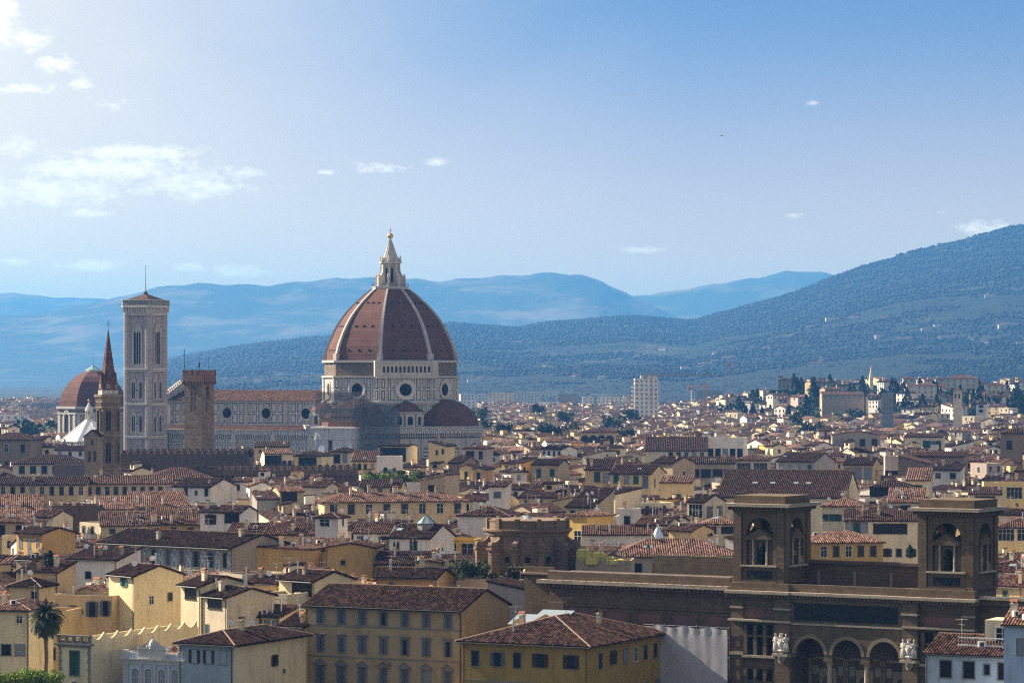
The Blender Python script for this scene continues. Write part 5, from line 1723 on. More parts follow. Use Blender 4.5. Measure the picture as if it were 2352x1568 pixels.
# ------------------------------------------------------------------ crenellated palaces
def battlements(label, x0, x1, ytop, D, d, rot, n, arches, vis):
    xa = (x0 + x1) / 2
    w = (x1 - x0) * D / F / math.cos(R(rot))
    z = CZ - (ytop - V0) * D / F
    P = at(xa, V0, D)
    t = thing('crenellated_palace', label, 'palace', (P.x, D, 0), R(rot))
    m = MB()
    m.box(-w / 2, w / 2, 0, d, 0, z - 2.6, 0, False)
    if arches:
        k = int(w / 1.7)
        for i in range(k):
            m.box(-w / 2 + i * w / k, -w / 2 + i * w / k + .55, -.65, 0, z - 4.4, z - 3.0, 0)
        m.box(-w / 2, w / 2, -.7, 0, z - 3.0, z - 1.2, 0)
    m.box(-w / 2, w / 2, -.02, .8, z - 2.6, z - 1.2, 0)
    m.box(-w / 2, w / 2, d - .8, d, z - 2.6, z - 1.2, 0)
    m.build('wall', WM['brick'], t)
    m = MB()
    k = w / n * .26
    m.box(-k, k, 0, .8, -1.22, 0, 0)
    m.box(-k - .06, k + .06, -.06, .86, 0, .12, 0)
    me = m.mesh('merlon', WM['brick'])
    for i in range(n):
        x = -w / 2 + (i + .5) * w / n
        put('merlon', me, t, (x, -.7 if arches else 0, z))
        put('merlon', me, t, (x, d - .8, z))
    m = MB()
    m.slope((-w / 2 + .8, .9, z - 2.2), (w / 2 - .8, .9, z - 2.2), (w / 2 - .8, d / 2, z - .2), (-w / 2 + .8, d / 2, z - .2), .7, .15)
    m.slope((w / 2 - .8, d - .9, z - 2.2), (-w / 2 + .8, d - .9, z - 2.2), (-w / 2 + .8, d / 2, z - .2), (w / 2 - .8, d / 2, z - .2), .7, .15)
    m.build('roof', ROOFM['d'], t)
    HB.append(dict(u0=x0, u1=x1, ye=ytop, D=D, ref='crenellated palace', vis=vis, h=z, c=(P.x, D + d / 2), r=.4 * math.hypot(w, d), w=w))
battlements('dark stone palace with square battlements in front of the bell tower', 277, 572, 1034, 1060, 20, 0, 19, False, 30)
battlements('long dark palace wall with battlements over a row of small arches', 440, 822, 1070, 1012, 14, 3, 24, True, 26)

# ------------------------------------------------------------------ library with two belvedere towers
LO = Vector((33.7, 475, 0))
lib = thing('library_building', 'brown stone library with twin open belvedere towers, arcaded front and long cornice', 'library', LO, R(-31))
ST = WM['stone']
STL = masonry('pale_cornice_stone', (.40, .34, .27), 2.2, .7, .15)  # paler than the wall stone, for cornices, string courses and plinths
m = MB()
# main block: piers, loggia, entablature
m.box(-.4, 1.6, -.3, 10, 0, 20.4, 0, False)
m.box(7.2, 9.7, -.9, 10, 0, 20.4, 0, False)
m.box(28.0, 30.4, -.9, 10, 0, 20.4, 0, False)
m.box(37.4, 39.2, -.3, 10, 0, 20.4, 0, False)
m.box(1.6, 7.2, .1, 10, 0, 20.4, 0, False)
m.box(30.4, 37.4, .1, 10, 0, 20.4, 0, False)
m.archwall(9.7, 28.0, 11.6, 16.4, [(12.85, 2.35, 12.2, 11.6), (18.9, 2.35, 12.2, 11.6), (24.95, 2.35, 12.2, 11.6)], -.5, .5, 0, 14)
m.box(9.7, 28.0, -.45, 1, 16.4, 20.4, 0)
m.box(9.7, 28.0, 6.0, 10, 0, 20.4, 3, False)
m.box(9.7, 28.0, .5, 6.0, 15.6, 16.2, 3)
m.box(-.6, 9.9, -1.15, 0, 16.7, 17.0, 1)
m.box(9.9, 28, -.75, 0, 16.5, 16.8, 1)
m.box(28, 39.4, -1.15, 0, 16.7, 17.0, 1)
for x0, x1 in ((-.4, 1.6), (7.2, 9.7), (28.0, 30.4), (37.4, 39.2)):
    m.box(x0 - .1, x1 + .1, -1.2 if x0 in (7.2, 28.0) else -.6, -.1, 18.6, 18.9, 1)
    m.box(x0 - .1, x1 + .1, -1.2 if x0 in (7.2, 28.0) else -.6, -.1, 11.6, 12.0, 1)
# wing to the west
m.box(-33, -.4, 1.0, 9, 0, 20.6, 0, False)
m.box(-30.2, -.4, .75, 1.0, 17.7, 18.0, 0)
m.box(-30.2, -.4, .7, 1.0, 15.0, 15.3, 0)
m.box(-33.0, -30.2, .6, 1.0, 0, 18.2, 0)
m.box(39.2, 60, 1.5, 9, 0, 20.4, 0, False)
lw_ = m.build('facade', [ST, STL, DARKV, plaster('loggia_plaster', (.16, .12, .085))], lib)
m = MB()
# cornice in stretches with dentils
for x0, x1, y in ((-.9, 9.9, -1.7), (9.9, 27.9, -1.3), (27.9, 39.8, -1.7)):
    m.box(x0, x1, y + .5, 1, 20.4, 20.9, 0)
    m.box(x0, x1, y, 1, 20.9, 21.35, 1)
    e_ = -.5 if y == -1.3 else .5
    m.box(x0 + e_, x1 - e_, y + 1.0, 1, 21.35, 22.5, 0)
    k = int((x1 - x0) / .62)
    for i in range(k):
        m.box(x0 + .1 + i * .62, x0 + .42 + i * .62, y + .25, y + .5, 20.45, 20.88, 0)
m.box(-34.0, -.9, -.2, 1.0, 20.7, 21.2, 0)
m.box(-34.4, -.9, -.75, 1.0, 21.2, 21.75, 1)
m.box(-33.0, -.9, .3, 1.0, 21.75, 23.0, 0)
m.box(-33.0, -.9, .3, .9, 23.0, 23.15, 1)
for i in range(44):
    m.box(-33.8 + i * .75, -33.45 + i * .75, -.6, -.2, 20.75, 21.18, 0)
for i in range(24):
    m.box(-34.0 + i * 1.4, -33.96 + i * 1.4, -.76, -.1, 21.74, 21.78, 0)
m.box(39.8, 60, .3, 1.6, 20.7, 21.3, 0)
m.box(39.8, 60, -.2, 1.6, 21.3, 21.75, 1)
m.build('cornice', [ST, STL], lib)
m = MB()
m.box(10.3, 27.1, -.55, -.46, 17.2, 19.7, 0)
m.build('inscription_panel', plain('dark_slate_panel', (.014, .016, .018), .6), lib)
PINKM = plaster('faded_mosaic', (.20, .11, .095), .6)
for x0, x1, y in [(2.1, 6.7, .1), (31, 36.8, .1)] + [(-29.2 + k * 6.0, -24.9 + k * 6.0, 1.0) for k in range(5)]:
    m = MB()
    zc = 16.0 if y < .5 else 17.6
    z0, z1 = (17.15, 18.6) if y < .5 else (15.7, 17.2)
    m.box(x0, x1, y - .05, y, z0, z1, 0)
    for a, b2, c2, d2 in ((x0 - .3, x0, z0 - .3, z1 + .3), (x1, x1 + .3, z0 - .3, z1 + .3), (x0, x1, z0 - .3, z0), (x0, x1, z1, z1 + .3)):
        m.box(a, b2, y - .2, y, c2, d2, 1)
    m.build('mosaic_panel', [PINKM, ST], lib)
for x0, x1 in ((2.0, 6.9), (31.0, 37.0)):
    for zb, zt in ((11.6, 16.2), (4.5, 9.5)):
        m = MB()
        m.box(x0, x1, .02, .1, zb, zt, 0)
        for k in range(4):
            x = x0 + (x1 - x0) * k / 3
            m.box(x - .28, x + .28, -.4, .1, zb, zt, 1)
        m.box(x0, x1, -.3, .1, zb + (zt - zb) * .6, zb + (zt - zb) * .6 + .3, 1)
        m.box(x0 - .4, x1 + .4, -.7, .1, zb - .35, zb, 2)
        m.build('window', [DARKV, ST, STL], lib)
for k in range(12):
    x = -29.4 + k * 2.45
    m = MB()
    m.box(x, x + 1.1, .9, 1.0, 10.5, 14.2, 0)
    m.box(x - .3, x, .7, 1.0, 10.5, 14.4, 1)
    m.box(x + 1.1, x + 1.4, .7, 1.0, 10.5, 14.4, 1)
    m.box(x - .4, x + 1.5, .6, 1.0, 14.4, 14.75, 1)
    m.build('window', [DARKV, ST], lib)
COLM = plaster('pale_column_stone', (.36, .30, .22))
for x in (15.87, 21.92):
    m = MB()
    m.lathe([(.55, 5.5), (.55, 5.8), (.42, 5.9), (.36, 10.4), (.4, 10.6), (.62, 11.1)], 14, 0, (x, 0, 0))
    m.box(x - .75, x + .75, -.75, .75, 11.1, 11.6, 1)
    m.build('column', [COLM, ST], lib)
m = MB()
for k in range(3):
    x = 12.85 + 6.05 * k
    pts = [(2.3 * math.cos(math.pi * i / 14), 2.3 * math.sin(math.pi * i / 14)) for i in range(15)]
    for rr, y in ((2.35, -.62), (2.9, -.62)):
        pass
    for i in range(14):
        a0, a1 = math.pi * i / 14, math.pi * (i + 1) / 14
        q = [(x + r * math.cos(a), -.62, 12.2 + r * math.sin(a)) for r, a in ((2.36, a0), (2.9, a0), (2.9, a1), (2.36, a1))]
        m.face(q[::-1], 0)
        o_ = [(x + 2.9 * math.cos(a), y, 12.2 + 2.9 * math.sin(a)) for a, y in ((a0, -.62), (a0, -.5), (a1, -.5), (a1, -.62))]
        m.face(o_[::-1], 0)
        o_ = [(x + 2.36 * math.cos(a), y, 12.2 + 2.36 * math.sin(a)) for a, y in ((a0, -.62), (a0, .5), (a1, .5), (a1, -.62))]
        m.face(o_, 0)
m.build('arch_moulding', plaster('archivolt_stone', (.27, .21, .14)), lib)
m = MB()
for k in range(3):
    x = 12.85 + 6.05 * k
    m.box(x - 2.4, x + 2.4, 5.9, 6.0, 11.0, 11.3, 1)
    m.archwall(x - 1.4, x + 1.4, 4, 9.6, [(x, .9, 7.6, 4.2)], 5.8, 6.0, 1, 10)
    m.box(x - 2.6, x - 1.6, 5.92, 6.0, 8.6, 10.0, 2)
    m.box(x + 1.7, x + 2.6, 5.92, 6.0, 8.6, 10.0, 2)
    for s in (-1, 1):
        m.box(x + s * 3.0 - .35, x + s * 3.0 + .35, 5.6, 6, 4, 11.0, 1)
m.build('loggia_wall', [ST, COLM, plaster('loggia_marble', (.34, .32, .29))], lib)


def belvedere(x0, w, dp):
    m = MB()
    y0 = .2
    m.box(x0 + .03, x0 + w - .03, y0 + .03, y0 + dp - .03, 20.2, 22.52, 0)
    for T, ww in ((Matrix.Translation((x0, y0, 0)), w), (Matrix.Translation((x0 + w, y0, 0)) @ Matrix.Rotation(R(90), 4, 'Z'), dp),
                  (Matrix.Translation((x0 + w, y0 + dp, 0)) @ Matrix.Rotation(R(180), 4, 'Z'), w), (Matrix.Translation((x0, y0 + dp, 0)) @ Matrix.Rotation(R(-90), 4, 'Z'), dp)):
        m.T = T
        c = ww / 2
        m.archwall(.0, ww, 22.5, 33.2, [(c, 2.25, 30.0, 25.2)], 0, 1.3, 0, 14)
        # recessed frame round the opening and pier strips
        m.box(-.02, 1.15, -.25, 0, 22.5, 33.2, 0)
        m.box(ww - 1.15, ww + .02, -.25, 0, 22.5, 33.2, 0)
        m.box(1.15, ww - 1.15, -.5, 0, 24.9, 25.15, 1)
        m.box(1.15, ww - 1.15, -.35, 0, 22.5, 22.8, 0)
        # aedicule within the arch
        for x in (c - 1.35, c + .95):
            m.lathe([(.24, 25.2), (.19, 25.5), (.16, 28.7), (.26, 29.0)], 10, 1, (x + .2, .15, 0))
        for s in (-1, 1):
            m.box(c + s * 1.75 - .3, c + s * 1.75 + .3, .4, .9, 25.2, 29.0, 0)
        m.archwall(c - 1.45, c + 1.45, 25.2, 29.0, [(c, .72, 27.7, 25.3)], .55, 1.0, 0, 10)
        m.box(c - 2.2, c + 2.2, -.2, 1.1, 29.0, 29.4, 0)
        m.face([(c - 2.3, -.2, 29.4), (c + 2.3, -.2, 29.4), (c, -.2, 30.7)], 0)
        m.face([(c + 2.3, 1.0, 29.4), (c - 2.3, 1.0, 29.4), (c, 1.0, 30.7)], 0)
        m.face([(c - 2.4, -.3, 29.4), (c, -.3, 30.85), (c, 1.1, 30.85), (c - 2.4, 1.1, 29.4)], 0)
        m.face([(c, -.3, 30.85), (c + 2.4, -.3, 29.4), (c + 2.4, 1.1, 29.4), (c, 1.1, 30.85)], 0)
        k = int((ww + 1.4) / .55)
        for i in range(k):
            m.box(-.75 + i * .55, -.47 + i * .55, -.95, -.3, 33.45, 33.95, 0)
    m.T = None
    m.box(x0 - .3, x0 + w + .3, y0 - .3, y0 + dp + .3, 33.2, 33.5, 0)
    m.box(x0 - .55, x0 + w + .55, y0 - .55, y0 + dp + .55, 33.5, 33.95, 0)
    m.box(x0 - 1.35, x0 + w + 1.35, y0 - 1.35, y0 + dp + 1.35, 33.95, 34.4, 1)
    m.box(x0 - .1, x0 + w + .1, y0 - .1, y0 + dp + .1, 34.4, 35.6, 0)
    t = m.build('belvedere_tower', [ST, STL], lib)
    m = MB()
    m.box(x0 + w / 2 - 2.1, x0 + w / 2 + 2.1, y0 - .12, y0, 23.15, 24.3, 0)
    m.build('dark_plaque', plain('dark_slate_panel', (.014, .016, .018), .6), t)
    return t


belvedere(0, 8.3, 8.6)
belvedere(30.3, 8.5, 8.6)
m = MB()
m.box(8.3, 30.3, 8.2, 9.2, 20, 25.2, 0)
m.box(8.0, 30.6, 7.8, 9.6, 25.2, 25.7, 0)
for k in range(4):
    m.box(10 + k * 6, 10.5 + k * 6, 7.95, 8.2, 20, 24.2, 1)
m.box(9.0, 30.3, 0, 8.2, 20.3, 21.0, 2)
m.box(-31, -1, 4, 4.5, 20, 23.0, 1)
m.box(-31, -1, .95, 8.8, 20.5, 21.0, 2)
m.box(-28, -10, 26, 27, 0, 24.5, 0)
m.box(-38.5, -33.2, 2.5, 9, 0, 22.3, 0)
m.box(-39.0, -33.2, 2.0, 3.0, 22.3, 22.6, 1)
m.box(-38.5, -33.2, 2.6, 3.1, 22.6, 23.5, 0)
m.build('roof_terrace', [ST, plaster('terrace_pink_plaster', (.30, .21, .165)), TERRACE], lib)


# round brown tribune behind the wing
rx = at(1212, V0, 612)
rot_ = thing('rotunda', 'round brown stone rotunda ringed with scroll buttresses behind the low terrace wall', 'rotunda', (rx.x, 612, -3.2))
r0 = 7.8
m = MB()
m.lathe([(r0, 0), (r0, 27.1)], 40, 0)
m.lathe([(r0 + .3, 25.9), (r0 + .3, 26.2), (r0 + .9, 26.7), (r0 + .95, 27.1), (r0 + .3, 27.15)], 40, 0)
m.lathe([(r0 + .15, 27.1), (r0 + .15, 28.6), (r0 + .3, 28.65), (r0 + .3, 28.85), (r0 - .5, 28.9)], 40, 0)
rw_ = m.build('drum', masonry('rotunda_stone', (.24, .165, .11), 1.6, .6, .2), rot_)
RST = MATS['rotunda_stone']
for k in range(12):
    f = -15 + 30 * k
    m = MB(facing(f, r0))
    m.box(-.5, .5, -2.6, .1, 0, 24.0 - .6, 0)
    m.box(-.75, .75, -2.9, .1, 23.2, 23.6, 0)
    pts = [(.1, 23.6), (-2.5, 23.6), (-2.7, 24.1), (-2.5, 24.6), (-2.1, 24.75), (-1.6, 24.7), (-1.0, 24.9), (-.45, 25.3), (.1, 26.0)]
    for x in (-.5, .5):
        m.face([(x, p[0], p[1]) for p in (pts[::-1] if x < 0 else pts)], 0)
    for i in range(len(pts)):
        a, b2 = pts[i], pts[(i + 1) % len(pts)]
        m.face([(-.5, a[0], a[1]), (-.5, b2[0], b2[1]), (.5, b2[0], b2[1]), (.5, a[0], a[1])], 0)
    m.box(-.45, .45, -.55, .2, 27.1, 29.2, 0)
    m.build('scroll_buttress', RST, rot_)
    T = facing(f + 15, r0 * math.cos(R(4.5)))
    m = MB(T @ Matrix.Translation((0, 0, 21.3)) @ Matrix.Rotation(R(90), 4, 'X'))
    m.lathe([(.95, .0), (.95, .25), (.7, .3), (.62, .12)], 20, 0)
    m.lathe([(.64, .13), (.01, .12)], 20, 1)
    m.build('round_window', [RST, DARKV], rot_)
m = MB()
m.lathe([(r0 - .3, 27.4), (2, 28.6)], 32, 0)
m.lathe([(1.6, 28.5), (.1, 29.6)], 16, 1)
m.build('roof', [TERRACE, GLASSROOF], rot_)


# statues in the belvedere niches and marble groups on the front
def figure_mesh(h, seed, mat, smooth=True):
    key = ('fig', h, seed)
    if key in CACHE:
        return CACHE[key]
    rg = random.Random(seed)
    m = MB()
    k = h / 1.8
    def ring(z, rx, ry, cx=0, cy=0):
        return [m.P((k * (cx + rx * math.cos(2 * math.pi * i / 12)), k * (cy + ry * math.sin(2 * math.pi * i / 12)), k * z)) for i in range(12)]
    prof = [(0, .27, .22, 0, 0), (.1, .26, .21, 0, 0), (.45, .22, .18, .02, 0), (.8, .20, .16, .02, -.01), (1.0, .18, .13, 0, 0), (1.15, .19, .13, 0, 0), (1.32, .22, .14, 0, 0), (1.42, .20, .12, 0, 0),
            (1.48, .09, .08, 0, -.01), (1.54, .065, .07, 0, -.02), (1.60, .085, .10, 0, -.03), (1.68, .09, .11, 0, -.03), (1.75, .085, .10, 0, -.025), (1.80, .03, .04, 0, -.02)]
    rows = [ring(*p) for p in prof]
    for i in range(len(rows) - 1):
        for j in range(12):
            n = (j + 1) % 12
            m.idx((rows[i][j], rows[i][n], rows[i + 1][n], rows[i + 1][j]))
    m.idx(rows[-1])
    def limb(a, b, c, r):
        m.tube([x * k for x in a], [x * k for x in b], r * k, 8, 0, r * .85 * k)
        m.tube([x * k for x in b], [x * k for x in c], r * .85 * k, 8, 0, r * .6 * k)
    limb((-.21, 0, 1.38), (-.30, -.05, 1.08), (-.12, -.24, 1.0), .065)
    limb((.21, 0, 1.38), (.30, .02, 1.1), (.22, -.18, 1.22 if seed % 2 else .9), .065)
    for i in range(7):
        a = math.pi * (1 + (i + .5) / 7)
        m.tube((k * .21 * math.cos(a), k * .17 * math.sin(a), k * .9), (k * .27 * math.cos(a), k * .23 * math.sin(a), k * .02), .03 * k, 5, 0, .04 * k)
    CACHE[key] = m.mesh('statue', mat, smooth)
    return CACHE[key]


LM = Matrix.Translation(LO) @ Matrix.Rotation(R(-31), 4, 'Z')
for i, (x, lab) in enumerate(((4.15, 'dark bronze robed statue in the niche of the tower nearer the rotunda'), (34.55, 'dark bronze robed statue in the niche of the tower beside the blue-white house'))):
    p = LM @ Vector((x, .62, 25.3))
    o = put('bronze_statue', figure_mesh(2.7, i + 1, BRONZE), None, p, R(-31))
    tag(o, lab, 'statue', 'bronze statues in the belvedere niches')
for i, (x, lab) in enumerate(((8.45, 'white marble shield held by two figures beside the arcade, nearer the tarpaulin'), (29.2, 'white marble shield held by two figures beside the arcade, nearer the blue-white house'))):
    p = LM @ Vector((x, -1.5, 12.1))
    t = thing('marble_shield_group', lab, 'sculpture', p, R(-31), 'white marble coat of arms groups on the library front')
    m = MB()
    ol = [(0, .3), (.42, .75), (.62, 1.4), (.66, 2.0), (.52, 2.35), (.25, 2.5), (0, 2.45)]
    ol = ol + [(-q[0], q[1]) for q in ol[-2:0:-1]]
    for i in range(len(ol)):
        a, b2 = ol[i], ol[(i + 1) % len(ol)]
        m.face([(a[0], .1, a[1]), (b2[0], .1, b2[1]), (0, -.28, 1.5)])
        m.face([(b2[0], .1, b2[1]), (a[0], .1, a[1]), (a[0], .5, a[1]), (b2[0], .5, b2[1])])
        m.tube((a[0], .08, a[1]), (b2[0], .08, b2[1]), .09, 5)
    m.lathe([(.5, 0), (.4, .3), (.75, .5), (.5, .7)], 10, 0, (0, .4, .0))
    m.lathe([(.1, 0), (.3, .1), (.26, .3), (.36, .5), (.2, .5)], 8, 0, (0, .3, 2.5))
    m.build('shield', WHITEM, t)
    for s in (-1, 1):
        put('supporting_figure', figure_mesh(2.75, 5, WHITEM), t, (s * .86, .2, .3), R(20 * s))
    m = MB()
    m.box(-1.3, 1.3, -.35, .9, -.35, .0)
    m.lathe([(.9, -.35), (.3, -1.4)], 4, 0, (0, .3, 0))
    m.build('plinth', STL, t)

# white tarpaulin hung over the wing's lower front
tp = thing('tarpaulin_screen', 'large white tarpaulin screen hung beside the library front above the mustard house', 'tarpaulin', LO, R(-31))
rgt = random.Random(9)
m = MB()
nx, nz = 44, 20
idg = {}
for i in range(nx + 1):
    for j in range(nz + 1):
        x = -15.5 + 15.0 * i / nx
        z = .5 + 14.9 * j / nz
        fold = .008 * math.sin(x * 3.3 + .8 * math.sin(z * .4)) + .05 * math.sin(x * .8 + z * .45) * math.sin(z * .33 + x * .2) + .012 * max(0, math.sin(x * 1.65 + 1)) ** 10 - .35 * math.exp(-((x + 13) ** 2 + (z - 10.5) ** 2 * .4) / 1.6) + .05 * math.exp(-(z - 15.4) ** 2) * math.sin(x * 3.3) + rgt.uniform(-.006, .006)
        idg[i, j] = m.P((x, -1.35 + fold, z + (.12 * math.sin(x * 1.4) if j == nz else 0)))
for i in range(nx):
    for j in range(nz):
        m.idx((idg[i, j], idg[i + 1, j], idg[i + 1, j + 1], idg[i, j + 1]))
m.build('sheet', plaster('white_sheeting', (.44, .425, .44), .25), tp, smooth=True)
m = MB()
for k in range(9):
    x = -15.4 + 14.8 * k / 8
    m.tube((x, -.5, 0), (x, -.5, 15.8), .06, 5)
for z in (2, 5, 8, 11, 14, 15.5):
    m.tube((-15.5, -.5, z), (-.5, -.5, z), .05, 5)
m.build('pole_frame', plain('steel_tube', (.22, .23, .25), .5, .5), tp)
HB.append(dict(u0=1660, u1=2300, ye=1160, D=460, ref='brown library', vis=400, h=34, c=(50, 470), r=30, w=40))
HB.append(dict(u0=1240, u1=1690, ye=1310, D=480, ref='brown library', vis=200, h=22, c=(18, 488), r=16, w=30))
HB.append(dict(u0=1080, u1=1340, ye=1190, D=612, ref='brown rotunda', vis=95, h=26, c=(rx.x, 612), r=13, w=18))
HB.append(dict(u0=560, u1=1110, ye=650, D=1280, ref='cathedral', vis=370, h=90, c=(CX, 1316), r=48, w=60))
HB.append(dict(u0=380, u1=745, ye=897, D=1310, ref='cathedral nave', vis=130, h=45, c=(CX - 60, 1345), r=45, w=60))
HB.append(dict(u0=280, u1=390, ye=610, D=1340, ref='marble bell tower', vis=420, h=85, c=(-156.6, 1340), r=13, w=18))
HB.append(dict(u0=420, u1=494, ye=848, D=1090, ref='battlemented tower', vis=180, h=55, c=(sx, 1090), r=6, w=8))
HB.append(dict(u0=218, u1=280, ye=745, D=1030, ref='pointed spire', vis=290, h=70, c=(bx, 1030), r=6, w=8))
HB.append(dict(u0=130, u1=286, ye=850, D=1640, ref='red chapel dome', vis=140, h=55, c=(lx, 1640), r=22, w=38))
HB.append(dict(u0=140, u1=268, ye=960, D=1400, ref='white pyramid roof', vis=60, h=33, c=(px_, 1400), r=16, w=27))
HB.append(dict(u0=190, u1=236, ye=990, D=1010, ref='bell gable', vis=80, h=37, c=(gx, 1010), r=4, w=6))
# ------------------------------------------------------------------ ground and hills
structure('ground', (lambda m: (m.face([(-9500, -250, 0), (9500, -250, 0), (9500, 31000, 0), (-9500, 31000, 0)]), m)[1])(MB()), new_mat('plain_ground', lambda g, b: g.set(b.inputs['Base Color'], g.mix(g.ramp(g.noise(obj_coord(g), .004, 5.0), .4, .6), (.02, .032, .024), (.05, .052, .042)))))
HILLM = new_mat('hill_cover', lambda g, b: (lambda oc: (
    g.set(b.inputs['Base Color'], g.mix(g.ramp(g.noise(oc, .0016, 6.0, .62), .56, .68),
          g.mix(g.noise(oc, .03, 3.0), (.005, .011, .009), (.013, .022, .014)), g.mix(g.noise(oc, .012, 4.0), (.035, .05, .032), (.09, .085, .06)))),
    b.inputs['Roughness'].__setattr__('default_value', 1.0)))(obj_coord(g)))
FARM = new_mat('far_ridge_cover', lambda g, b: (lambda oc: (
    g.set(b.inputs['Base Color'], g.mix(g.ramp(g.noise(g.vmul(oc, (1, 1, 2.5)), .0016, 6.0, .65), .5, .64), (.03, .045, .03), (.16, .13, .10))),
    b.inputs['Roughness'].__setattr__('default_value', 1.0)))(obj_coord(g)))
LAYERS = {
    'near': ([(-300, 925), (100, 905), (250, 880), (350, 835), (430, 815), (500, 803), (600, 787), (700, 777), (800, 768), (900, 757), (1030, 742), (1100, 747), (1190, 752), (1250, 742), (1330, 735), (1440, 727), (1500, 728), (1560, 735),
              (1600, 735), (1640, 722), (1700, 705), (1800, 680), (1900, 640), (2000, 605), (2100, 575), (2200, 553), (2300, 525), (2352, 517), (2480, 495)], 5200, 11500),
    'back': ([(-500, 735), (-100, 728), (0, 723), (100, 722), (140, 711), (280, 682), (340, 664), (400, 655), (450, 651), (520, 653), (620, 655), (700, 645), (780, 638), (830, 636), (950, 640), (1010, 645), (1100, 637), (1200, 632),
              (1270, 627), (1330, 632), (1380, 645), (1450, 680), (1500, 700), (1545, 725), (1620, 760), (1700, 800)], 16500, 21000),
    'side': ([(1300, 760), (1450, 681), (1550, 668), (1650, 650), (1750, 635), (1800, 624), (1830, 622), (1870, 625), (1920, 630), (2000, 640), (2300, 660)], 19000, 23500),
    'far': ([(-700, 690), (-100, 676), (0, 675), (30, 672), (130, 683), (200, 683), (280, 690), (400, 700), (700, 720)], 24000, 28500)}


def vnoise(x, y, s, seed=0):
    return sum(math.sin(x * s * f * 1.1 + seed + 1.7 * f + 1.3 * math.sin(y * s * f * .7 + seed)) * math.cos(y * s * f + .9 * seed + f) / f for f in (1, 2.1, 4.3))


def hill_z(layer, u, D):
    pts, D0, D1 = LAYERS[layer]
    yc = np.interp(u, [p[0] for p in pts], [p[1] for p in pts])
    zc = CZ - (yc - V0) * D1 / F
    t = (D - D0) / (D1 - D0)
    x = (u - U0) * D / F
    amp = min(1.0, max(0., t * 3)) * max(0., min(1., (1.02 - t) * 5))
    if t <= 1:
        tt = max(t, 0)
        z = zc * (.55 * tt + .45 * tt * tt)
    else:
        z = zc * (1 - .8 * (t - 1) / .25)
    return z + amp * zc * .045 * vnoise(x, D, .0016, len(layer)) + (1.2 + zc * .006) * vnoise(x, D, .02, 3.3) * min(1, max(0, t * 4))


for nm, mt, nu, nt in (('near', HILLM, 260, 60), ('back', FARM, 220, 30), ('side', FARM, 100, 20), ('far', FARM, 80, 12)):
    pts, D0, D1 = LAYERS[nm]
    us = np.linspace(max(-500, pts[0][0]), min(2480, pts[-1][0]), nu)
    m = MB()
    ids = {}
    for i, u in enumerate(us):
        for j in range(nt + 6):
            t = j / nt if j <= nt else 1 + .25 * (j - nt) / 5
            D = D0 + (D1 - D0) * t
            ids[i, j] = m.P(((u - U0) * D / F, D, max(-.5, hill_z(nm, u, D)) if j else -.8))
    for i in range(nu - 1):
        for j in range(nt + 5):
            m.idx((ids[i, j], ids[i + 1, j], ids[i + 1, j + 1], ids[i, j + 1]))
    structure('hill', m, mt, True)


def rise_z(x, y):
    """low wooded rise behind the eastern quarters"""
    u = U0 + F * x / y
    a = min(1., max(0., (u - 1560) / 260))
    b = min(1., max(0., (y - 2150) / 500)) * (1 - .35 * min(1., max(0., (y - 3300) / 700)))
    return a * b * (29 + 3 * vnoise(x, y, .012, 1))


m = MB()
ids = {}
for i in range(60):
    for j in range(28):
        y = 2100 + j * 80
        u = 1540 + i * 16
        x = (u - U0) * y / F
        ids[i, j] = m.P((x, y, rise_z(x, y) + .3))
for i in range(59):
    for j in range(27):
        m.idx((ids[i, j], ids[i + 1, j], ids[i + 1, j + 1], ids[i, j + 1]))
structure('hill', m, HILLM, True)


def ground_z(x, y):
    u = U0 + F * x / y
    z = rise_z(x, y) if y < 5200 else 0
    if y > 5200:
        z = max(z, hill_z('near', u, y))
    return max(0, z)


def on_hill(u, v, d0=5200, d1=11500):
    D = d0
    while D < d1:
        if CZ - (v - V0) * D / F <= hill_z('near', u, D):
            return D
        D += 8
    return None


# ------------------------------------------------------------------ trees
LEAF = leaf_mat('olive_leaves', (.035, .055, .022), (.12, .14, .06))
LEAFD = leaf_mat('dark_leaves', (.012, .028, .012), (.045, .075, .03))
LEAFB = leaf_mat('bright_leaves', (.10, .17, .018), (.36, .46, .05))
LEAFR = leaf_mat('oleander_leaves', (.04, .06, .02), (.16, .11, .06))
BARK = plain('bark', (.10, .07, .05), .9)


def leaf_cloud(n, fn, size, seed):
    rg = random.Random(seed)
    m = MB()
    for _ in range(n):
        p = Vector(fn(rg))
        a = Vector((rg.gauss(0, 1), rg.gauss(0, 1), rg.gauss(0, 1))).normalized()
        b = a.orthogonal().normalized()
        b = (Matrix.Rotation(rg.uniform(0, 6.3), 3, a) @ b)
        c = a.cross(b)
        s = size * rg.uniform(.6, 1.3)
        m.face([p - b * s, p + c * s * .6, p + b * s, p - c * s * .6])
    return m


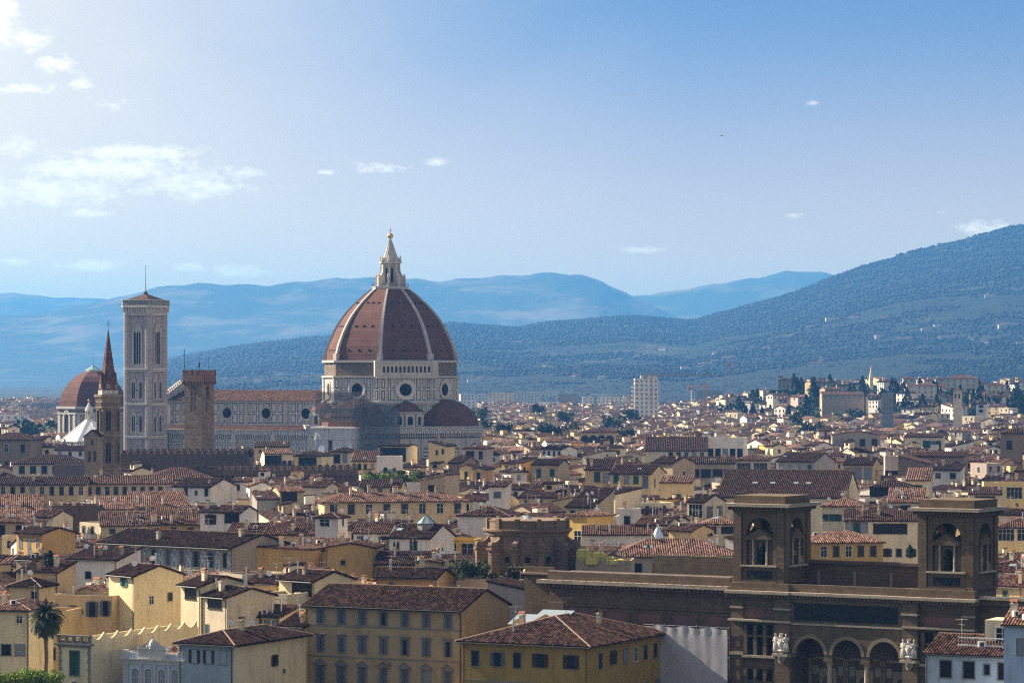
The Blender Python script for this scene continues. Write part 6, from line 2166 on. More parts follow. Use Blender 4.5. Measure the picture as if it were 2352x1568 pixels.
def crown_mesh(kind, seed):
    key = (kind, seed)
    if key in CACHE:
        return CACHE[key]
    rg = random.Random(seed * 7 + len(kind))
    if kind == 'cypress':
        def fn(r):
            z = r.random() ** .8
            w = .16 * math.sin(math.pi * min(1, z * .9 + .12)) ** .8 * (1 + .3 * math.sin(z * 19 + seed))
            a = r.uniform(0, 6.28)
            q = w * math.sqrt(r.random()) ** .5
            return (q * math.cos(a), q * math.sin(a), .06 + z * .94)
        m = leaf_cloud(420, fn, .055, seed)
        mat = LEAFD
    else:
        cl = [(rg.gauss(0, .27), rg.gauss(0, .27), .5 + rg.uniform(-.18, .34), rg.uniform(.16, .30)) for _ in range(11)]
        def fn(r):
            c = r.choice(cl)
            d = Vector((r.gauss(0, 1), r.gauss(0, 1), r.gauss(0, 1))).normalized() * c[3] * r.uniform(.75, 1.05)
            return (c[0] + d.x, c[1] + d.y, c[2] + d.z * .8)
        m = leaf_cloud(1500 if kind != 'tree' else 700, fn, .055 if kind != 'tree' else .075, seed)
        mat = {'tree': LEAFD, 'olive': LEAF, 'bright': LEAFB, 'oleander': LEAFR}[kind]
    CACHE[key] = m.mesh('crown', mat)
    return CACHE[key]


def trunk_mesh(k):
    if ('trunk', k) not in CACHE:
        m = MB()
        m.tube((0, 0, -.02), (.01, 0, .45), .03, 6, 0, .02)
        for i in range(4):
            a = i * 1.7 + k
            m.tube((.01, 0, .35), (.22 * math.cos(a), .22 * math.sin(a), .6), .014, 5, 0, .006)
        CACHE['trunk', k] = m.mesh('trunk', BARK)
    return CACHE['trunk', k]


def tree(name, label, cat, p, h, kind, seed, group=None, wide=1.0, pot=False):
    t = thing(name, label, cat, p, seed * 1.3, group)
    o = put('crown', crown_mesh(kind, seed % 4), t)
    o.scale = (h * wide, h * wide, h)
    q = put('trunk', trunk_mesh(seed % 3), t)
    q.scale = (h, h, h)
    if pot:
        if 'pot' not in CACHE:
            m = MB()
            m.lathe([(.24, -.25), (.34, .25), (.36, .3), (.3, .3)], 12)
            CACHE['pot'] = m.mesh('pot', TERRA)
        put('pot', CACHE['pot'], t, (0, 0, .0))
    return t


k = 0
for u, v, D, h in [(1116, 953, 1900, 11), (1156, 962, 1780, 10), (1213, 970, 1700, 11), (1254, 962, 1750, 13), (1281, 960, 1760, 14), (1411, 945, 2050, 15), (1449, 928, 2400, 16), (1375, 980, 1620, 11), (1860, 958, 1900, 13), (1835, 936, 2150, 15),
                   (1300, 935, 2250, 14), (1240, 921, 2600, 15), (1105, 925, 2500, 16), (1440, 975, 1600, 9), (1560, 1000, 1470, 8)]:
    k += 1
    P = at(u, v, D)
    tree('city_tree', 'round green tree rising among the distant roofs east of the dome', 'tree', (P.x, D, max(0, P.z - h * .9)), h * .72, 'tree', k, 'trees among the distant roofs', 1.1)
for i in range(9):
    u = 25 + i * 11 + (i % 3) * 3
    D = 1900 + (i % 4) * 60
    P = at(u, 968 + (i % 3) * 9, D)
    tree('park_tree', 'dark green park tree in the clump beside the red chapel dome', 'tree', (P.x, D, 0), max(9, P.z * 1.02), 'tree', i, 'park trees beside the chapel dome', 1.1)
for i in range(230):
    u = RNG.uniform(1668, 1990) if i < 90 else RNG.uniform(2020, 2370)
    D = RNG.uniform(2350, 2950)
    x = (u - U0) * D / F
    cy = RNG.random() < .5
    tree('cypress_tree' if cy else 'grove_tree', 'slim dark cypress in the grove below the big hill' if cy else 'broad dark tree in the grove below the big hill', 'tree', (x, D, rise_z(x, D) - .5),
         RNG.uniform(14, 23) if cy else RNG.uniform(9, 14), 'cypress' if cy else 'tree', i, 'cypresses in the grove' if cy else 'broad trees in the grove', 1.0 if cy else 1.15)

# woods on the near hill: far too many to count
def woods(n, seed):
    rs = np.random.RandomState(seed)
    V, Fa = [], []
    cnt = 0
    base = np.array([(0, 0, 1), (1, 0, .35), (0, 1, .4), (-1, 0, .3), (0, -1, .38), (0, 0, -.15)], np.float32)
    tri = np.array([(0, 1, 2), (0, 2, 3), (0, 3, 4), (0, 4, 1), (5, 2, 1), (5, 3, 2), (5, 4, 3), (5, 1, 4)], np.int32)
    while cnt < n:
        u = rs.uniform(380, 2420)
        t = rs.uniform(.0, 1.03)
        D = 5200 + 6300 * t
        x = (u - U0) * D / F
        f = vnoise(x, D, .0022, 5.0) + .6 * vnoise(x, D, .0065, 2.0)
        open_ = (f > .25 - .9 * max(0, .42 - t)) if t < .62 else False
        if open_ and rs.rand() < .82:
            continue
        if not open_ and .40 < t < .95 and rs.rand() < .35:
            continue
        z = hill_z('near', u, D)
        s = rs.uniform(3.6, 7.0) * (.55 if open_ else 1.0) * (.7 + .5 * t)
        hgt = s * rs.uniform(.55, 1.1)
        a = rs.uniform(0, 6.28)
        b = base.copy()
        b[:, :2] *= rs.uniform(.7, 1.3, (6, 1))
        c_, s_n = math.cos(a), math.sin(a)
        vx = x + s * (b[:, 0] * c_ - b[:, 1] * s_n)
        vy = D + s * (b[:, 0] * s_n + b[:, 1] * c_)
        vz = z + hgt * b[:, 2]
        V.append(np.stack([vx, vy, vz], 1))
        Fa.append(tri + cnt * 6)
        cnt += 1
    V = np.concatenate(V).astype(np.float32)
    Fa = np.concatenate(Fa)
    me = bpy.data.meshes.new('hill_woods')
    me.vertices.add(len(V))
    me.vertices.foreach_set('co', V.reshape(-1))
    me.loops.add(Fa.size)
    me.loops.foreach_set('vertex_index', Fa.reshape(-1).astype(np.int32))
    me.polygons.add(len(Fa))
    me.polygons.foreach_set('loop_start', (np.arange(len(Fa)) * 3).astype(np.int32))
    me.polygons.foreach_set('loop_total', np.full(len(Fa), 3, np.int32))
    me.polygons.foreach_set('use_smooth', np.ones(len(Fa), bool))
    me.materials.append(leaf_mat('wood_leaves', (.004, .009, .010), (.008, .014, .012)))
    me.update(calc_edges=True)
    o = put('hill_woods', me)
    o['kind'] = 'stuff'
    o['label'] = 'woods and olive groves covering the hillside beyond the city'


woods(72000, 4)

# palm, hedge, terrace plants
pm = at(106, 1410, 484)
t = thing('palm_tree', 'tall date palm with a drooping crown beside the yellow houses', 'palm', (pm.x, 484, 0))
m = MB()
rgp = random.Random(2)
for i in range(22):
    z = i * .72
    m.tube((.05 * math.sin(i), 0, z), (.05 * math.sin(i + 1), 0, z + .72), .34, 8, 0, .29)
m.build('trunk', BARK, t)
m = MB()
def frond(m, a, el, L, mi):
    p = Vector((.0, 0, 16.2))
    d = Vector((math.cos(a) * math.cos(el), math.sin(a) * math.cos(el), math.sin(el)))
    st = L / 9
    side = Vector((-math.sin(a), math.cos(a), 0))
    for k in range(9):
        q = p + d * st
        m.tube(p, q, .035, 3, mi)
        up = side.cross(d).normalized()
        for j in range(4):
            c = p + d * st * j / 4
            ll = .75 * math.sin(math.pi * min(1, (k + j / 4) / 9 * .8 + .2)) + .12
            for s in (-1, 1):
                tip = c + side * s * ll * .8 + d * ll * .55 + Vector((0, 0, -.25 * ll)) + up * .1
                m.face([c, c + d * .09, tip + d * .03, tip], mi)
        d = (d + Vector((0, 0, -.17 - .03 * k))).normalized()
        p = q
for i in range(84):
    a = i * 2.39996
    el = R(86 - i * 1.65) + rgp.uniform(-.08, .08)
    frond(m, a, max(R(-45), el), rgp.uniform(3.0, 3.7), 0)
m.build('crown', leaf_mat('palm_leaves', (.010, .02, .010), (.045, .06, .026)), t)
m = MB()
for i in range(26):
    a = i * 2.4
    b = Vector((math.cos(a) * .5, math.sin(a) * .5, 16.4))
    for j in range(5):
        m.tube(b, b + Vector((math.cos(a + j * .3) * .7, math.sin(a + j * .3) * .7, .35 - .2 * j)), .05, 4)
m.build('fruit_stalks', plain('date_stalks', (.42, .20, .05)), t)
hx = at(60, 1545, 468)
t = thing('hedge', 'bright green leafy hedge catching the sun below the palm', 'hedge', (hx.x, 468, 0))
cl = [(RNG.uniform(-6.5, 5.2), RNG.uniform(-1.6, 1.6), 8.6 + RNG.uniform(-.9, .6), RNG.uniform(.8, 1.5)) for _ in range(30)]
def hf(r):
    c = r.choice(cl)
    d = Vector((r.gauss(0, 1), r.gauss(0, 1), r.gauss(0, 1))).normalized() * c[3] * r.uniform(.7, 1.05)
    return (c[0] + d.x, c[1] + d.y, c[2] + d.z * .8)
leaf_cloud(9000, hf, .17, 3).build('foliage', LEAFB, t)
m = MB()
for x in (-5, -1.5, 2, 4.6):
    m.tube((x, 0, 0), (x, 0, 8.2), .2, 6)
m.build('trunk', BARK, t)
sh = [(1062, 3.9, 'olive'), (1080, 4.4, 'olive'), (1099, 4.2, 'olive'), (1116, 3.3, 'olive'), (1164, 3.0, 'oleander'), (1182, 3.8, 'olive'), (1198, 3.2, 'oleander'), (1140, 1.4, 'bright')]
lab = ['grey-green olive bush in a terrace pot beside the rotunda', 'red-flushed oleander bush in a terrace pot', 'small bright potted shrub between the olive bushes']
for i, (u, h, kd) in enumerate(sh):
    D = 566.5 + (i % 3)
    p = at(u, 1326, D)
    tree('potted_shrub', {'olive': lab[0], 'oleander': lab[1], 'bright': lab[2]}[kd], 'shrub', (p.x, D, 16.3), h, kd, i, {'olive': 'olive bushes on the terrace', 'oleander': 'oleander bushes on the terrace', 'bright': None}[kd], .85, True)
H('flat-roofed house carrying a terrace garden', 838, 966, 1107, 19.6, 10, -6, 'f', 'white', 'd', [], '', vis=40)
for i in range(11):
    u = 846 + i * 11.5
    D = 1000 + (i % 3) * 2
    p = at(u, 1100, D)
    tree('terrace_shrub', 'sunny green bush in the terrace garden below the pergola house' if i % 3 else 'lime-green bamboo-like bush in the terrace garden', 'shrub', (p.x, D, 18.8), 3.4 + 1.3 * math.sin(i * 2.1), 'bright' if i % 3 == 0 else 'olive', i, 'bushes in the terrace garden', .95)
for i, u in enumerate((878, 893, 908, 926)):
    D = 1174
    p = at(u, 1042, D)
    tree('climbing_vine', 'leafy vine draped over the pergola loggia', 'vine', (p.x, D, p.z - .6), 3.6, 'bright' if i % 2 else 'olive', i, 'vines on the pergola', .9)
for u, v, D, h, lb in ((2090, 1282, 640, 2.8, 'small dark cypress beside the right brown tower'.replace('right ', '')), (115, 1325, 543, 4.6, 'ivy-dark shrub on the ochre terrace')):
    p = at(u, v, D)
    tree('small_cypress', lb, 'tree', (p.x, D, p.z), h, 'cypress', 1, None, 1.6)

# yellow tarpaulins and a shining cone
H('flat roof platform carrying yellow tarpaulins', 1322, 1450, 1286, 18.2, 9, -6, 'f', 'tan', 'd', [], '', vis=20)
p = at(1368, 1284, 604)
t = thing('builders_tarpaulin', 'bright yellow tarpaulins over building materials beside the rotunda', 'tarpaulin', (p.x, 604, 17.4), R(-6))
m = MB()
for x, y, w, d, h in ((-2.2, 0, 2.6, 2.2, 3.0), (.6, .4, 2.6, 2.2, 2.4), (2.8, .2, 1.8, 2, 1.5), (4.6, .5, 1.8, 1.6, 1.0), (-.6, -1.4, 2.2, 1.4, 1.3), (3.2, -1.2, 2.2, 1.2, .9)):
    c = [(x - w / 2, y - d / 2), (x + w / 2, y - d / 2), (x + w / 2, y + d / 2), (x - w / 2, y + d / 2)]
    m.prism([(q[0] * 1.04, q[1]) for q in c], 0, h * .6, 0, False)
    m.prism([(q[0] * 1.04, q[1]) for q in c], h * .6, h * .85, 0, False)
    m.face([(c[0][0], c[0][1], h * .85), (c[1][0], c[1][1], h * .85), (c[1][0] - .3, c[1][1] + .4, h), (c[0][0] + .3, c[0][1] + .4, h)])
    m.face([(c[0][0] + .3, c[0][1] + .4, h), (c[1][0] - .3, c[1][1] + .4, h), (c[2][0], c[2][1], h * .9), (c[3][0], c[3][1], h * .9)])
m.build('sheet', plaster('yellow_sheeting', (.72, .62, .12), .3), t)
m = MB()
for k in range(7):
    m.tube((-3.4 + k * 1.5, -1.9, 0), (-3.4 + k * 1.5, -1.9, 4.4), .05, 5)
for z in (1.2, 2.6, 4.0):
    m.tube((-3.6, -1.9, z), (5.8, -1.9, z), .045, 5)
m.build('pole_frame', plain('steel_tube', (.22, .23, .25), .5, .5), t)
p = at(1233, 1303, 499)
t = thing('yellow_sheet_bundle', 'small yellow wrapped bundle on the low terrace wall', 'bundle', (p.x, 499, 22.35))
m = MB()
m.lathe([(.02, 0), (.9, .05), (1.1, .4), (.8, .75), (.02, .9)], 12, 0)
m.lathe([(.02, 0), (.8, .05), (.9, .35), (.6, .65), (.02, .75)], 12, 0, (-1.3, .1, 0))
m.lathe([(.02, 0), (.7, .05), (.9, .4), (.5, .6), (.02, .65)], 12, 0, (1.3, .1, 0))
m.build('sheet', MATS['yellow_sheeting'], t)
p = at(1511, 1246, 676)
t = thing('cone_skylight', 'shining metal cone skylight on the twin-hipped roof', 'skylight', (p.x, 676, p.z))
m = MB()
m.lathe([(2.0, -1), (1.9, 0), (.5, 3.0), (.25, 3.3), (.25, 3.9), (.02, 4.1)], 20, 0)
m.build('cone', plain('bright_zinc', (.80, .82, .84), .22, .95, .05), t)
# bird
p = at(1658, 312, 320)
m = MB()
m.tube((-.16, 0, 0), (.14, 0, .02), .035, 6, 0, .02)
m.face([(-.05, 0, .02), (.06, 0, .02), (.02, -.22, .09), (-.04, -.34, .06)])
m.face([(.06, 0, .02), (-.05, 0, .02), (-.04, .34, .06), (.02, .22, .09)])
m.face([(-.15, 0, 0), (-.25, -.05, 0), (-.25, .05, 0)])
tag(m.build('bird', DARKMETAL, None, p, R(20)), 'tiny dark bird gliding high in the blue sky', 'bird')

# ------------------------------------------------------------------ apartment blocks, villas and cranes far off
def block(label, u0, u1, vt, h, d, rot, wall, floors, D=None, roof='f', rt='m', cat='apartment block', name='apartment_block', z0=0., group=None, cols=None):
    D = D or F * (CZ - h) / (vt - V0)
    u = (u0 + u1) / 2
    w = (u1 - u0) * D / F / max(.4, math.cos(R(rot)))
    x = (u - U0) * D / F
    t = thing(name, label, cat, (x, D, z0), R(rot), group)
    m = MB()
    hh = h - z0
    wall_geo(m, w, d, hh, roof, .28)
    m.build('wall', WM[wall], t)
    m = MB()
    roof_geo(m, w, d, hh, roof, .28, .7, 1.0, .1)
    m.build('roof', [TERRACE if roof == 'f' else ROOFM[rt], MORTAR], t)
    if floors:
        fh = min(3.6, hh / (floors + .3))
        n = cols or max(2, int(w / 4.5))
        if 'blockwin' not in CACHE:
            m = MB()
            m.box(-.8, .8, -.12, .1, 0, 1.9, 0)
            CACHE['blockwin'] = m.mesh('window', CURTAIN)
        for f in range(floors):
            zz = hh - 3.1 - f * fh
            for k in range(n):
                put('window', CACHE['blockwin'], t, (-w / 2 + w * (k + .5) / n, 0, zz))
            nd = min(4, max(1, int(d / 5)))
            for k in range(nd):
                put('window', CACHE['blockwin'], t, (-w / 2, d * (k + .5) / nd, zz), -math.pi / 2)
    return t, w, D


tw, tww_, twD = block('tall white tower block with rows of balconies above the far roofs', 1458, 1512, 869, 50.0, 20, 0, 'white', 10, 2600, cols=5)
m = MB()
a = tww_ / 2
for f in range(9):
    z = 45 - f * 3.6
    for s in (-1, 1):
        m.box(s * a - (2.2 if s < 0 else -.0), s * a + (2.2 if s > 0 else 0), 1, 9, z - 2.6, z - 1.5, 0)
m.box(-a * .5, a * .9, 4, 12, 49, 52.5, 0)
m.build('balcony', WHITE_TRIM, tw)
for a in [('cream stepped office block just beside the dome flank', 1122, 1176, 902, 30, 16, -10, 'ivory', 5), ('long white block with a scalloped roofline', 1058, 1130, 905, 27, 14, 12, 'white', 4),
          ('pale block row with many balconies', 1180, 1234, 900, 30, 14, -24, 'white', 5), ('grey office slab with a dark glazed middle', 1280, 1328, 904, 30, 14, 0, 'grey', 6),
          ('low white-banded block before the grey slab', 1240, 1280, 923, 22, 18, -8, 'white', 3), ('white block with green tiles on the far plain', 1338, 1364, 911, 27, 12, 0, 'white', 4),
          ('bluish-white corner block with many small windows', 1372, 1430, 911, 27, 14, -20, 'white', 5), ('cream block beside the tall white tower', 1432, 1454, 908, 28, 12, 0, 'cream', 4),
          ('white twin block below the hill villas', 1588, 1600, 886, 36, 10, 0, 'ivory', 5), ('dim block with blue netting behind the tower block', 1600, 1660, 896, 32, 14, -6, 'dim', 4),
          ('white cottage block in the shade of the dome', 1062, 1092, 920, 22, 12, -5, 'white', 3), ('pale slab block on the western plain', -20, 60, 952, 24, 12, -4, 'white', 5),
          ('tan slab block on the western plain beside the red dome', 62, 104, 940, 25, 14, -14, 'pink', 5), ('far pale factory block behind the red dome', 70, 135, 925, 24, 20, 4, 'grey', 2)]:
    block(*a)
for a in [('big cream villa with a red hipped roof among the grove', 2172, 2243, 868, 50, 18, -12, 'ivory', 3, 2650, 'h'), ('pale cube villa in the grove', 2105, 2146, 884, 45, 16, -14, 'ivory', 3, 2500, 'h'),
          ('long barrack house with a red roof inside the grove', 1888, 1985, 905, 38, 14, 2, 'tan', 1, 2450, 'g'), ('cream villa at the grove end', 2266, 2310, 884, 44, 14, -10, 'ivory', 2, 2600, 'h'),
          ('low white villa peeping above the cypresses', 2075, 2100, 868, 50, 10, 0, 'ivory', 1, 2750, 'h')]:
    lb, u0, u1, vt, h, d, rot, wl, fl, D, rf = a
    x = ((u0 + u1) / 2 - U0) * D / F
    block(lb, u0, u1, vt, CZ - (vt - V0) * D / F, d, rot, wl, fl, D, rf, 'm', 'villa', 'villa', max(0, rise_z(x, D) - 2))
t = thing('stone_tower', 'pale square tower with a tiled cap standing among eastern roofs', 'tower', (at(2200, V0, 2050).x, 2050, 0), R(-15))
m = MB()
m.box(-2.6, 2.6, -2.6, 2.6, 0, 43, 0)
for x in (-1.2, 1.2):
    m.box(x - .5, x + .5, -2.7, -2.5, 38, 41, 1)
m.build('wall', [WM['ivory'], PANE], t)
m = MB()
m.lathe([(4.4, 42.9), (.1, 44.8)], 4, 0, ph=math.pi / 4)
m.build('roof', ROOFM['m'], t)
t = thing('white_spire', 'thin white church spire rising from the dark grove', 'spire', (at(2001, V0, 2800).x, 2800, 20))
m = MB()
m.lathe([(2.6, 0), (2.2, 20)], 8)
m.lathe([(3.0, 20), (3.0, 21)], 8)
m.lathe([(1.9, 21), (1.5, 29)], 8)
m.lathe([(2.2, 29), (.2, 41)], 8)
m.build('shaft', WM['ivory'], t)
t = thing('wrapped_tower', 'grey building wrapped in scaffold sheeting among the eastern roofs', 'scaffolded tower', (at(2038, V0, 2000).x, 2000, 0), R(-8))
m = MB()
m.box(-3.6, 3.6, 0, 7, 0, 41.5, 0)
m.build('sheeting', plaster('grey_sheeting', (.30, .31, .34), .3), t)
m = MB()
for k in range(5):
    m.tube((-3.8 + k * 1.9, -.2, 0), (-3.8 + k * 1.9, -.2, 43), .12, 4)
for z in range(26, 43, 3):
    m.tube((-3.9, -.2, z), (3.9, -.2, z), .1, 4)
m.build('pole_frame', plain('steel_tube', (.22, .23, .25), .5, .5), t)
# villas on the slope
VIL = [(1475, 806, 8), (1495, 800, 12), (1490, 812, 8), (1462, 822, 7), (1520, 805, 10), (1621, 840, 16), (1640, 832, 10), (1605, 846, 8), (1573, 850, 9), (1667, 826, 12), (1680, 822, 9), (1640, 816, 6), (1860, 755, 12), (1912, 737, 16), (1960, 733, 12),
       (2030, 734, 10), (2155, 752, 10), (2128, 760, 12), (2078, 781, 22), (2020, 778, 10), (2160, 780, 8), (2230, 782, 8), (2262, 790, 9), (2325, 750, 26), (2302, 752, 9), (2343, 792, 9), (2275, 684, 14), (1815, 774, 20), (1760, 803, 10), (1235, 846, 9),
       (1265, 846, 7), (1185, 790, 14), (1315, 872, 7), (1325, 868, 8), (1380, 870, 9), (1085, 880, 12), (1100, 875, 8), (1250, 845, 6), (640, 862, 8), (700, 870, 9), (560, 872, 8), (590, 880, 10)]
for i, (u, v, w) in enumerate(VIL):
    D = on_hill(u, v)
    if D is None:
        continue
    P = at(u, v, D)
    wm = w * D / F * 1.9
    t = thing('hillside_villa', 'tiny pale farmhouse on the wooded slope of the near hill', 'farmhouse', (P.x, D, hill_z('near', u, D) - 3), R(RNG.uniform(-40, 10)), 'farmhouses scattered over the hillside')
    m = MB()
    hh = RNG.uniform(8, 11)
    wall_geo(m, wm, 9, hh, 'g', .3)
    m.build('wall', WM['white'] if i % 3 else WM['ivory'], t)
    m = MB()
    roof_geo(m, wm, 9, hh, 'g', .3, .6, 1, .1, ribs=False)
    m.build('roof', [ROOFM['l'], MORTAR], t)
D = on_hill(1878, 846) or 4700
z = hill_z('near', 1878, D)
t = thing('hillside_palace', 'long pale villa with a square lookout tower on the lower slope', 'villa', (at(1878, V0, D).x, D, z - 4), R(-14))
m = MB()
k = D / F * .8
wall_geo(m, 58 * k, 20, 16 * k + 4, 'h', .28)
m.box(2 * k, 12 * k, 6, 14, 0, 34 * k + 4, 0)
for i in range(9):
    for zz in (6, 11):
        m.box(-26 * k + i * 6.2 * k, -26 * k + i * 6.2 * k + 1.6, -.15, .1, zz, zz + 2.4, 1)
m.build('wall', [WM['ivory'], PANE], t)
m = MB()
roof_geo(m, 58 * k, 20, 16 * k + 4, 'h', .28, .8, 1, .1, ribs=False)
m.build('roof', [ROOFM['m'], MORTAR], t)


def crane(label, u, vt, vb, D, jl, jr, vj, mat, ang=0):
    x = (u - U0) * D / F
    zt, zj = CZ - (vt - V0) * D / F, CZ - (vj - V0) * D / F
    t = thing('tower_crane', label, 'crane', (x, D, 0))
    m = MB()
    s = .8
    for sx in (-s, s):
        for sy in (-s, s):
            m.tube((sx, sy, 0), (sx, sy, zj + 2), .16, 4)
    z = 0
    while z < zj:
        m.tube((-s, -s, z), (s, -s, z + 2.5), .11, 4)
        m.tube((s, -s, z + 2.5), (-s, -s, z + 5), .11, 4)
        z += 5
    m.tube((0, 0, zj), (0, 0, zt), .3, 4)
    m.build('mast', mat, t)
    m = MB()
    kx = D / F
    for dz, sy in ((0, -.6), (0, .6), (1.4, 0)):
        m.tube((-jl * kx, sy, zj + dz), (jr * kx, sy, zj + dz), .16, 4)
    n = int((jl + jr) * kx / 3)
    for i in range(n):
        m.tube((-jl * kx + i * 3, -.6, zj), (-jl * kx + i * 3 + 1.5, 0, zj + 1.4), .1, 4)
        m.tube((-jl * kx + i * 3 + 1.5, 0, zj + 1.4), (-jl * kx + i * 3 + 3, -.6, zj), .1, 4)
    m.tube((0, 0, zt), (jr * kx * .7, 0, zj + 1.4), .09, 4)
    m.tube((0, 0, zt), (-jl * kx, 0, zj + 1.4), .09, 4)
    m.build('jib', mat, t)
    m = MB()
    m.box(-jl * kx - .5, -jl * kx + 3, -.9, .9, zj - 2.4, zj + .2, 0)
    m.build('counterweight', WM['grey'], t)


crane('brown tower crane with a long jib beside the white tower block', 1496, 851, 945, 2450, 18, 148, 863, plain('crane_rust', (.30, .17, .10)))
crane('red and white crane mast against the lower hillside', 1676, 822, 880, 3300, 6, 18, 834, plain('crane_red', (.50, .16, .12)))
crane('red crane in front of the eastern roofs', 1620, 878, 925, 2300, 40, 10, 889, plain('crane_red', (.50, .16, .12)))
crane('dark crane over the western plain beside the red dome', 195, 890, 950, 2700, 55, 5, 922, DARKMETAL)

# ------------------------------------------------------------------ the sea of roofs
WN = {'cream': 'cream', 'ivory': 'ivory', 'white': 'whitewashed', 'ochre': 'ochre', 'tan': 'tan', 'pink': 'pinkish', 'grey': 'grey', 'pale_yellow': 'pale yellow', 'dim': 'drab', 'brown': 'brown', 'yellow': 'yellow', 'orange': 'peach'}
WCH = ['cream'] * 4 + ['ivory'] * 11 + ['white'] * 12 + ['tan'] * 3 + ['pale_yellow'] * 2 + ['ochre'] * 1 + ['dim'] * 2 + ['pink'] * 4 + ['grey'] * 2 + ['yellow'] * 1 + ['brown'] * 1
RN = {'g': 'gabled', 'e': 'end-gabled', 'h': 'hipped', 's': 'lean-to', 'f': 'flat-topped', 'q': 'slant-roofed', 'r': 'shed-roofed'}
rg = random.Random(77)
cand = []
ca, sa = math.cos(R(-27)), math.sin(R(-27))
step = 9.0
for i in range(-300, 900):
    for j in range(-300, 900):
        gx_, gy_ = i * step, j * step
        far = 1.0
        x, y = gx_ * ca - gy_ * sa, gx_ * sa + gy_ * ca
        x += rg.uniform(-3, 3)
        y += rg.uniform(-3, 3)
        if not (548 < y < 7600) or abs(x) > y * .176 + 22:
            continue
        if y > 3900 and (x / y * F + U0 > 150 or rg.random() < .35):
            continue
        if y > 1500 and rg.random() < min(.62, (y - 1500) / 2000):
            continue
        cand.append((y, x))
cand.sort()
cover = np.full(2900, 1568.0)
placed = []
hbs = sorted(HB, key=lambda h: h['D'])
grid = {}
def near_ok(x, y, r):
    gx_, gy_ = int(x // 30), int(y // 30)
    for a in (-1, 0, 1):
        for b in (-1, 0, 1):
            for (X, Y, Rr) in grid.get((gx_ + a, gy_ + b), ()):
                if math.hypot(X - x, Y - y) < (r + Rr) * .70:
                    return False
    for h in hbs:
        if abs(h['c'][1] - y) < 70 and math.hypot(h['c'][0] - x, h['c'][1] - y) < h['r'] * .85 + r * .75:
            return False
    return True
def raise_cover(u0, u1, v, D, commit=True):
    a, b = max(0, int(u0) + 270), min(2899, int(u1) + 270)
    if b <= a:
        return 0.
    seg = cover[a:b]
    vis = np.maximum(0, seg - v).clip(0, 14.5 * F / D).sum()
    if commit:
        cover[a:b] = np.minimum(seg, v)
    return vis
hi = 0
for (y, x) in cand:
    while hi < len(hbs) and hbs[hi]['D'] < y:
        hb = hbs[hi]
        raise_cover(hb['u0'], hb['u1'], hb['ye'], hb['D'])
        hi += 1
    kk = 1 if y < 950 else (.82 if y < 1700 else 1.05)
    w = rg.uniform(7, 15) * kk
    d = rg.uniform(7, 11.5) * kk
    r = .5 * math.hypot(w, d)
    if not near_ok(x, y, r):
        continue
    roof = rg.choices('ghesfqr', (38, 18, 16, 12, 7, 4, 5))[0]
    span = {'g': d / 2, 'e': w / 2, 'h': min(w, d) / 2, 's': d, 'f': 0, 'q': w, 'r': w}[roof]
    pitch = {'s': .2, 'q': .2, 'r': .2}.get(roof, .32)
    u = U0 + F * x / y
    rot = rg.choice((-27, -27, -54, -54, -54, 24, 24)) + rg.uniform(-12, 12)
    pu = r * .9 * F / y
    z0 = ground_z(x, y) if y > 2000 else 0.
    if z0 > 7 and rg.random() < .93:
        continue
    hmax = rg.uniform(14.5, 21.5) if y > 700 else rg.uniform(12.5, 17)
    if rg.random() < .10:
        hmax += rg.uniform(2, 4)
    if y > 1700:
        hmax = rg.uniform(11, 19)
    h = hmax
    for hb in hbs:
        if hb['D'] > y and hb['u0'] < u + pu and hb['u1'] > u - pu:
            vlim = hb['ye'] + hb['vis']
            h = min(h, CZ - (vlim - V0) * y / F - span * pitch)
    if h < 7.5:
        continue
    vt = V0 + F * (CZ - h - z0 - span * pitch * .7) / y
    vis = raise_cover(u - pu, u + pu, vt, y, True)
    grid.setdefault((int(x // 30), int(y // 30)), []).append((x, y, r))
    if vis < 6:
        continue
    wall = rg.choice(WCH)
    rt = rg.choices('dml', (42, 40, 18))[0]
    placed.append(dict(vis=vis, x=x, y=y, w=w, d=d, h=h, z0=z0, roof=roof, rot=rot, pitch=pitch, wall=wall, rt=rt, u=u, v=vt, pu=pu))
placed.sort(key=lambda q: -q['vis'] * (1 if -10 < q['u'] < 2362 else .02))
NIND = 190
ind, mass = placed[:NIND], placed[NIND:]
print('fill candidates', len(cand), 'visible', len(placed), 'hand', len(HB))
USED = set()
STY = [('o', 'dark windows', 1.0, 1.7), ('g', 'green shutters', 1.0, 1.7), ('B', 'open brown shutters', .9, 1.5), ('y', 'grey shutters', 1.0, 1.7), ('k', 'white-framed windows', 1.1, 1.5), ('v', 'a dark loggia', 3.0, 1.9), ('a', 'arched windows', 1.1, 2.0), ('G', 'open green shutters', .9, 1.5), ('c', 'pale blinds', 1.1, 1.6)]
EXW = [('c', 'a chimney'), ('d', 'a satellite dish'), ('C', 'a broad chimney'), ('a', 'a roof antenna'), ('k', 'a skylight'), ('v', 'a flue pipe'), ('b', 'a tall chimney'), ('x', 'an air conditioner'), ('D', 'a red dish')]
TW = {'d': 'dark', 'm': 'weathered', 'l': 'orange'}
refs = [h for h in HB]
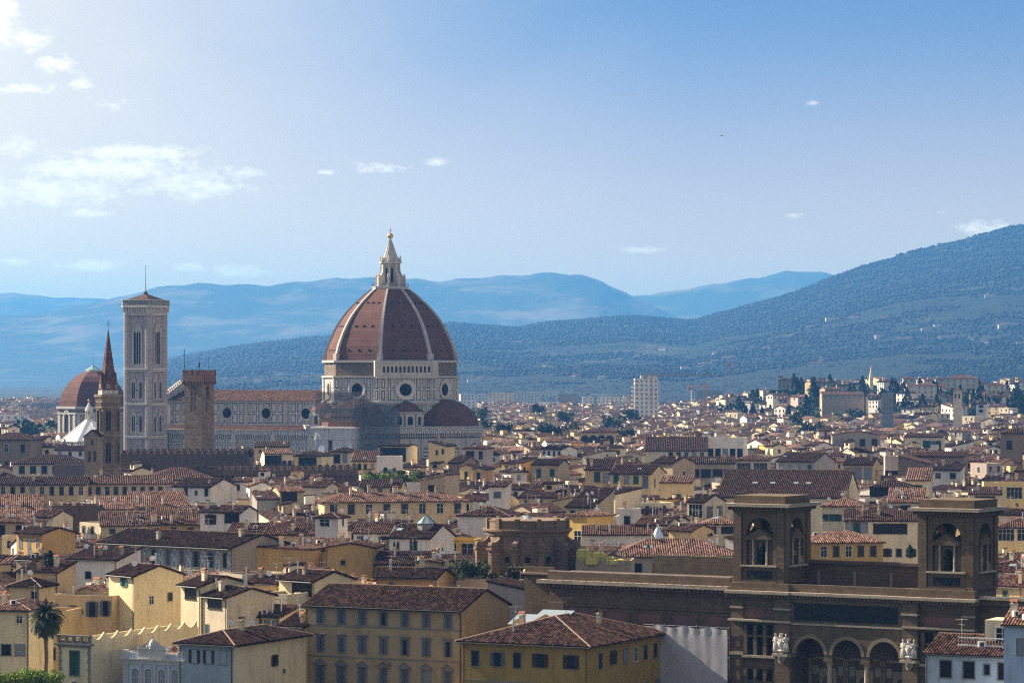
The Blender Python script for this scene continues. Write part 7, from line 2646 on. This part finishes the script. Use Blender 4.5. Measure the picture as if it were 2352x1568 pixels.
for i, q in enumerate(ind):
    best = sorted(refs, key=lambda h: abs((h['u0'] + h['u1']) / 2 - q['u']) + 1.6 * abs(h['ye'] + 12 - q['v']))[:14]
    rgi = random.Random(1000 + i)
    n = max(1, int(q['w'] / rgi.uniform(3.0, 4.6)))
    ok = None
    for tr in range(60):
        st = rgi.choice(STY) if rgi.random() > .35 else STY[0]
        ex = rgi.choice(EXW)
        hb = best[min(len(best) - 1, tr // 8)]
        dx, dv = q['u'] - (hb['u0'] + hb['u1']) / 2, q['y'] - hb['D']
        rel = 'behind' if dv > 25 else ('in front of' if dv < -25 else 'beside')
        ref = ' '.join(hb['ref'].split()[:6])
        while ref.split()[-1] in ('a', 'with', 'and', 'its', 'of', 'in', 'the', 'under', 'two', 'single', 'wide', 'white', 'dark', 'by', 'on', 'against', 'between', 'before', 'behind', 'beside', 'near', 'tiny', 'roof', 'black', 'broad', 'low', 'small', 'one', 'four', 'blue-framed', 'green', 'closed', 'pyramid', 'its', 'long', 'open', 'brown', 'glass', 'hipped', 'bright', 'big', 'ribbed', 'tall'):
            ref = ' '.join(ref.split()[:-1])
        feat = st[1] if tr % 2 else ex[1]
        lb = f"{WN[q['wall']]} {RN[q['roof']]} house with {feat}, {rel} the {ref}"
        if len(lb.split()) > 16:
            lb = f"{WN[q['wall']]} {RN[q['roof']]} house, {rel} the {ref}"
        if lb not in USED:
            break
        lb = f"{WN[q['wall']]} {RN[q['roof']]} house with {TW[q['rt']]} tiles and {feat}, {rel} the {ref}"
        if lb not in USED and len(lb.split()) <= 16:
            break
    USED.add(lb)
    wins = []
    drop = rgi.uniform(.7, 1.3)
    vh = q['vis'] / (2 * q['pu']) * q['y'] / F
    for rr in range(1 if vh < 5 else 2):
        wins.append(('F', n, st[0], st[2], st[3], drop + rr * 3.4))
    if q['rot'] < -8:
        wins.append(('R', rgi.choice((0, 1, 2)), 'o' if st[0] in 'va' else st[0], .9, 1.4, drop + .3))
    elif q['rot'] > 8:
        wins.append(('L', rgi.choice((0, 1, 2)), 'o' if st[0] in 'va' else st[0], .9, 1.4, drop + .3))
    exs = ex[0] + ''.join(rgi.choice('cdcakvxbCA') for _ in range(rgi.choice((1, 1, 2, 3, 4))))
    sp = .42 if q['y'] < 650 else (.52 if q['y'] < 900 else .75)
    make_house(lb, (q['x'], q['y'] - q['d'] / 2, q['z0']), R(q['rot']), q['w'], q['d'], q['h'], q['roof'], q['wall'], q['rt'], wins, exs, q['pitch'], .5, 'house', 'house', False, 'houses in the sea of roofs', sp, i)
# all the smaller ones beyond: one mass of roofs
MM = MB()
mw = ['cream', 'ivory', 'white', 'tan', 'pale_yellow', 'ochre', 'dim', 'pink', 'grey', 'yellow', 'brown']
for q in mass:
    T = Matrix.Translation((q['x'], q['y'] - q['d'] / 2, q['z0'])) @ Matrix.Rotation(R(q['rot']), 4, 'Z')
    MM.T = T
    wall_geo(MM, q['w'], q['d'], q['h'], q['roof'], q['pitch'], mw.index(q['wall']), -3)
    k = 11 + 'dml'.index(q['rt'])
    if q['roof'] == 'f':
        MM.face([(-q['w'] / 2 + .3, .3, q['h'] - .79), (q['w'] / 2 - .3, .3, q['h'] - .79), (q['w'] / 2 - .3, q['d'] - .3, q['h'] - .79), (-q['w'] / 2 + .3, q['d'] - .3, q['h'] - .79)], 15)
    else:
        roof_geo(MM, q['w'], q['d'], q['h'], q['roof'], q['pitch'], .5, .8, .2, k, k, q['y'] < 1300)
    n = max(1, int(q['w'] / 3.8))
    for rr in range(2):
        for c in range(n):
            x = -q['w'] / 2 + q['w'] * (c + .5) / n
            z = q['h'] - 2.9 - rr * 3.3
            MM.face([(x - .5, -.06, z), (x + .5, -.06, z), (x + .5, -.06, z + 1.7), (x - .5, -.06, z + 1.7)], 14)
    if rg.random() < .22:
        x, y = rg.uniform(-.3, .3) * q['w'], rg.uniform(.3, .6) * q['d']
        z = roof_z(x, y, q['w'], q['d'], q['h'], q['roof'], q['pitch'])
        MM.box(x - 1.6, x + 1.6, y - 1.3, y + 1.3, z - 1, z + 2.2, rg.choice((1, 2, 4)))
        MM.box(x - 1.9, x + 1.9, y - 1.6, y + 1.6, z + 2.2, z + 2.4, k)
    if rg.random() < .7:
        x, y = rg.uniform(-.35, .35) * q['w'], rg.uniform(.2, .7) * q['d']
        z = roof_z(x, y, q['w'], q['d'], q['h'], q['roof'], q['pitch'])
        MM.box(x - .4, x + .4, y - .35, y + .35, z - .5, z + 1.4, 1)
        MM.box(x - .5, x + .5, y - .45, y + .45, z + 1.5, z + 1.7, 12)
MM.T = None
o = MM.build('distant_houses', [WM[k] for k in mw] + [ROOFM[k] for k in 'dml'] + [PANE, TERRACE])
o['kind'] = 'stuff'
o['label'] = 'dense mass of small far roofs stretching to the foot of the hills'

# ------------------------------------------------------------------ the air
def haze():
    m = MB()
    m.box(-11000, 11000, -400, 32000, -2, 880, 0)
    o = m.build('haze', [], None)
    mat = bpy.data.materials.new('haze_air')
    mat.use_nodes = True
    g = NT(mat.node_tree)
    v = g.n('ShaderNodeVolumePrincipled', {'Color': (.14, .52, 1.38), 'Density': .44e-4, 'Anisotropy': .2, 'Absorption Color': (0, 0, 0)})
    out = g.n('ShaderNodeOutputMaterial')
    g.t.links.new(v.outputs[0], out.inputs['Volume'])
    o.data.materials.clear()
    o.data.materials.append(mat)
    o['kind'] = 'stuff'
    o['label'] = 'thin blue summer haze filling the valley'
haze()
